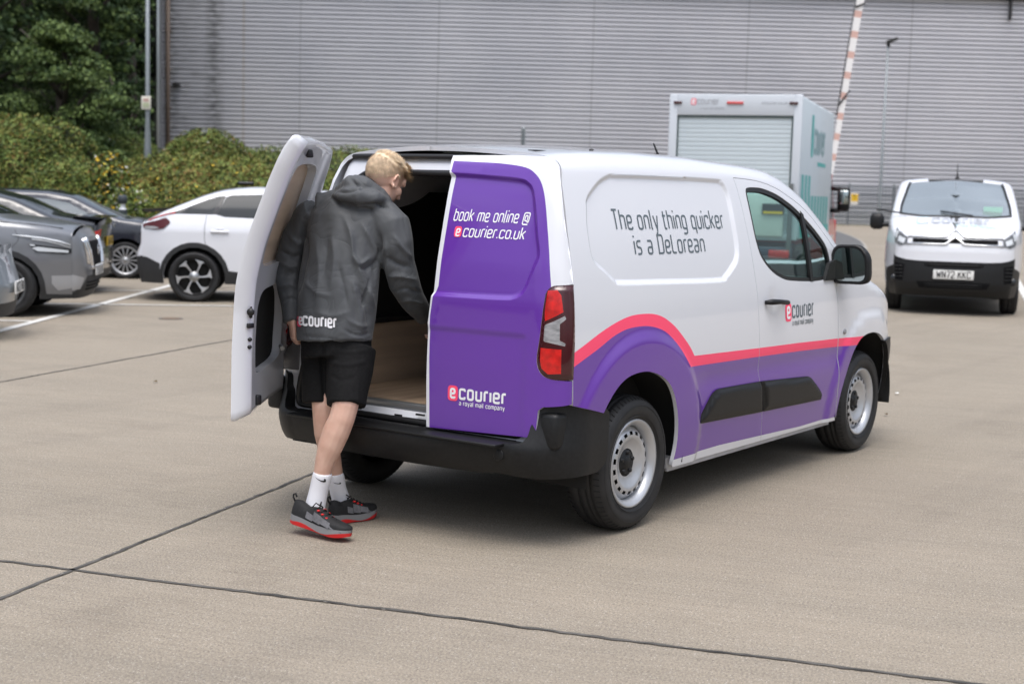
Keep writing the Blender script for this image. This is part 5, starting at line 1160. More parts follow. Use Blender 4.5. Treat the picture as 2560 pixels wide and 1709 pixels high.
# hood: drooping pouch behind the neck and the rolled collar
b.tube([at(838, 492, 6.57), at(862, 492, 6.51), at(900, 492, 6.47), at(938, 497, 6.48), at(968, 505, 6.53)], [.024, .044, .050, .042, .022], 16)
b.tube([at(846, 478, 6.60), at(880, 462, 6.53), at(915, 468, 6.51), at(950, 490, 6.53), at(975, 515, 6.58)], [.026, .046, .046, .036, .020], 16)
b.tube([at(862, 462, 6.62), at(890, 449, 6.57), at(912, 453, 6.54), at(940, 475, 6.53), at(965, 498, 6.56), at(982, 522, 6.61)], [.020, .026, .026, .024, .022, .016], 12)
ell(b, at(903, 500, 6.51), (LT*.115, UV*.032, FT*.06))
me = fuse(b, .007, 4, .5)
P = coords(me); px, dep = to_px(P); N = normals(me)
facing = np.clip(-(N@_f)*1.6, 0, 1)
disp = np.zeros(len(P))
FOLDS = [([(862, 545), (878, 590), (884, 640), (905, 690), (925, 740), (940, 775)], .010, 9, 1), ([(905, 560), (925, 600), (940, 640), (945, 690)], .009, 8, 1), ([(948, 585), (950, 620), (938, 660), (935, 700)], -.012, 7, 1),
         ([(930, 640), (900, 660), (880, 640)], .007, 7, 1), ([(945, 650), (915, 672), (895, 668)], -.007, 6, 1), ([(790, 600), (800, 680), (790, 760)], .006, 10, 1), ([(830, 590), (836, 650), (825, 720)], .006, 9, 1), ([(820, 600), (812, 650), (806, 700)], -.006, 8, 1),
         ([(845, 660), (860, 720), (872, 780)], -.005, 8, 1), ([(880, 700), (895, 760), (905, 820)], .006, 8, 1), ([(900, 720), (918, 780), (925, 830)], -.007, 7, 1), ([(760, 560), (764, 620), (754, 680), (742, 740)], -.016, 8, 1),
         ([(702, 625), (730, 640), (752, 640)], -.009, 7, 1), ([(700, 655), (728, 668), (748, 662)], .009, 7, 1), ([(702, 690), (722, 680), (742, 688)], -.008, 6, 1), ([(706, 718), (726, 712), (740, 722)], .007, 6, 1), ([(712, 750), (730, 745), (742, 752)], -.006, 5, 1), ([(725, 590), (745, 610), (758, 600)], .008, 8, 1),
         ([(985, 590), (1010, 625), (1030, 645)], .008, 7, 1), ([(965, 640), (995, 660), (1028, 668)], -.010, 8, 1), ([(975, 690), (1005, 690), (1040, 700)], .010, 8, 1), ([(990, 730), (1015, 722), (1048, 732)], -.008, 7, 1), ([(1000, 755), (1025, 748), (1055, 760)], .007, 6, 1), ([(960, 600), (968, 650), (972, 700)], .008, 8, 1),
         ([(828, 492), (850, 508), (900, 516), (950, 512), (978, 520)], -.014, 6, 1), ([(835, 478), (870, 480), (905, 470), (940, 480)], -.007, 6, 1), ([(873, 440), (890, 462), (915, 470)], -.006, 5, 1),
         ([(740, 838), (800, 843), (860, 852), (925, 850)], -.003, 4, 1), ([(870, 800), (900, 815), (930, 812)], .005, 6, 1), ([(860, 825), (895, 838), (928, 832)], -.005, 5, 1), ([(922, 700), (914, 740), (908, 770)], -.012, 4, 1), ([(760, 700), (790, 730), (830, 740)], .004, 9, 1), ([(790, 780), (830, 790), (870, 780)], .004, 9, 1)]
for pts, amp, wd, _k in FOLDS:
    pl = np.array(catmull(pts, 5)); d = np.full(len(P), 1e9); s_ = np.zeros(len(P))
    for i in range(len(pl)-1):
        a_, c_ = pl[i], pl[i+1]; ab = c_-a_; tt = np.clip(((px-a_)@ab)/(ab@ab), 0, 1); dd = np.linalg.norm(px-(a_+tt[:, None]*ab), axis=1); m_ = dd < d; d = np.where(m_, dd, d); s_ = np.where(m_, (i+tt)/(len(pl)-1), s_)
    disp += 1.55*amp*(.55*np.exp(-(d/wd)**2)+.6*np.exp(-d/(wd*.42)))*np.clip(np.sin(pi*np.clip(s_*.9+.05, 0, 1))*1.5, 0, 1)*facing
for k in range(7):                                              # long soft random folds
    a = rng.uniform(-.5, .5); fr = rng.uniform(18, 42); ph = rng.uniform(0, 6); u_ = (px[:, 0]*cos(a)+px[:, 1]*sin(a)*.5)
    disp += .0011*np.sin(u_/fr*2*pi/2+ph+1.5*np.sin(px[:, 1]/60+k))
P = P+N*disp[:, None]
# cut the hem and cuffs cleanly
setco(me, P); jk = place('jacket', me, [JK])
# printed logo, laid on the jacket's back by ray casting onto its mesh
from mathutils.bvhtree import BVHTree
def cast_layer(name, quads2, me_obj, mats, mis, parent, depth0=6.0, off=.0022):
    """quads2 in photo-plane coordinates (a flat stencil pressed onto the cloth along the stencil's own normal)"""
    bv = BVHTree.FromPolygons([v.co for v in me_obj.data.vertices], [p.vertices[:] for p in me_obj.data.polygons]); mb = MB(); base = Vector(man.location)
    for q, mi in zip(quads2, mis):
        vs_ = []
        for x, y in q:
            o = Vector(at_depth(x, y, depth0))-base; d = Vector(_f); h = bv.ray_cast(o, (Vector(at_depth(x, y, depth0))-Vector(CAM)).normalized())
            if h[0] is None: break
            nn = h[1] if h[1].dot(o-h[0]) > 0 else -h[1]; vs_.append(h[0]+nn*(off+.0008*mi))
        if len(vs_) == len(q): mb.add([tuple(p) for p in vs_], [list(range(len(q)))], mi, True)
    return mb.build(name, mats, parent, fix=False)
def stencil(origin, ex, ey, quads): return [[(origin[0]+x*ex[0]+y*ey[0], origin[1]+x*ex[1]+y*ey[1]) for x, y in q] for q in quads]
qs, mis = [], []
sq = fill_quads([(x*.9, y) for x, y in rrect(0, -.16, .62, .86, .22)])
L = stencil((744, 812), (17.5, 1.2), (-1.0, -25), sq); qs += L; mis += [0]*len(L)
q, w = lettering('e', 1.0, .20); L = stencil((748, 810), (17.5, 1.2), (-.5, -25), q); qs += L; mis += [1]*len(L)
q, w = lettering('cour1er', 1.18, .20, gap=.27, wide=.95); L = stencil((757, 811.5), (85/w, 8.0/w*.9), (0.2, -25), q); qs += L; mis += [1]*len(L)
cast_layer('lettering', qs, jk, [PINK, TEXTW], mis, jk)
# dark inner collar
mb = MB(); mb.tube([at(905, 441, 6.56), at(925, 452, 6.535), at(945, 470, 6.535), at(964, 490, 6.555), at(980, 512, 6.60)], [.010, .012, .013, .012, .010], 8); place('collar', mb.mesh(), [mat('collar_lining', (.012, .013, .015), .8)])
# ---------------------------------------------------------------- shorts
SH = mat('black_shorts_cotton', (.0065, .0065, .007), .85, spec=.25, noise=(90, .3), bump=(45, .35, .006))
b = MB()
b.tube([at(838, 800, 6.545), at(840, 850, 6.545), at(842, 890, 6.545)], [(.16, .12), (.170, .135), (.165, .135)], 28, flat=tuple(LT))
b.tube([at(880, 870, 6.52), at(874, 930, 6.49), at(867, 985, 6.455), at(865, 1014, 6.44)], [.112, .106, .094, .090], 24)
b.tube([at(808, 870, 6.62), at(806, 930, 6.61), at(803, 985, 6.605), at(802, 1008, 6.60)], [.104, .098, .090, .087], 24)
me = fuse(b, .007, 3, .5); P = coords(me); px, dep = to_px(P); N = normals(me); facing = np.clip(-(N@_f)*1.6, 0, 1); disp = np.zeros(len(P))
for pts, amp, wd in (([(805, 865), (806, 920), (811, 980), (815, 1012)], -.010, 5), ([(830, 875), (870, 880), (912, 876)], .003, 4), ([(825, 905), (865, 912), (908, 905)], .004, 5), ([(888, 880), (895, 940), (896, 1010)], .0025, 4), ([(830, 940), (850, 950), (880, 945)], -.003, 6), ([(818, 1003), (865, 1006), (912, 1002)], -.0025, 3)):
    pl = np.array(catmull(pts, 5)); d = np.full(len(P), 1e9)
    for i in range(len(pl)-1):
        a_, c_ = pl[i], pl[i+1]; ab = c_-a_; tt = np.clip(((px-a_)@ab)/(ab@ab), 0, 1); d = np.minimum(d, np.linalg.norm(px-(a_+tt[:, None]*ab), axis=1))
    disp += amp*np.exp(-(d/wd)**2)*facing
setco(me, P+N*disp[:, None]); place('shorts', me, [SH])
# ---------------------------------------------------------------- socks and shoes
SOCK = bpy.data.materials.new('white_ribbed_sock'); SOCK.use_nodes = True; t_ = SOCK.node_tree; b_ = t_.nodes['Principled BSDF']; b_.inputs['Base Color'].default_value = (.78, .78, .82, 1); b_.inputs['Roughness'].default_value = .9
def sock(pts, rs, n=48):
    mb = MB(); vs_ = []; P = [at(*p) for p in pts]; rows = []
    fine = catmull([tuple(p)+(r,) for p, r in zip(P, rs)], 6)
    prev = None
    for i, q in enumerate(fine):
        p = Vector(q[:3]); tn = (Vector(fine[min(i+1, len(fine)-1)][:3])-Vector(fine[max(i-1, 0)][:3])).normalized()
        a = (RV-tn*tn.dot(RV)).normalized(); c = tn.cross(a); r = q[3]
        rows.append([tuple(p+(a*cos(2*pi*j/n)+c*sin(2*pi*j/n))*(r+(.0012 if j % 2 else -.0004)*(i > 3)-(.006 if i == 0 else 0))) for j in range(n+1)])
    mb.strip(rows); return mb.mesh()
sk1 = place('sock', sock([(807, 1180, 6.455), (805, 1192, 6.46), (797, 1225, 6.47), (790, 1255, 6.475), (785, 1282, 6.475)], [.0415, .0435, .042, .044, .046]), [SOCK])
sk2 = place('sock', sock([(838, 1182, 6.675), (839, 1192, 6.68), (845, 1222, 6.705), (853, 1250, 6.735), (858, 1268, 6.74)], [.0375, .040, .039, .042, .044]), [SOCK])
def swoosh(x0, y0, sx, sy, k):
    top = [(0, 1.0), (.25, .62), (.5, .40), (.70, .33), (.80, .38), (.82, .55), (.80, .74)]; bot = [(0, 1.0), (.28, .42), (.55, .12), (.75, 0), (.92, .06), (1.0, .34), (.94, .72)]
    return [[(x0+sx*a[0], y0-sy*(a[1])+k*a[0]) for a in (top[i], top[i+1], bot[i+1], bot[i])] for i in range(len(top)-1)]
BLK = mat('black_thread', (.006, .006, .006), .7)
cast_layer('emblem', swoosh(788, 1203, 27, 12, 2.0), sk1, [BLK], [0]*6, sk1, 6.2, .0025)
cast_layer('emblem', swoosh(832, 1210, 20, 6, -1.0), sk2, [BLK], [0]*6, sk2, 6.4, .0025)
RED = mat('red_outsole', (.62, .018, .02), .45); GREYM = mat('grey_midsole', (.20, .20, .205), .6); GREYS = mat('grey_suede', (.13, .13, .14), .9, noise=(60, .25)); UPP = mat('black_mesh_upper', (.010, .010, .011), .75, noise=(120, .3))
def shoe(heel, toe, up, flip=1):
    """heel and toe: ground-side points of the sole; up: shoe's up direction"""
    root = None; ex = (toe-heel); Lg = ex.length; ex.normalize(); ez = (up-ex*up.dot(ex)).normalized(); ey = ez.cross(ex)*flip
    def T(s, y, z): return tuple(heel+ex*(s*Lg)+ey*y+ez*z-Vector(man.location))
    S = (1-np.cos(np.linspace(0, pi, 33)))/2
    def hw(s): return float(np.interp(s, [0, .01, .04, .10, .25, .45, .62, .75, .86, .93, .975, .995, 1], [.002, .013, .026, .033, .034, .034, .042, .047, .044, .036, .022, .009, .001]))
    def bend(s): return .022*max(0, (s-.68)/.32)**2+.006*max(0, (.10-s)/.10)
    def wave(s): return .004*sin(s*11)
    def layer(name, mats, z0, z1, k0, k1, mi=0):
        mb = MB(); rows = []
        for s in S:
            w = hw(s); o = bend(s)
            rows.append([T(s, -w*k0, o+z0(s)), T(s, -w*k1, o+z1(s)), T(s, w*k1, o+z1(s)), T(s, w*k0, o+z0(s)), T(s, -w*k0, o+z0(s))])
        mb.strip(rows, 0, False); return mb
    z_a = lambda s: 0.0
    z_b = lambda s: .013-.004*max(0, s-.8)/.2+.010*(1 if .12 < s < .45 else 0)*0+.008*sin(max(0, s-.05)*9)
    z_c = lambda s: .038+.005*sin(s*8+.5)-.014*max(0, s-.72)/.28
    m1 = layer('outsole', [RED], z_a, z_b, .95, 1.04); m2 = layer('mid', [GREYM], lambda s: z_b(s)-.001, z_c, 1.035, .99)
    mb = MB(); rows = []; n = 22
    for s in S:
        w = hw(s)*.985; o = bend(s)+z_c(s)-.002
        h = float(np.interp(s, [0, .04, .12, .26, .36, .46, .60, .75, .88, .96, 1], [.030, .066, .070, .056, .066, .074, .052, .036, .028, .020, .008]))
        row = []
        for j in range(n+1):
            a = pi*j/n; p = .72 if s < .5 else .85; cx_ = cos(a); y = -w*(abs(cx_)**p)*(1 if cx_ > 0 else -1)*(1-.22*sin(a)*(s < .5)); row.append(T(s, y, o+h*sin(a)**.62))
        rows.append(row)
    mb.strip(rows)
    sh = place_local('shoe', mb, [UPP])
    o1 = m1.build('outsole', [RED], sh); o2 = m2.build('midsole', [GREYM], sh)
    # grey side overlay, laces, red eyelets and heel loop
    mb = MB(); side = -1 if flip > 0 else 1
    sd = -1*flip
    for s0, s1, za, zb in ((.30, .42, .050, .080), (.42, .56, .048, .088), (.56, .72, .046, .074), (.72, .92, .042, .056)):
        mb.add([T(s0, sd*flip*-(-hw(s0)*1.02-.003), za+.0), T(s1, -sd*flip*(-hw(s1)*1.02-.003), za-.008), T(s1, -sd*flip*(-hw(s1)*.80-.004), zb-.012), T(s0, -sd*flip*(-hw(s0)*.84-.004), zb)], [(0, 1, 2, 3)])
    mb.build('overlay', [GREYS], sh)
    mb = MB()
    for k in range(5):
        s = .44+.07*k; z = float(np.interp(s, [.44, .60, .75], [.112, .088, .070])); mb.tube([T(s, -.022, z-.010), T(s+.01, 0, z+.001), T(s, .022, z-.010)], .0035, 5)
    mb.tube([T(.44, 0, .112), T(.40, .02, .125), T(.37, .03, .105)], .003, 5); mb.tube([T(.44, 0, .112), T(.40, -.02, .124), T(.38, -.032, .104)], .003, 5)
    mb.tube([T(.02, 0, .095), T(-.025, 0, .112), T(-.03, 0, .126), T(.0, 0, .132), T(.03, 0, .118)], .0045, 6)
    mb.build('laces', [BLK], sh)
    mb = MB()
    for k in range(3):
        s = .47+.075*k; z = float(np.interp(s, [.44, .60, .75], [.104, .080, .062]))
        for sy in (-1, 1): mb.box(T(s, sy*.024, z-.004), (.012, .012, .008), r=.003)
    for y_ in (.020,): mb.tube([T(.035, y_*k_, .055+.02*k_) for k_ in (-.4, .2, .8)], .004, 5)
    mb.build('eyelets', [RED], sh)
    return sh, T, hw
def place_local(name, mb, mats): return mb.build(name, mats, man)
heelN = at(727, 1303, 6.46); toeN = Vector(at_z(874, 1352, .006)); UPN = (UV*.95+(toeN-heelN).normalized()*.25)
sh1, T1, hw1 = shoe(heelN, toeN, UPN)
toeF = Vector(at_z(938, 1290, .004)); heelF = Vector(at_z(826, 1309, .004)); d_ = (toeF-heelF).normalized(); heelF = toeF-d_*max(.27, min(.30, (toeF-heelF).length))
sh2, T2, hw2 = shoe(heelF, toeF, Vector((0, 0, 1)))
# leaping-figure mark on the near shoe: a few tiny strokes
# ---------------------------------------------------------------- hair
HB = mat('blond_hair', (.70, .55, .37), .55, noise=(30, .25)); HB2 = mat('blond_hair_short', (.56, .42, .29), .6, noise=(60, .25))
mb = MB(); n = 40; rows = []
cap = []
def scalp(th, ph, r=1.0):
    """th from the crown, ph round the head (0 = forward)"""
    d = HF*(sin(th)*cos(ph))+HL*(sin(th)*sin(ph))+HU*cos(th)
    c0 = hp_(-.012, 0, .012); h = HEADBV.ray_cast(c0+d*.22, -d, .22)
    p = h[0] if h[0] is not None else c0+d*.09
    return c0+(p-c0)*r+d*(.010*max(0, 1-th/1.2) if r > 1.0 else 0), d
def limit(ph):
    a = abs(((ph+pi) % (2*pi))-pi)
    return float(np.interp(a, [0, .5, .9, 1.3, 1.6, 2.0, 2.6, pi], [1.10, 1.12, 1.25, 1.50, 1.50, 1.90, 2.15, 2.20]))
for i in range(18):
    rows.append([tuple(scalp(limit(2*pi*j/n)*i/17, 2*pi*j/n, 1.045 if i < 14 else 1.045-.014*(i-13))[0]) for j in range(n+1)])
mb.strip(rows); 
for k in range(9000):
    ph = rng.uniform(-pi, pi); u = sqrt(rng.uniform(0, 1)); u *= 1+.09*rng.uniform(0, 1)**2; th = limit(ph)*u; p, d = scalp(th, ph, 1.03)
    top = th < .95
    # swept forward on top, short and downwards at the sides and back
    fw = HF*.9+HU*.25; fw = (fw-d*fw.dot(d))
    if top: L = rng.uniform(.020, .038); dirv = (d*.50+fw*.9+HL*rng.uniform(-.25, .25)+Vector(rng.uniform(-.12, .12, 3))).normalized()
    else:
        f_ = max(0, 1-(th-.95)/.8); L = .006+.016*f_*rng.uniform(.6, 1); dn = (-HU-d*(-HU).dot(d)); dirv = (d*.35+dn*.9+HF*.15+Vector(rng.uniform(-.15, .15, 3))).normalized()
    side = dirv.cross(d).normalized(); w = .0008 if top else .0006
    q = p+dirv*L*.6+d*.001; e = p+dirv*L+(-d*.004+HF*.004 if top else -d*.001)
    mb.add([tuple(p-side*w), tuple(p+side*w), tuple(q+side*w*.8), tuple(q-side*w*.8), tuple(e)], [(0, 1, 2, 3), (3, 2, 4)], 0 if top else 1, False)
for k in range(1500):                                           # fringe over the forehead
    ph = rng.uniform(-.95, .95); th = rng.uniform(.45, 1.10); p, d = scalp(th, ph, 1.03); L = rng.uniform(.034, .066)
    dirv = (HF*.85+HU*.14+d*.22+HL*rng.uniform(-.22, .22)+Vector(rng.uniform(-.14, .14, 3))).normalized(); side = dirv.cross(HU).normalized(); w = .0008; q = p+dirv*L*.55+HU*.004; e = p+dirv*L-HU*.008
    mb.add([tuple(p-side*w), tuple(p+side*w), tuple(q+side*w), tuple(q-side*w), tuple(e)], [(0, 1, 2, 3), (3, 2, 4)], 0, False)
place('hair', mb.mesh(), [HB, HB2])
# ================================================================= the other vehicles (local frame: x forward, right side at -y)
class Shell:
    def __init__(s, w, sh, te, xr, xf, tr=(.5, .25), tf=(.6, .35), zb=.22, cr=.03, top_in=.17):
        s.w = w; s.sh = list(zip(*sh)); s.te = list(zip(*te)); s.xr, s.xf, s.tr, s.tf, s.zb, s.cr, s.ti = xr, xf, tr, tf, zb, cr, top_in
    def zsh(s, x): return sm_interp(x, *s.sh)
    def ze(s, x): return sm_interp(x, *s.te)
    def half(s, x, z):
        wz = list(zip(*s.w)); w = sm_interp(z, *wz, d=.04)
        w = w-s.tr[1]*(np.clip(s.xr+s.tr[0]-x, 0, 9)/s.tr[0])**2-s.tf[1]*(np.clip(x-(s.xf-s.tf[0]), 0, 9)/s.tf[0])**2
        return w
    def f(s, A):
        A = np.asarray(A, float); x, V = A[:, 0], A[:, 1]; sh, e = s.zsh(x), s.ze(x); side = V <= sh; P = np.zeros((len(A), 3)); P[:, 0] = x
        y = s.half(x, np.where(side, V, sh)); t = np.clip(V-sh, 0, 1); ys = s.half(x, sh); dw = (ys-s.half(x, sh-.02))/.02; yq = ys-s.ti; sl = 2*s.cr/yq; h = np.maximum(e-sh, .01)*.62
        P0 = np.stack([ys, sh], 1); P3 = np.stack([yq, e], 1); P1 = P0+np.stack([dw*h, h], 1); P2 = P3+np.stack([np.full_like(h, s.ti*.55), -s.ti*.55*sl], 1); q = np.clip(t/.3, 0, 1)[:, None]
        B = (1-q)**3*P0+3*q*(1-q)**2*P1+3*q*q*(1-q)*P2+q**3*P3; u = np.clip((t-.3)/.7, 0, 1); yc = yq*(1-u); zc = e+s.cr*(1-(yc/yq)**2); top = t > .3
        P[:, 1] = -np.where(side, y, np.where(top, yc, B[:, 0])); P[:, 2] = np.where(side, V, np.where(top, zc, B[:, 1])); return P
    def V(s, x, t): return float(s.zsh(np.array([x]))[0]+t)
    def up(s, *p): return [(x, s.V(x, t)) for x, t in p]
    def cap(s, front, prof):
        """end surface: parameters (q in -1..1 from left to right, z); prof = [(z, x at the centre)]"""
        zz, xx = zip(*prof); xe = s.xf if front else s.xr
        def g(A):
            A = np.asarray(A, float); q, z = A[:, 0], A[:, 1]; sg = np.sign(q); a = np.clip(np.abs(q), 0, 1)*pi/2; w = s.half(np.full_like(z, xe), z); xc = sm_interp(z, zz, xx, d=.03); P = np.zeros((len(A), 3)); P[:, 2] = z
            P[:, 1] = -sg*w*np.sin(a)**.92; P[:, 0] = xe+(xc-xe)*np.cos(a)**.75; return P
        return g
    def captop(s, front, n=9):
        xe = s.xf if front else s.xr; out = []
        for q in np.linspace(-1, 1, 2*n+1):
            y = abs(sin(abs(q)*pi/2))**.92*float(s.half(np.array([xe]), s.zsh(np.array([xe])))[0]); t = np.linspace(0, 1, 60); P = s.f(np.stack([np.full(60, xe), s.zsh(np.array([xe]))[0]+t], 1)); out.append((q, float(np.interp(-y, P[:, 1], P[:, 2]))))
        return out
def arch_pts(cx, r, z0, cz=.32, n=12):
    a0 = math.asin(max(-1, (z0-cz)/r)); return [(cx+r*cos(a), cz+r*sin(a)) for a in np.linspace(pi-a0, a0, n)]
def lower_outline(S, arches, zb):
    out = [(S.xr, zb)]
    for cx, r in arches: out += arch_pts(cx, r, zb)
    out.append((S.xf, zb)); return out
def body_of(par, S, arches, mats, wins, ends, regions=(), grid=.07, glass=(), zb=None, gm=None, capm=(None, None), name='body'):
    zb = zb or S.zb; o = lower_outline(S, arches, zb)+S.up((S.xf, 0), (S.xf, .15), (S.xf, .3), (S.xf, 1.0))
    o += S.up((S.xr, 1.0), (S.xr, .3), (S.xr, .15), (S.xr, 0)); gm = gm or CARGLASS
    holes = list(wins)
    b = panel(name, S.f, o, mats, holes=holes+[g for g, _ in glass], regions=regions, grid=grid, parent=par, flange=.015, mirror=True)
    for w_ in wins:
        panel('window', off_f(S.f, -.004), w_, [gm], grid=.10, parent=par, flange=.004); panel('window', lambda A: off_f(S.f, -.004)(A)*[1, -1, 1], w_, [gm], grid=.12, parent=par, flip=True)
    mb = MB(); pts = S.f(np.array([(S.xf, S.V(S.xf, t)) for t in np.linspace(0, .999, 24)])); pts = [tuple(p) for p in pts]+[(p[0], -p[1], p[2]) for p in pts[::-1][1:]]; mb.tube(pts, .013, 8, cap=False); mb.build('bonnet_edge', [mats[0]], par)
    for g_, nm in glass: panel(nm, off_f(S.f, -.004), g_, [gm], grid=.10, parent=par, mirror=True)
    return b
def plate(par, M, text, yellow=False, w=.54, h=.125):
    mb = MB(); mb.box((0, 0, 0), (w, .012, h), r=.004, M=M); p = mb.build('number_plate', [mat('plate_yellow', (.75, .48, .02), .45) if yellow else mat('plate_white', (.74, .74, .72), .45)], par)
    q, wd = lettering(text, h*.72, .15, gap=.22); mb = MB(); k = min(1.0, w*.9/wd)
    mb.add([tuple(M @ Vector((x*k-wd*k/2, -.008, y-h*.35))) for qq in q for x, y in qq], [[4*i, 4*i+1, 4*i+2, 4*i+3] for i in range(len(q))]); mb.build('characters', [mat('plate_ink', (.01, .01, .012), .5)], p, fix=False)
    return p
def inner_dark(par, x0, x1, z0, z1, w):
    mb = MB(); mb.box(((x0+x1)/2, 0, (z0+z1)/2), (x1-x0, w*2, z1-z0)); mb.build('underbody_fill', [DARK], par)  # black box added inside the body to keep the glass dark
def on(S, pts, off, name, m, par, grid=.03, fl=.01, f=None, regions=(), mats=None, both=False, flip=False):
    o = panel(name, off_f(f or S.f, off), pts, mats or [m], grid=grid, parent=par, flange=fl, regions=regions, flip=flip)
    if both: panel(name, lambda A: off_f(f or S.f, off)(A)*[1, -1, 1], pts, mats or [m], grid=grid*1.5, parent=par, flip=True, regions=regions)
    return o
def mirror_part(par, x, y, z, m, s=1.0):
    mb = MB(); mb.box((x, y, z), (.10*s, .20*s, .15*s), r=.045*s); mb.box((x+.01, y-np.sign(y)*.13*s, z-.05*s), (.06*s, .12*s, .04*s), r=.01); return mb.build('door_mirror', [m], par)
def seams(par, S, lines, wdt=.006):
    """door shut lines, laid as thin dark grooves on the side"""
    mb = MB()
    for l in lines:
        pts = resample(catmull(l, 5), .04, False); P = np.array(pts); f = off_f(S.f, .0012); A = f(P+[-wdt/2, 0]); B = f(P+[wdt/2, 0]); mb.strip([[tuple(a), tuple(b)] for a, b in zip(A, B)])
    mb.build('shut_line', [mat('shut_line', (.03, .03, .032), .7)], par, fix=False)
CAR_AZ = radians(-47)
# ---------------------------------------------------------------- white crossover (right side and tail corner in view)
px_ = at_z(485, 755); cr_ = thing('parked_car', 'white coupe crossover with black wheel arch cladding parked behind the open van door', 'car', (px_[0]+.86*cos(CAR_AZ+pi/2), px_[1]+.86*sin(CAR_AZ+pi/2), 0), CAR_AZ, 'cars parked in the marked bays')
S = Shell([(.2, .84), (.4, .885), (.7, .90), (.95, .895), (1.12, .84), (1.3, .76), (1.5, .66)], [(-.8, .98), (-.6, 1.02), (-.45, 1.10), (-.25, 1.17), (.1, 1.33), (.35, 1.41), (.7, 1.45), (1.3, 1.46), (1.9, 1.40), (2.3, 1.22), (2.62, 1.02), (3.0, .94), (3.55, .82)],
          [(-.8, 1.03), (-.6, 1.08), (-.45, 1.17), (-.25, 1.25), (.1, 1.40), (.35, 1.475), (.7, 1.515), (1.3, 1.525), (1.9, 1.47), (2.3, 1.29), (2.62, 1.10), (3.0, 1.03), (3.55, .90)], -.68, 3.42, (.45, .20), (.6, .22), zb=.24)
CL = mat('grey_black_cladding', (.022, .023, .025), .6)
cla = [(-.9, .1), (-.9, .60), (-.62, .58), (-.44, .50)]+arch_pts(0, .46, .42, .33, 12)+[(.62, .40), (2.10, .40)]+arch_pts(2.665, .46, .42, .33, 12)+[(3.6, .45), (3.6, .1)]
w1 = [(-.20, 1.165), (.22, 1.165), (.37, 1.405), (.30, 1.385), (.10, 1.31), (-.10, 1.215)]; w2 = [(.29, 1.15), (.40, 1.385), (.47, 1.415), (.95, 1.435), (1.10, 1.435), (1.10, 1.11), (.85, 1.115), (.40, 1.125)]; w3 = [(1.16, 1.435), (1.5, 1.425), (1.85, 1.36), (2.25, 1.14), (2.25, 1.09), (1.16, 1.105)]
rw = S.up((-.40, .36), (-.18, .36), (.20, .38), (.50, .40), (.56, 1), (-.52, 1)); wsn = S.up((1.75, .36), (2.1, .34), (2.50, .33), (2.66, 1), (1.65, 1))
body_of(cr_, S, [(0, .405), (2.665, .405)], [WHITE, CL, mat('gloss_black', (.008, .008, .009), .1, coat=.5)], [w1, w2, w3], None, [(cla, 1), ([(-.70, 1.10), (-.22, 1.155), (.30, 1.155), (.40, 1.40), (.30, 1.40), (.1, 1.325), (-.12, 1.23), (-.3, 1.20), (-.70, 1.16)], 2)], glass=[(rw, 'rear_window'), (wsn, 'windscreen')])
rc = S.cap(False, [(.24, -.74), (.4, -.80), (.62, -.82), (.75, -.74), (.95, -.74), (1.05, -.70), (1.12, -.66)]); tp = S.captop(False)
panel('tailgate', rc, [(-1, .24), (1, .24)]+tp[::-1], [WHITE, CL], regions=[([(-1.1, .2), (1.1, .2), (1.1, .60), (.7, .58), (-.7, .58), (-1.1, .60)], 1)], grid=.06, parent=cr_)
fc = S.cap(True, [(.24, 3.50), (.5, 3.54), (.8, 3.50), (1.0, 3.40)]); panel('front_bumper', fc, [(-1, .24), (1, .24)]+S.captop(True)[::-1], [WHITE, CL], regions=[([(-1.1, .2), (1.1, .2), (1.1, .45), (-1.1, .45)], 1)], grid=.08, parent=cr_, flip=True)
on(S, rounded([(-.67, .96), (-.50, .945), (-.40, .955), (-.30, 1.04), (-.36, 1.105), (-.48, 1.06), (-.67, 1.02)], .03), .012, 'tail_lamp', None, cr_, mats=[mat('dark_red_lens', (.07, .004, .007), .3), LAMPCLR], regions=[([(-.64, .955), (-.5, .95), (-.44, .965), (-.5, .985), (-.64, .985)], 1)], both=True)
panel('tail_lamp_bar', off_f(S.f, .010), [(-.60, 1.11), (-.25, 1.163), (-.24, 1.178), (-.60, 1.14)], [LAMPRED], grid=.02, parent=cr_, flange=.01)
mb = MB(); mb.prism([(-.74, 1.20), (-.62, 1.165), (-.30, 1.19), (-.22, 1.24), (-.42, 1.225), (-.58, 1.215)], -.66, .66, axis='y'); mb.build('spoiler', [mat('gloss_black', (.008, .008, .009), .1, coat=.5)], cr_)
mb = MB(); mb.box((.62, 0, 1.575), (.22, .05, .05), r=.02); mb.build('roof_fin', [RUBBER], cr_)
mb = MB(); h = S.f(np.array([[.33, .935]]))[0]; mb.box((h[0], h[1]-.012, h[2]), (.24, .03, .035), r=.014); mb.box((h[0]+.01, h[1]-.004, h[2]+.035), (.10, .01, .022), 0, r=.004); h = S.f(np.array([[1.35, .93]]))[0]; mb.box((h[0], h[1]-.012, h[2]), (.24, .03, .035), r=.014); mb.build('door_handle', [WHITE], cr_)
seams(cr_, S, [[(.16, 1.16), (.135, .95), (.16, .75), (.36, .55)], [(1.13, 1.43), (1.14, .9), (1.12, .42)], [(2.22, 1.08), (2.24, .8), (2.10, .45)]])
for x in (0, 2.665):
    for sg in (-1, 1): wheel(cr_, x, sg*.785, sg, R=.335, rim=.245, width=.205, style='petal', spokes=6)
inner_dark(cr_, -.6, 3.3, .3, .95, .62); mirror_part(cr_, 2.05, -.99, 1.10, WHITE); mirror_part(cr_, 2.05, .99, 1.10, WHITE)
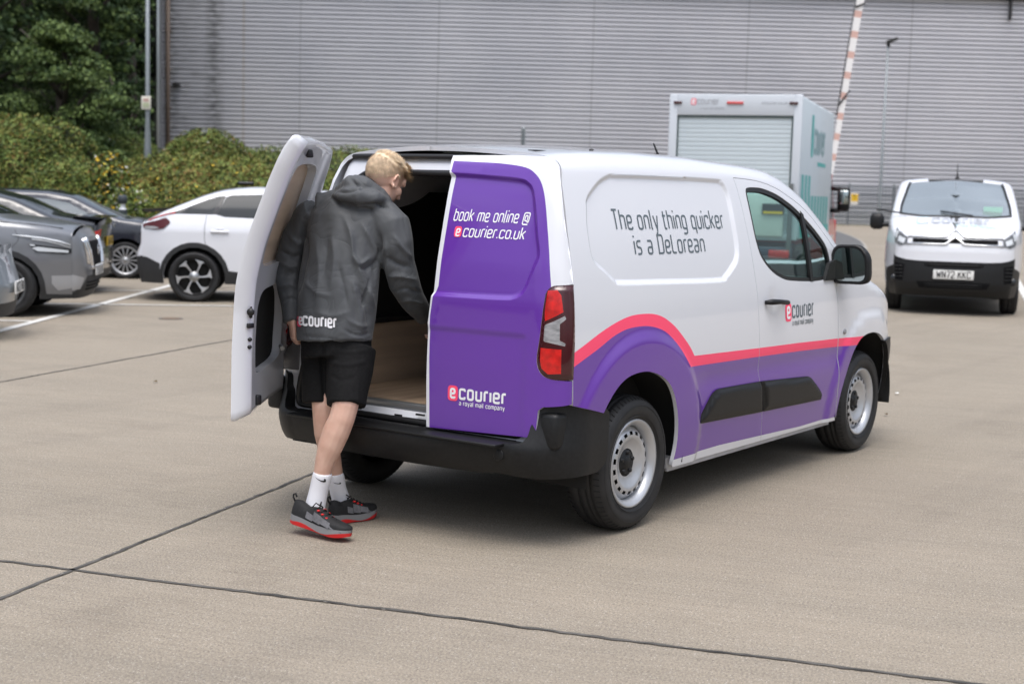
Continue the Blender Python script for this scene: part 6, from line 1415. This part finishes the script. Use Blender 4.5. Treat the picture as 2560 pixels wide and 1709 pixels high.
# ---------------------------------------------------------------- grey crossover, its front corner at the left edge
GREY = mat('grey_metallic_paint', (.185, .193, .208), .30, metal=.35, coat=.8)
n0 = at_z(12, 792); ns_ = thing('parked_car', 'dark grey crossover with a vee shaped chrome grille and white front plate', 'car', (n0[0]+.86*cos(CAR_AZ+pi/2), n0[1]+.86*sin(CAR_AZ+pi/2), 0), CAR_AZ, 'cars parked in the marked bays')
S = Shell([(.15, .83), (.35, .90), (.65, .92), (.9, .905), (1.05, .86), (1.3, .78), (1.6, .66)], [(-3.55, 1.0), (-3.3, 1.25), (-3.0, 1.45), (-2.4, 1.53), (-1.4, 1.53), (-.9, 1.46), (-.35, 1.16), (-.05, 1.02), (.3, .985), (.6, .93), (.9, .84)],
          [(-3.55, 1.08), (-3.3, 1.35), (-3.0, 1.54), (-2.4, 1.61), (-1.4, 1.61), (-.9, 1.55), (-.35, 1.24), (-.05, 1.11), (.3, 1.075), (.6, 1.02), (.9, .93)], -3.5, .70, (.4, .2), (.75, .26), zb=.20, cr=.035)
cla = [(-3.9, .1), (-3.9, .5), (-3.0, .45), (-2.2, .42), (-.5, .40)]+arch_pts(0, .435, .40, .33, 12)+[(.44, .26), (.9, .24), (.9, .1)]
dr = [(-.9, 1.44), (-.42, 1.14), (-.42, 1.06), (-1.5, 1.04), (-1.5, 1.47)]; dr2 = [(-1.58, 1.47), (-1.58, 1.05), (-2.7, 1.09), (-2.5, 1.45)]
wsn = S.up((-.95, .36), (-.55, .34), (-.14, .34), (-.02, 1), (-1.05, 1))
acc = [(.50, .47), (.75, .47), (.75, .33), (.56, .30), (.50, .38)]
body_of(ns_, S, [(0, .385), (-2.665, .385)], [GREY, CL, mat('silver_accent', (.40, .41, .43), .35, metal=.4)], [dr, dr2], None, [(cla, 1), (acc, 2)], glass=[(wsn, 'windscreen')])
fc = S.cap(True, [(.2, .80), (.35, .88), (.55, .905), (.75, .89), (.9, .84), (1.0, .76)]); tp = S.captop(True)
GRL = [(-.40, .86), (.40, .86), (.46, .80), (.33, .56), (-.33, .56), (-.46, .80)]
panel('front_bumper', fc, [(-1, .2), (1, .2)]+tp[::-1], [GREY, CL, mat('grille_black', (.008, .008, .009), .85, spec=.1), mat('silver_accent', (.40, .41, .43))], regions=[([(-1.1, .1), (1.1, .1), (1.1, .26), (.7, .33), (.5, .46), (-.5, .46), (-.7, .33), (-1.1, .26)], 1), (GRL, 2), ([(-.9, .28), (.9, .28), (.9, .24), (-.9, .24)], 1), ([(.62, .44), (1, .48), (1, .30), (.72, .31)], 3)], grid=.05, parent=ns_, flip=True)
mb = MB()
for a_, c_, m_ in (((.47, .90), (.36, .54), 0), ((.395, .545), (.0, .545), 0), ((.58, .89), (.50, .60), 0)):
    pts = [fc(np.array([[a_[0]+(c_[0]-a_[0])*t, a_[1]+(c_[1]-a_[1])*t]]))[0]+[.014, 0, 0] for t in np.linspace(0, 1, 8)]; mb.tube([tuple(p) for p in pts], [(.024, .010)]*8, 8); mb.tube([(p[0], -p[1], p[2]) for p in pts], [(.024, .010)]*8, 8)
mb.build('grille_trim', [CHROME], ns_)
c = fc(np.array([[.02, .755]]))[0]; mb = MB(); mb.lathe([(.066, .010), (.058, .018), (.050, .010)], 24, axis='x', c=(c[0]+.006, 0, .755)); mb.box((c[0]+.022, 0, .755), (.010, .17, .026), r=.004); mb.build('emblem', [CHROME], ns_)
on(S, [(.26, .835), (.70, .775), (.70, .725), (.62, .715), (.34, .74)], .006, 'headlamp', None, ns_, mats=[mat('lamp_black_glass', (.02, .022, .025), .2), mat('lamp_bright', (.62, .65, .68), .15, coat=1)], regions=[([(.30, .785), (.36, .80), (.55, .775), (.67, .757), (.67, .732), (.36, .750)], 1), ([(.27, .83), (.32, .826), (.34, .805), (.29, .81)], 1)], both=True)
pts = [S.f(np.array([[x, z]]))[0]+[0, -.010, 0] for x, z in ((.10, .930), (.25, .915), (.42, .895), (.58, .860), (.69, .82))]; mb = MB(); mb.tube([tuple(p) for p in pts], [(.004, .006), (.012, .009), (.014, .010), (.016, .010), (.010, .010)], 6); pts2 = [S.f(np.array([[x, z]]))[0]+[0, -.008, 0] for x, z in ((.30, .885), (.45, .865), (.58, .830), (.69, .79))]; mb.tube([tuple(p) for p in pts2], .008, 6); mb.build('light_strip', [mat('lamp_bright', (.62, .65, .68))], ns_)
plate(ns_, Matrix.Translation((fc(np.array([[0, .52]]))[0][0]+.012, 0, .515)) @ Matrix.Rotation(radians(90), 4, 'Z'), 'EY22 CXV')
mb = MB()
for z in (.30, .34, .38): 
    pts = [fc(np.array([[q, z]]))[0]+[.006, 0, 0] for q in np.linspace(-.5, .5, 12)]; mb.tube([tuple(p) for p in pts], .008, 5)
mb.build('lower_grille', [mat('grille_black', (.008, .008, .009))], ns_)
seams(ns_, S, [[(-.45, 1.04), (-.48, .8), (-.42, .42)], [(.12, .985), (.16, .88), (.05, .74)]])
pts = [S.f(np.array([[x, S.V(x, t)]]))[0]+[0, 0, .006] for x, t in ((-.30, .02), (.0, .12), (.3, .16), (.6, .20))]; mb = MB(); mb.tube([tuple(p) for p in pts], .008, 6); mb.build('bonnet_line', [GREY], ns_)
mb = MB(); pts = [S.f(np.array([[x, S.V(x, 0)-.02]]))[0]+[0, -.006, 0] for x in (-1.0, -.7, -.4, -.2)]; mb.tube([tuple(p) for p in pts], .014, 6); mb.build('chrome_strip', [CHROME], ns_)
for x in (0, -2.665):
    for sg in (-1, 1): wheel(ns_, x, sg*.79, sg, R=.34, rim=.235, width=.205, style='alloy', spokes=5, dark=mat('dark_alloy', (.14, .145, .15), .35, metal=.6))
inner_dark(ns_, -3.3, .6, .25, .9, .62); mirror_part(ns_, -.55, -1.0, 1.12, GREY)
# ---------------------------------------------------------------- black saloon seen tail first between them
BLKP = mat('black_metallic_paint', (.018, .019, .023), .22, metal=.2, coat=.9); SLV = mat('dark_silver_blue_paint', (.060, .063, .075), .25, metal=.3, coat=.9)
def saloon(label, loc, az, paint, p_text=None, yellow=False, tailtext=False):
    c_ = thing('parked_car', label, 'car', loc, az, 'cars parked in the marked bays')
    S = Shell([(.15, .82), (.35, .87), (.6, .90), (.85, .885), (1.0, .84), (1.2, .74), (1.45, .62)], [(-1.0, .93), (-.6, .96), (-.3, 1.0), (.2, 1.22), (.7, 1.34), (1.4, 1.37), (2.0, 1.28), (2.55, 1.00), (2.9, .93), (3.5, .80)],
              [(-1.0, 1.0), (-.6, 1.03), (-.3, 1.08), (.2, 1.30), (.7, 1.42), (1.4, 1.45), (2.0, 1.37), (2.55, 1.08), (2.9, 1.0), (3.5, .86)], -.86, 3.4, (.5, .2), (.6, .25), zb=.22)
    w1 = [(.10, .98), (.25, 1.18), (.65, 1.30), (1.15, 1.335), (1.15, .98)]; w2 = [(1.22, .98), (1.22, 1.335), (1.55, 1.32), (1.95, 1.22), (2.35, 1.02), (2.35, .97)]
    rw = S.up((-.18, .36), (.25, .38), (.55, .40), (.62, 1), (-.28, 1)); wsn = S.up((1.75, .38), (2.1, .35), (2.45, .34), (2.6, 1), (1.68, 1))
    body_of(c_, S, [(0, .37), (2.7, .37)], [paint, CL], [w1, w2], None, [([(-1.2, .1), (-1.2, .28), (3.6, .28), (3.6, .1)], 1)], glass=[(rw, 'rear_window'), (wsn, 'windscreen')])
    rc = S.cap(False, [(.22, -.90), (.4, -.97), (.6, -.98), (.75, -.95), (.95, -.97), (1.03, -.95)]); panel('tail', rc, [(-1, .22), (1, .22)]+S.captop(False)[::-1], [paint, CL, LAMPRED, CHROME], regions=[([(-1.1, .1), (1.1, .1), (1.1, .34), (-1.1, .34)], 1), ([(.55, .90), (1.0, .86), (1.0, .74), (.60, .76)], 2), ([(-.55, .90), (-1.0, .86), (-1.0, .74), (-.60, .76)], 2), ([(-.9, .52), (.9, .52), (.9, .55), (-.9, .55)], 3)], grid=.05, parent=c_)
    fc = S.cap(True, [(.2, 3.5), (.5, 3.55), (.8, 3.48)]); panel('front_bumper', fc, [(-1, .22), (1, .22)]+S.captop(True)[::-1], [paint, CL], grid=.08, parent=c_, flip=True)
    mb = MB(); mb.prism([(-1.03, 1.055), (-.90, 1.03), (-.55, 1.06), (-.6, 1.075), (-.92, 1.065)], -.60, .60, axis='y'); mb.build('boot_lip', [paint], c_)
    xr_ = rc(np.array([[0., .72]]))[0][0]
    plate(c_, Matrix.Translation((xr_-.012, 0, .72)) @ Matrix.Rotation(radians(-90), 4, 'Z'), p_text or 'KN65 VXF', yellow)
    mb = MB(); mb.box((rc(np.array([[0., .93]]))[0][0]-.008, -.42, .93), (.01, .20, .045), r=.004); mb.lathe([(.05, .0), (.05, .01), (.03, .012)], 18, axis='x', c=(xr_-.03, 0, .93)); mb.build('badge', [CHROME], c_)
    mb = MB(); pts = [S.f(np.array([[x, S.V(x, 0)]]))[0]+[0, -.002, .01] for x in np.linspace(-.1, 2.3, 14)]; mb.tube([tuple(p) for p in pts], .010, 5); mb.build('roof_rail', [RUBBER], c_)
    seams(c_, S, [[(1.18, 1.33), (1.18, .9), (1.16, .3)], [(.35, .97), (.38, .7), (.42, .5)], [(2.3, .96), (2.32, .7), (2.2, .35)]])
    for x in (0, 2.7):
        for sg in (-1, 1): wheel(c_, x, sg*.765, sg, R=.315, rim=.225, width=.205, style='split', spokes=10)
    inner_dark(c_, -.7, 3.3, .25, .85, .6); mirror_part(c_, 2.1, .97, 1.02, paint); mirror_part(c_, 2.1, -.97, 1.02, paint)
    return c_
tail = at_depth(258, 640, 19.6); az_ = radians(133); d_ = np.array([cos(az_), sin(az_)]); n_ = np.array([-sin(az_), cos(az_)])
o_ = tail[:2]+d_*.97-n_*.62; saloon('black saloon showing its boot and yellow number plate between two other cars', (o_[0], o_[1], 0), az_, BLKP, 'LD66 KXR', True)
# ---------------------------------------------------------------- dark hatchback in the back row
v0 = at_z(313, 697); vz = radians(-47); vw = thing('parked_car', 'dark navy estate car with silver multi spoke wheels in the back row by the bank', 'car', (v0[0]+.83*cos(vz+pi/2), v0[1]+.83*sin(vz+pi/2), 0), vz, 'cars parked in the marked bays'); vw.scale = (.95,)*3
NAVY = mat('navy_black_paint', (.022, .024, .034), .22, metal=.2, coat=.9); ROOFG = mat('grey_black_roof', (.05, .052, .06), .25, coat=.9)
S = Shell([(.15, .82), (.35, .87), (.6, .89), (.85, .875), (1.0, .83), (1.2, .74), (1.45, .64)], [(-3.4, 1.0), (-3.2, 1.30), (-2.8, 1.37), (-1.9, 1.385), (-1.3, 1.37), (-.9, 1.30), (-.45, 1.08), (-.1, .95), (.3, .91), (.8, .80)], [(-3.4, 1.08), (-3.2, 1.38), (-2.8, 1.44), (-1.9, 1.46), (-1.3, 1.445), (-.9, 1.38), (-.45, 1.16), (-.1, 1.02), (.3, .98), (.8, .86)], -3.35, .72, (.4, .2), (.6, .25), zb=.22)
w1 = [(-.62, .99), (-.62, 1.09), (-.95, 1.26), (-1.3, 1.32), (-1.62, 1.335), (-1.62, .97)]; w2 = [(-1.70, .97), (-1.70, 1.335), (-2.4, 1.33), (-2.6, 1.30), (-2.6, .98)]; wsn = S.up((-1.05, .38), (-.6, .35), (-.14, .33), (-.02, 1), (-1.15, 1))
CG2 = glass_mat('pale_car_glass', (.30, .38, .36), .22)
body_of(vw, S, [(0, .37), (-2.6, .37)], [NAVY], [w1, w2], None, [], glass=[(wsn, 'windscreen')], gm=CG2)
fc = S.cap(True, [(.2, .80), (.5, .86), (.8, .80)]); panel('front_bumper', fc, [(-1, .22), (1, .22)]+S.captop(True)[::-1], [NAVY], grid=.08, parent=vw, flip=True); rc = S.cap(False, [(.2, -3.45), (.6, -3.5), (1.0, -3.45)]); panel('tailgate', rc, [(-1, .22), (1, .22)]+S.captop(False)[::-1], [NAVY], grid=.1, parent=vw)
on(S, [(.25, .80), (.55, .78), (.68, .72), (.68, .62), (.45, .64)], .006, 'headlamp', LAMPCLR, vw, both=True)
seams(vw, S, [[(-.66, .97), (-.68, .7), (-.6, .35)], [(-1.66, 1.33), (-1.66, .9), (-1.64, .35)]])
for x in (0, -2.6):
    for sg in (-1, 1): wheel(vw, x, sg*.765, sg, R=.315, rim=.235, width=.205, style='split', spokes=14)
inner_dark(vw, -3.1, .6, .25, .86, .62); mirror_part(vw, -.72, -.96, 1.0, NAVY)
for y_ in (-.35, .35):
    mb = MB(); mb.box((-1.75, y_, .95), (.16, .44, .5), r=.06); mb.box((-1.8, y_, 1.27), (.08, .25, .14), r=.03); mb.build('seat', [mat('dark_seat', (.03, .03, .032), .8)], vw)
# ---------------------------------------------------------------- sliver of a silver blue car at the very left edge
e0 = at_depth(24, 700, 13.6); ez_ = radians(-44); dn = np.array([cos(ez_), sin(ez_)]); nn_ = np.array([-sin(ez_), cos(ez_)]); oo = e0[:2]-dn*.80+nn_*.55
ed = thing('parked_car', 'silver blue car whose front bumper corner alone shows beside the grey crossover', 'car', (oo[0], oo[1], 0), ez_, 'cars parked in the marked bays')
SB = mat('silver_blue_paint', (.20, .23, .26), .3, metal=.3, coat=.8); S = Shell([(.15, .80), (.35, .86), (.6, .88), (.85, .86), (1.0, .82), (1.2, .72), (1.45, .62)], S_sh := [(-3.4, 1.0), (-3.2, 1.30), (-2.8, 1.37), (-1.3, 1.37), (-.9, 1.30), (-.45, 1.08), (-.1, .95), (.3, .88), (.8, .74)], [(a, b+.08) for a, b in S_sh], -3.35, .55, (.4, .2), (.6, .25), zb=.22)
body_of(ed, S, [(0, .37), (-2.6, .37)], [SB], [w1], None, [], glass=[(wsn, 'windscreen')]); fc = S.cap(True, [(.2, .72), (.5, .80), (.8, .70)]); panel('front_bumper', fc, [(-1, .22), (1, .22)]+S.captop(True)[::-1], [SB, CL], regions=[([(-1.1, .1), (1.1, .1), (1.1, .36), (-1.1, .36)], 1)], grid=.06, parent=ed, flip=True)
plate(ed, Matrix.Translation((fc(np.array([[0, .50]]))[0][0]+.012, 0, .50)) @ Matrix.Rotation(radians(90), 4, 'Z'), 'WX22 FKN')
for x in (0, -2.6):
    for sg in (-1, 1): wheel(ed, x, sg*.75, sg, R=.31, rim=.22, width=.195, style='alloy', spokes=7)
inner_dark(ed, -3.1, .45, .25, .86, .6)
# ---------------------------------------------------------------- white van facing the camera on the right
fa = (at_z(2232, 771)+at_z(2518, 783))/2; fz = radians(199.5); hd = np.array([cos(fz), sin(fz)]); vo = fa[:2]
pv = thing('panel_van', 'white panel van with a black bumper and chevron grille facing the camera', 'van', (vo[0], vo[1], 0), fz)
S = Shell([(.2, .90), (.4, .945), (.7, .96), (1.0, .955), (1.2, .93), (1.35, .90), (1.6, .865), (1.85, .815)], [(-3.9, 1.80), (-1.2, 1.80), (-.95, 1.77), (-.75, 1.68), (-.35, 1.47), (.02, 1.27), (.3, 1.19), (.7, 1.07)],
          [(-3.9, 1.91), (-1.2, 1.915), (-.95, 1.90), (-.75, 1.81), (-.35, 1.60), (.02, 1.37), (.3, 1.28), (.7, 1.14)], -3.9, .66, (.3, .05), (.75, .14), zb=.26, cr=.035)
wsn = S.up((-.84, .31), (-.55, .29), (-.2, .26), (-.02, .27), (.12, .6), (.14, 1), (-.88, 1)); dw = [(-.90, 1.68), (-.62, 1.54), (-.10, 1.27), (-.10, 1.20), (-1.0, 1.18), (-1.5, 1.22), (-1.5, 1.70)]
PVG = mat('reflective_windscreen', (.26, .30, .315), .10, metal=.55, spec=1.0, coat=1.0)
body_of(pv, S, [(0, .40), (-3.27, .40)], [WHITE, BLACKP, mat('glass_frit', (.01, .01, .011), .3)], [dw], None, [([(-4.0, .1), (-4.0, .30), (.2, .34), (.34, .62), (.8, .70), (.8, .1)], 1)], glass=[(wsn, 'windscreen')], gm=PVG)
mb = MB()
for dt, o_ in ((0, .003),):
    ring = resample(S.up((-.84, .31), (-.55, .29), (-.2, .26), (-.02, .27), (.12, .6), (.14, 1)), .05, False); P = off_f(S.f, .004)(np.array(ring)); mb.tube([tuple(p) for p in P], .018, 6, cap=False); mb.tube([(p[0], -p[1], p[2]) for p in P], .018, 6, cap=False)
mb.build('windscreen_seal', [RUBBER], pv)
fcp = [(.26, .84), (.34, .95), (.45, .99), (.62, .985), (.75, .965), (.9, .955), (1.0, .93), (1.12, .86), (1.22, .74)]; fc = S.cap(True, fcp); tp = S.captop(True)
low = [(-1.1, .1), (1.1, .1), (1.1, .86), (.80, .80), (.55, .765), (.36, .755), (-.36, .755), (-.55, .765), (-.80, .80), (-1.1, .86)]
panel('front_bumper', fc, [(-1, .26), (1, .26)]+tp[::-1], [WHITE, BLACKP, mat('grille_black', (.008, .008, .009))], regions=[(low, 1), ([(-.28, .735), (.28, .735), (.26, .675), (-.26, .675)], 2), ([(-.40, .47), (.40, .47), (.36, .38), (-.36, .38)], 2), ([(.58, .70), (.86, .72), (.84, .48), (.62, .46)], 2), ([(-.58, .70), (-.86, .72), (-.84, .48), (-.62, .46)], 2)], grid=.045, parent=pv, flip=True)
def cq(q, z, o=.012):
    P = off_f(fc, -o)(np.array([[q, z]]))[0]; return tuple(P)
mb = MB()
for zz, wd in ((1.085, .013), (.985, .012)):
    for sg in (-1, 1):
        pts = [cq(sg*q, z_) for q, z_ in ((.56, zz-.005), (.3, zz+.002), (.10, zz+.004), (.075, zz+.012), (.040, zz+.055), (.012, zz+.088), (.0, zz+.092))]; mb.tube(pts, [(wd, .010)]*2+[(wd*1.1, .012)]+[(wd*1.5, .014)]*4, 8, flat=(0, 0, 1))
mb.build('chevron_trim', [CHROME], pv)
on(S, [(-.48, 1.065), (.48, 1.065), (.48, 1.005), (-.48, 1.005)], -.004, 'grille_slot', mat('grille_black', (.008, .008, .009)), pv, f=fc, flip=True)
HL_ = [(.56, 1.07), (.70, 1.13), (.90, 1.19), (.995, 1.20), (.995, 1.06), (.90, 1.00), (.70, .955), (.56, .98)]
for sg in (1, -1):
    pl = [(sg*a, b) for a, b in HL_]; in1 = [(sg*a, b) for a, b in ((.80, 1.15), (.97, 1.17), (.97, 1.08), (.84, 1.05))]; in2 = [(sg*a, b) for a, b in ((.60, 1.05), (.76, 1.09), (.78, 1.02), (.62, .985))]
    panel('headlamp', off_f(fc, -.010), pl if sg > 0 else pl[::-1], [mat('lamp_clear_grey', (.10, .105, .11), .1, coat=1, noise=(25, .5)), mat('lamp_bright', (.62, .65, .68))], regions=[(in1, 1), (in2, 1)], grid=.02, parent=pv, flange=.015, flip=True)
plate(pv, Matrix.Translation((cq(0, .575, .015)[0], 0, .575)) @ Matrix.Rotation(radians(90), 4, 'Z'), 'WN72 KKC')
mb = MB()
for z_ in (.41, .44, .70, .715):
    pts = [cq(q, z_, .006) for q in np.linspace(-.3, .3, 9)]; mb.tube(pts, .006, 5)
for sg in (-1, 1):
    for z_ in (.52, .57, .62, .67): mb.tube([cq(sg*q, z_, .006) for q in (.62, .72, .82)], .008, 5)
mb.build('grille_bar', [BLACKP], pv)
for sg in (-1, 1):
    mb = MB(); c_ = cq(sg*.87, .49, .002); mb.lathe([(0, .02), (.045, .018), (.055, 0)], 14, axis='x', c=c_); mb.build('fog_lamp', [mat('lamp_black_glass', (.02, .022, .025))], pv)
    mb = MB(); mb.box((-.22, sg*1.10, 1.27), (.14, .20, .24), r=.06); mb.box((-.22, sg*.98, 1.22), (.10, .14, .06), r=.02); mb.build('door_mirror', [BLACKP], pv)
mb = MB(); mb.tube([(-.98, .02, 1.955), (-1.08, .02, 2.05), (-1.16, .02, 2.16)], [.014, .008, .005], 6); mb.lathe([(.03, -.02), (.028, .012), (.012, .022)], 12, axis='z', c=(-.97, .02, 1.945)); mb.build('aerial', [RUBBER], pv)
# pale lettering on the bonnet: bonnet surface in (left-right, forward) terms
def bon_f(A):
    """A = (sideways from the reader's left, up the bonnet); text faces forward"""
    A = np.asarray(A, float); x = .42-A[:, 1]; y = A[:, 0]; zc = S.ze(x)+.045*(1-(y/.7)**2); return np.stack([x, y, zc], 1)
mb = MB(); PB, PG2 = mat('pale_blue_vinyl', (.45, .66, .72), .5), mat('pale_grey_vinyl', (.42, .44, .48), .5)
q, w = lettering('e', .24, .2); lay(mb, fill_quads(rrect(-.54, .0, -.36, .26, .06)), bon_f, 0, 0, .003, 0); lay(mb, q, bon_f, -.50, .04, .005, 2)
q, w = lettering('cour1er', .26, .19, gap=.28, wide=1.1); lay(mb, q, bon_f, -.33, .02, .003, 1, sx=.80/w)
q, w = lettering('a royal mail company', .07, .16); lay(mb, q, bon_f, .0, -.10, .003, 0, sx=.55/w); mb.build('lettering', [PB, PG2, TEXTW], pv, fix=False)
mb = MB()
for sg in (-.55, .35): mb.tube([tuple(S.f(np.array([[.10, S.V(.10, .9)]]))[0]+[0, sg, .012]), tuple(S.f(np.array([[-.02, S.V(-.02, .9)]]))[0]+[0, sg-.45, .015])], .012, 5)
mb.build('wiper', [RUBBER], pv)
mb = MB(); pw = S.f(np.array([[-.04, S.V(-.04, .55)]]))[0]; mb.box((pw[0]-.06, .52, pw[2]+.055), (.015, .26, .085), M=None); mb.build('permit_card', [mat('mint_card', (.45, .72, .62), .6)], pv)
for x in (0, -3.27):
    for sg in (-1, 1): wheel(pv, x, sg*.80, sg, R=.335, rim=.21, width=.215, style='steel')
inner_dark(pv, -3.7, .7, .32, 1.0, .68)
seams(pv, S, [[(-.05, 1.18), (.0, .9), (-.35, .5), (-.5, .32)], [(-1.55, 1.75), (-1.58, 1.0), (-1.58, .32)]])
# ---------------------------------------------------------------- box truck
TAZ = radians(17.2); tR = at_depth(2008, 237, 22.0); td = np.array([cos(TAZ), sin(TAZ)]); tn = np.array([-sin(TAZ), cos(TAZ)]); TW, TL, TH = 2.08, 4.9, float(tR[2])
to = tR[:2]+tn*TW/2
tk = thing('box_truck', 'pale blue white box truck with a roller shutter parked before the warehouse', 'truck', (to[0], to[1], 0), TAZ)
TWH = mat('truck_white_panel', (.54, .61, .65), .4, noise=(1.5, .03)); TRM = mat('truck_trim', (.56, .60, .65), .35); TEAL = mat('teal_vinyl', (.06, .42, .40), .45)
z0 = .92
mb = MB(); mb.box((TL/2, 0, (z0+TH)/2), (TL, TW, TH-z0), r=.05); mb.build('cargo_box', [TWH], tk)
mb = MB()
for sg in (-1, 1): mb.box((-.02, sg*(TW/2-.06), (z0+TH)/2), (.06, .13, TH-z0), r=.012)
mb.box((-.022, 0, TH-.165), (.06, TW-.24, .33), r=.012); mb.box((-.022, 0, z0+.04), (.06, TW-.24, .10), r=.01); mb.build('rear_frame', [TRM], tk)
mb = MB(); sl = 26; zt, zb_ = TH-.335, z0+.09
for k in range(sl):
    a, c = zb_+(zt-zb_)*k/sl, zb_+(zt-zb_)*(k+1)/sl; mb.box((-.006, 0, (a+c)/2), (.03, TW-.26, (c-a)*.985), r=.004)
mb.build('roller_shutter', [mat('shutter_white', (.52, .59, .63), .45)], tk)
mb = MB(); mb.box((-.012, 0, zt-.012), (.05, TW-.25, .035)); 
for sg in (-1, 1): mb.box((-.012, sg*(TW/2-.137), (zt+zb_)/2), (.05, .022, zt-zb_))
mb.build('shutter_seal', [mat('seal_grey_green', (.06, .09, .09), .6)], tk)
for y_, w_, m_ in ((TW/2-.13, .13, LAMPDARK), (0, .26, LAMPRED), (-TW/2+.13, .13, LAMPDARK)):
    mb = MB(); mb.box((-.062, y_, TH-.135), (.03, w_, .04), r=.008); mb.build('marker_lamp', [m_ if w_ < .2 else mat('bright_red_reflector', (.62, .10, .10), .3)], tk)
# tail lift: platform folded up against the lower part
mb = MB(); mb.box((-.10, .02, 1.30), (.06, TW-.36, .66), r=.015); mb.build('tail_lift', [mat('lift_cream', (.56, .57, .54), .45)], tk)
for sg in (-1, 1):
    mb = MB(); mb.box((-.14, sg*(TW/2-.10), 1.25), (.08, .07, 1.1), r=.01); mb.build('lift_column', [mat('lift_grey', (.10, .11, .11), .5)], tk)
mb = MB(); mb.box((-.15, -TW/2+.36, 1.40), (.03, .34, .16)); mb.build('lift_notice', [mat('notice_black', (.02, .02, .02), .5)], tk); mb = MB(); mb.box((-.168, -TW/2+.36, 1.345), (.01, .30, .035)); mb.build('notice_stripe', [mat('sign_yellow', (.75, .47, .02))], tk)
mb = MB(); mb.box((-.10, 0, .70), (.10, TW-.1, .22), r=.02); mb.build('rear_bumper', [mat('blue_black_bumper', (.02, .03, .06), .5)], tk)
for sg in (-1, 1):
    mb = MB(); mb.box((-.17, sg*.80, .70), (.05, .32, .13), r=.015); mb.build('tail_lamp', [LAMPRED], tk)
mb = MB(); mb.box((2.6, 0, .62), (5.4, .85, .22)); mb.box((2.3, -.85, .62), (2.2, .06, .36)); mb.build('chassis', [mat('chassis_grey', (.03, .03, .032), .6)], tk)
# side decals
def side_f(A): A = np.asarray(A, float); return np.stack([A[:, 0], np.full(len(A), -TW/2), A[:, 1]], 1)
mb = MB()
for k in range(9):
    x0 = .28+k*.46; top = 1.95 if k < 3 else 1.62
    for j, (a, c) in enumerate(((z0+.03, 1.10), (1.10, 1.62), (1.62, 1.95))):
        if a >= top: continue
        s_ = .06 if j % 2 else 0; lay(mb, [[(x0+s_, a), (x0+.28+s_, a), (x0+.28+s_, c), (x0+s_, c)]], side_f, 0, 0, .004, 0)
lay(mb, [[(.28, .95), (4.6, .95), (4.6, 1.12), (.28, 1.12)]], side_f, 0, 0, .006, 0)
q, w = lettering('e', .34, .2); lay(mb, fill_quads(rrect(1.35, 2.25, 1.65, 2.95, .1)), side_f, 0, 0, .004, 0)
q, w = lettering('cour1er', .5, .18, gap=.3); lay(mb, q, side_f, 1.75, 2.35, .004, 1, sx=1.7/w)
lay(mb, [[(2.4, 2.13), (3.7, 2.13), (3.7, 2.2), (2.4, 2.2)]], side_f, 0, 0, .004, 0); mb.build('side_graphics', [TEAL, mat('grey_teal_vinyl', (.20, .36, .38), .5)], tk, fix=False)
def back_f(A): A = np.asarray(A, float); return np.stack([np.full(len(A), -.053), -A[:, 0], A[:, 1]], 1)
mb = MB(); logo(mb, back_f, -.70, TH-.150, .085, .003, 1, 2, 0, wide=1.0, gap=.26, tagline=False); q, w = lettering('a royal mail company', .035, .15); lay(mb, q, back_f, -.55, TH-.235, .003, 0, sx=.38/w)
q, w = lettering('ecourier.co.uk', .04, .13); lay(mb, q, back_f, .42, TH-.15, .003, 0, sx=.40/w); mb.build('lettering', [mat('pale_grey_vinyl', (.42, .44, .48)), mat('pale_pink_vinyl', (.85, .22, .28), .5), TEXTW], tk, fix=False)
# cab in front of the box
CR = mat('cab_red_paint', (.55, .022, .025), .3, coat=.7); mb = MB()
mb.prism([(TL-.05, .45), (TL+1.75, .45), (TL+1.85, .95), (TL+1.5, 1.15), (TL+.75, 2.05), (TL-.05, 2.1)], -.98, .98, axis='y'); mb.box((TL+.6, 0, 2.3), (1.2, 1.8, .5), r=.2); mb.build('cab', [CR], tk)
mb = MB(); mb.prism([(TL+.1, 1.2), (TL+1.25, 1.2), (TL+.72, 1.95), (TL+.1, 1.98)], -.985, .985, axis='y'); mb.build('cab_window', [CARGLASS], tk)
mb = MB(); mb.box((TL+.35, -1.0, .68), (1.2, .06, .42), r=.02); mb.build('cab_skirt', [WHITE], tk)
for sg in (-1, 1):
    mb = MB(); 
    for z_ in (1.36, 1.78): mb.tube([(TL+.95, sg*.96, z_), (TL+.92, sg*1.13, z_)], .045, 6)
    mb.box((TL+.92, sg*1.20, 1.58), (.14, .24, .46), r=.06); mb.build('mirror_arm', [BLACKP], tk); mb = MB(); mb.box((TL+.86, sg*1.20, 1.62), (.05, .18, .26), r=.02); mb.build('mirror_glass', [mat('mirror_glass', (.5, .56, .56))], tk)
for x in (1.1, TL+.75):
    for sg in (-1, 1): wheel(tk, x, sg*.86, sg, R=.36, rim=.21, width=.24, style='steel')
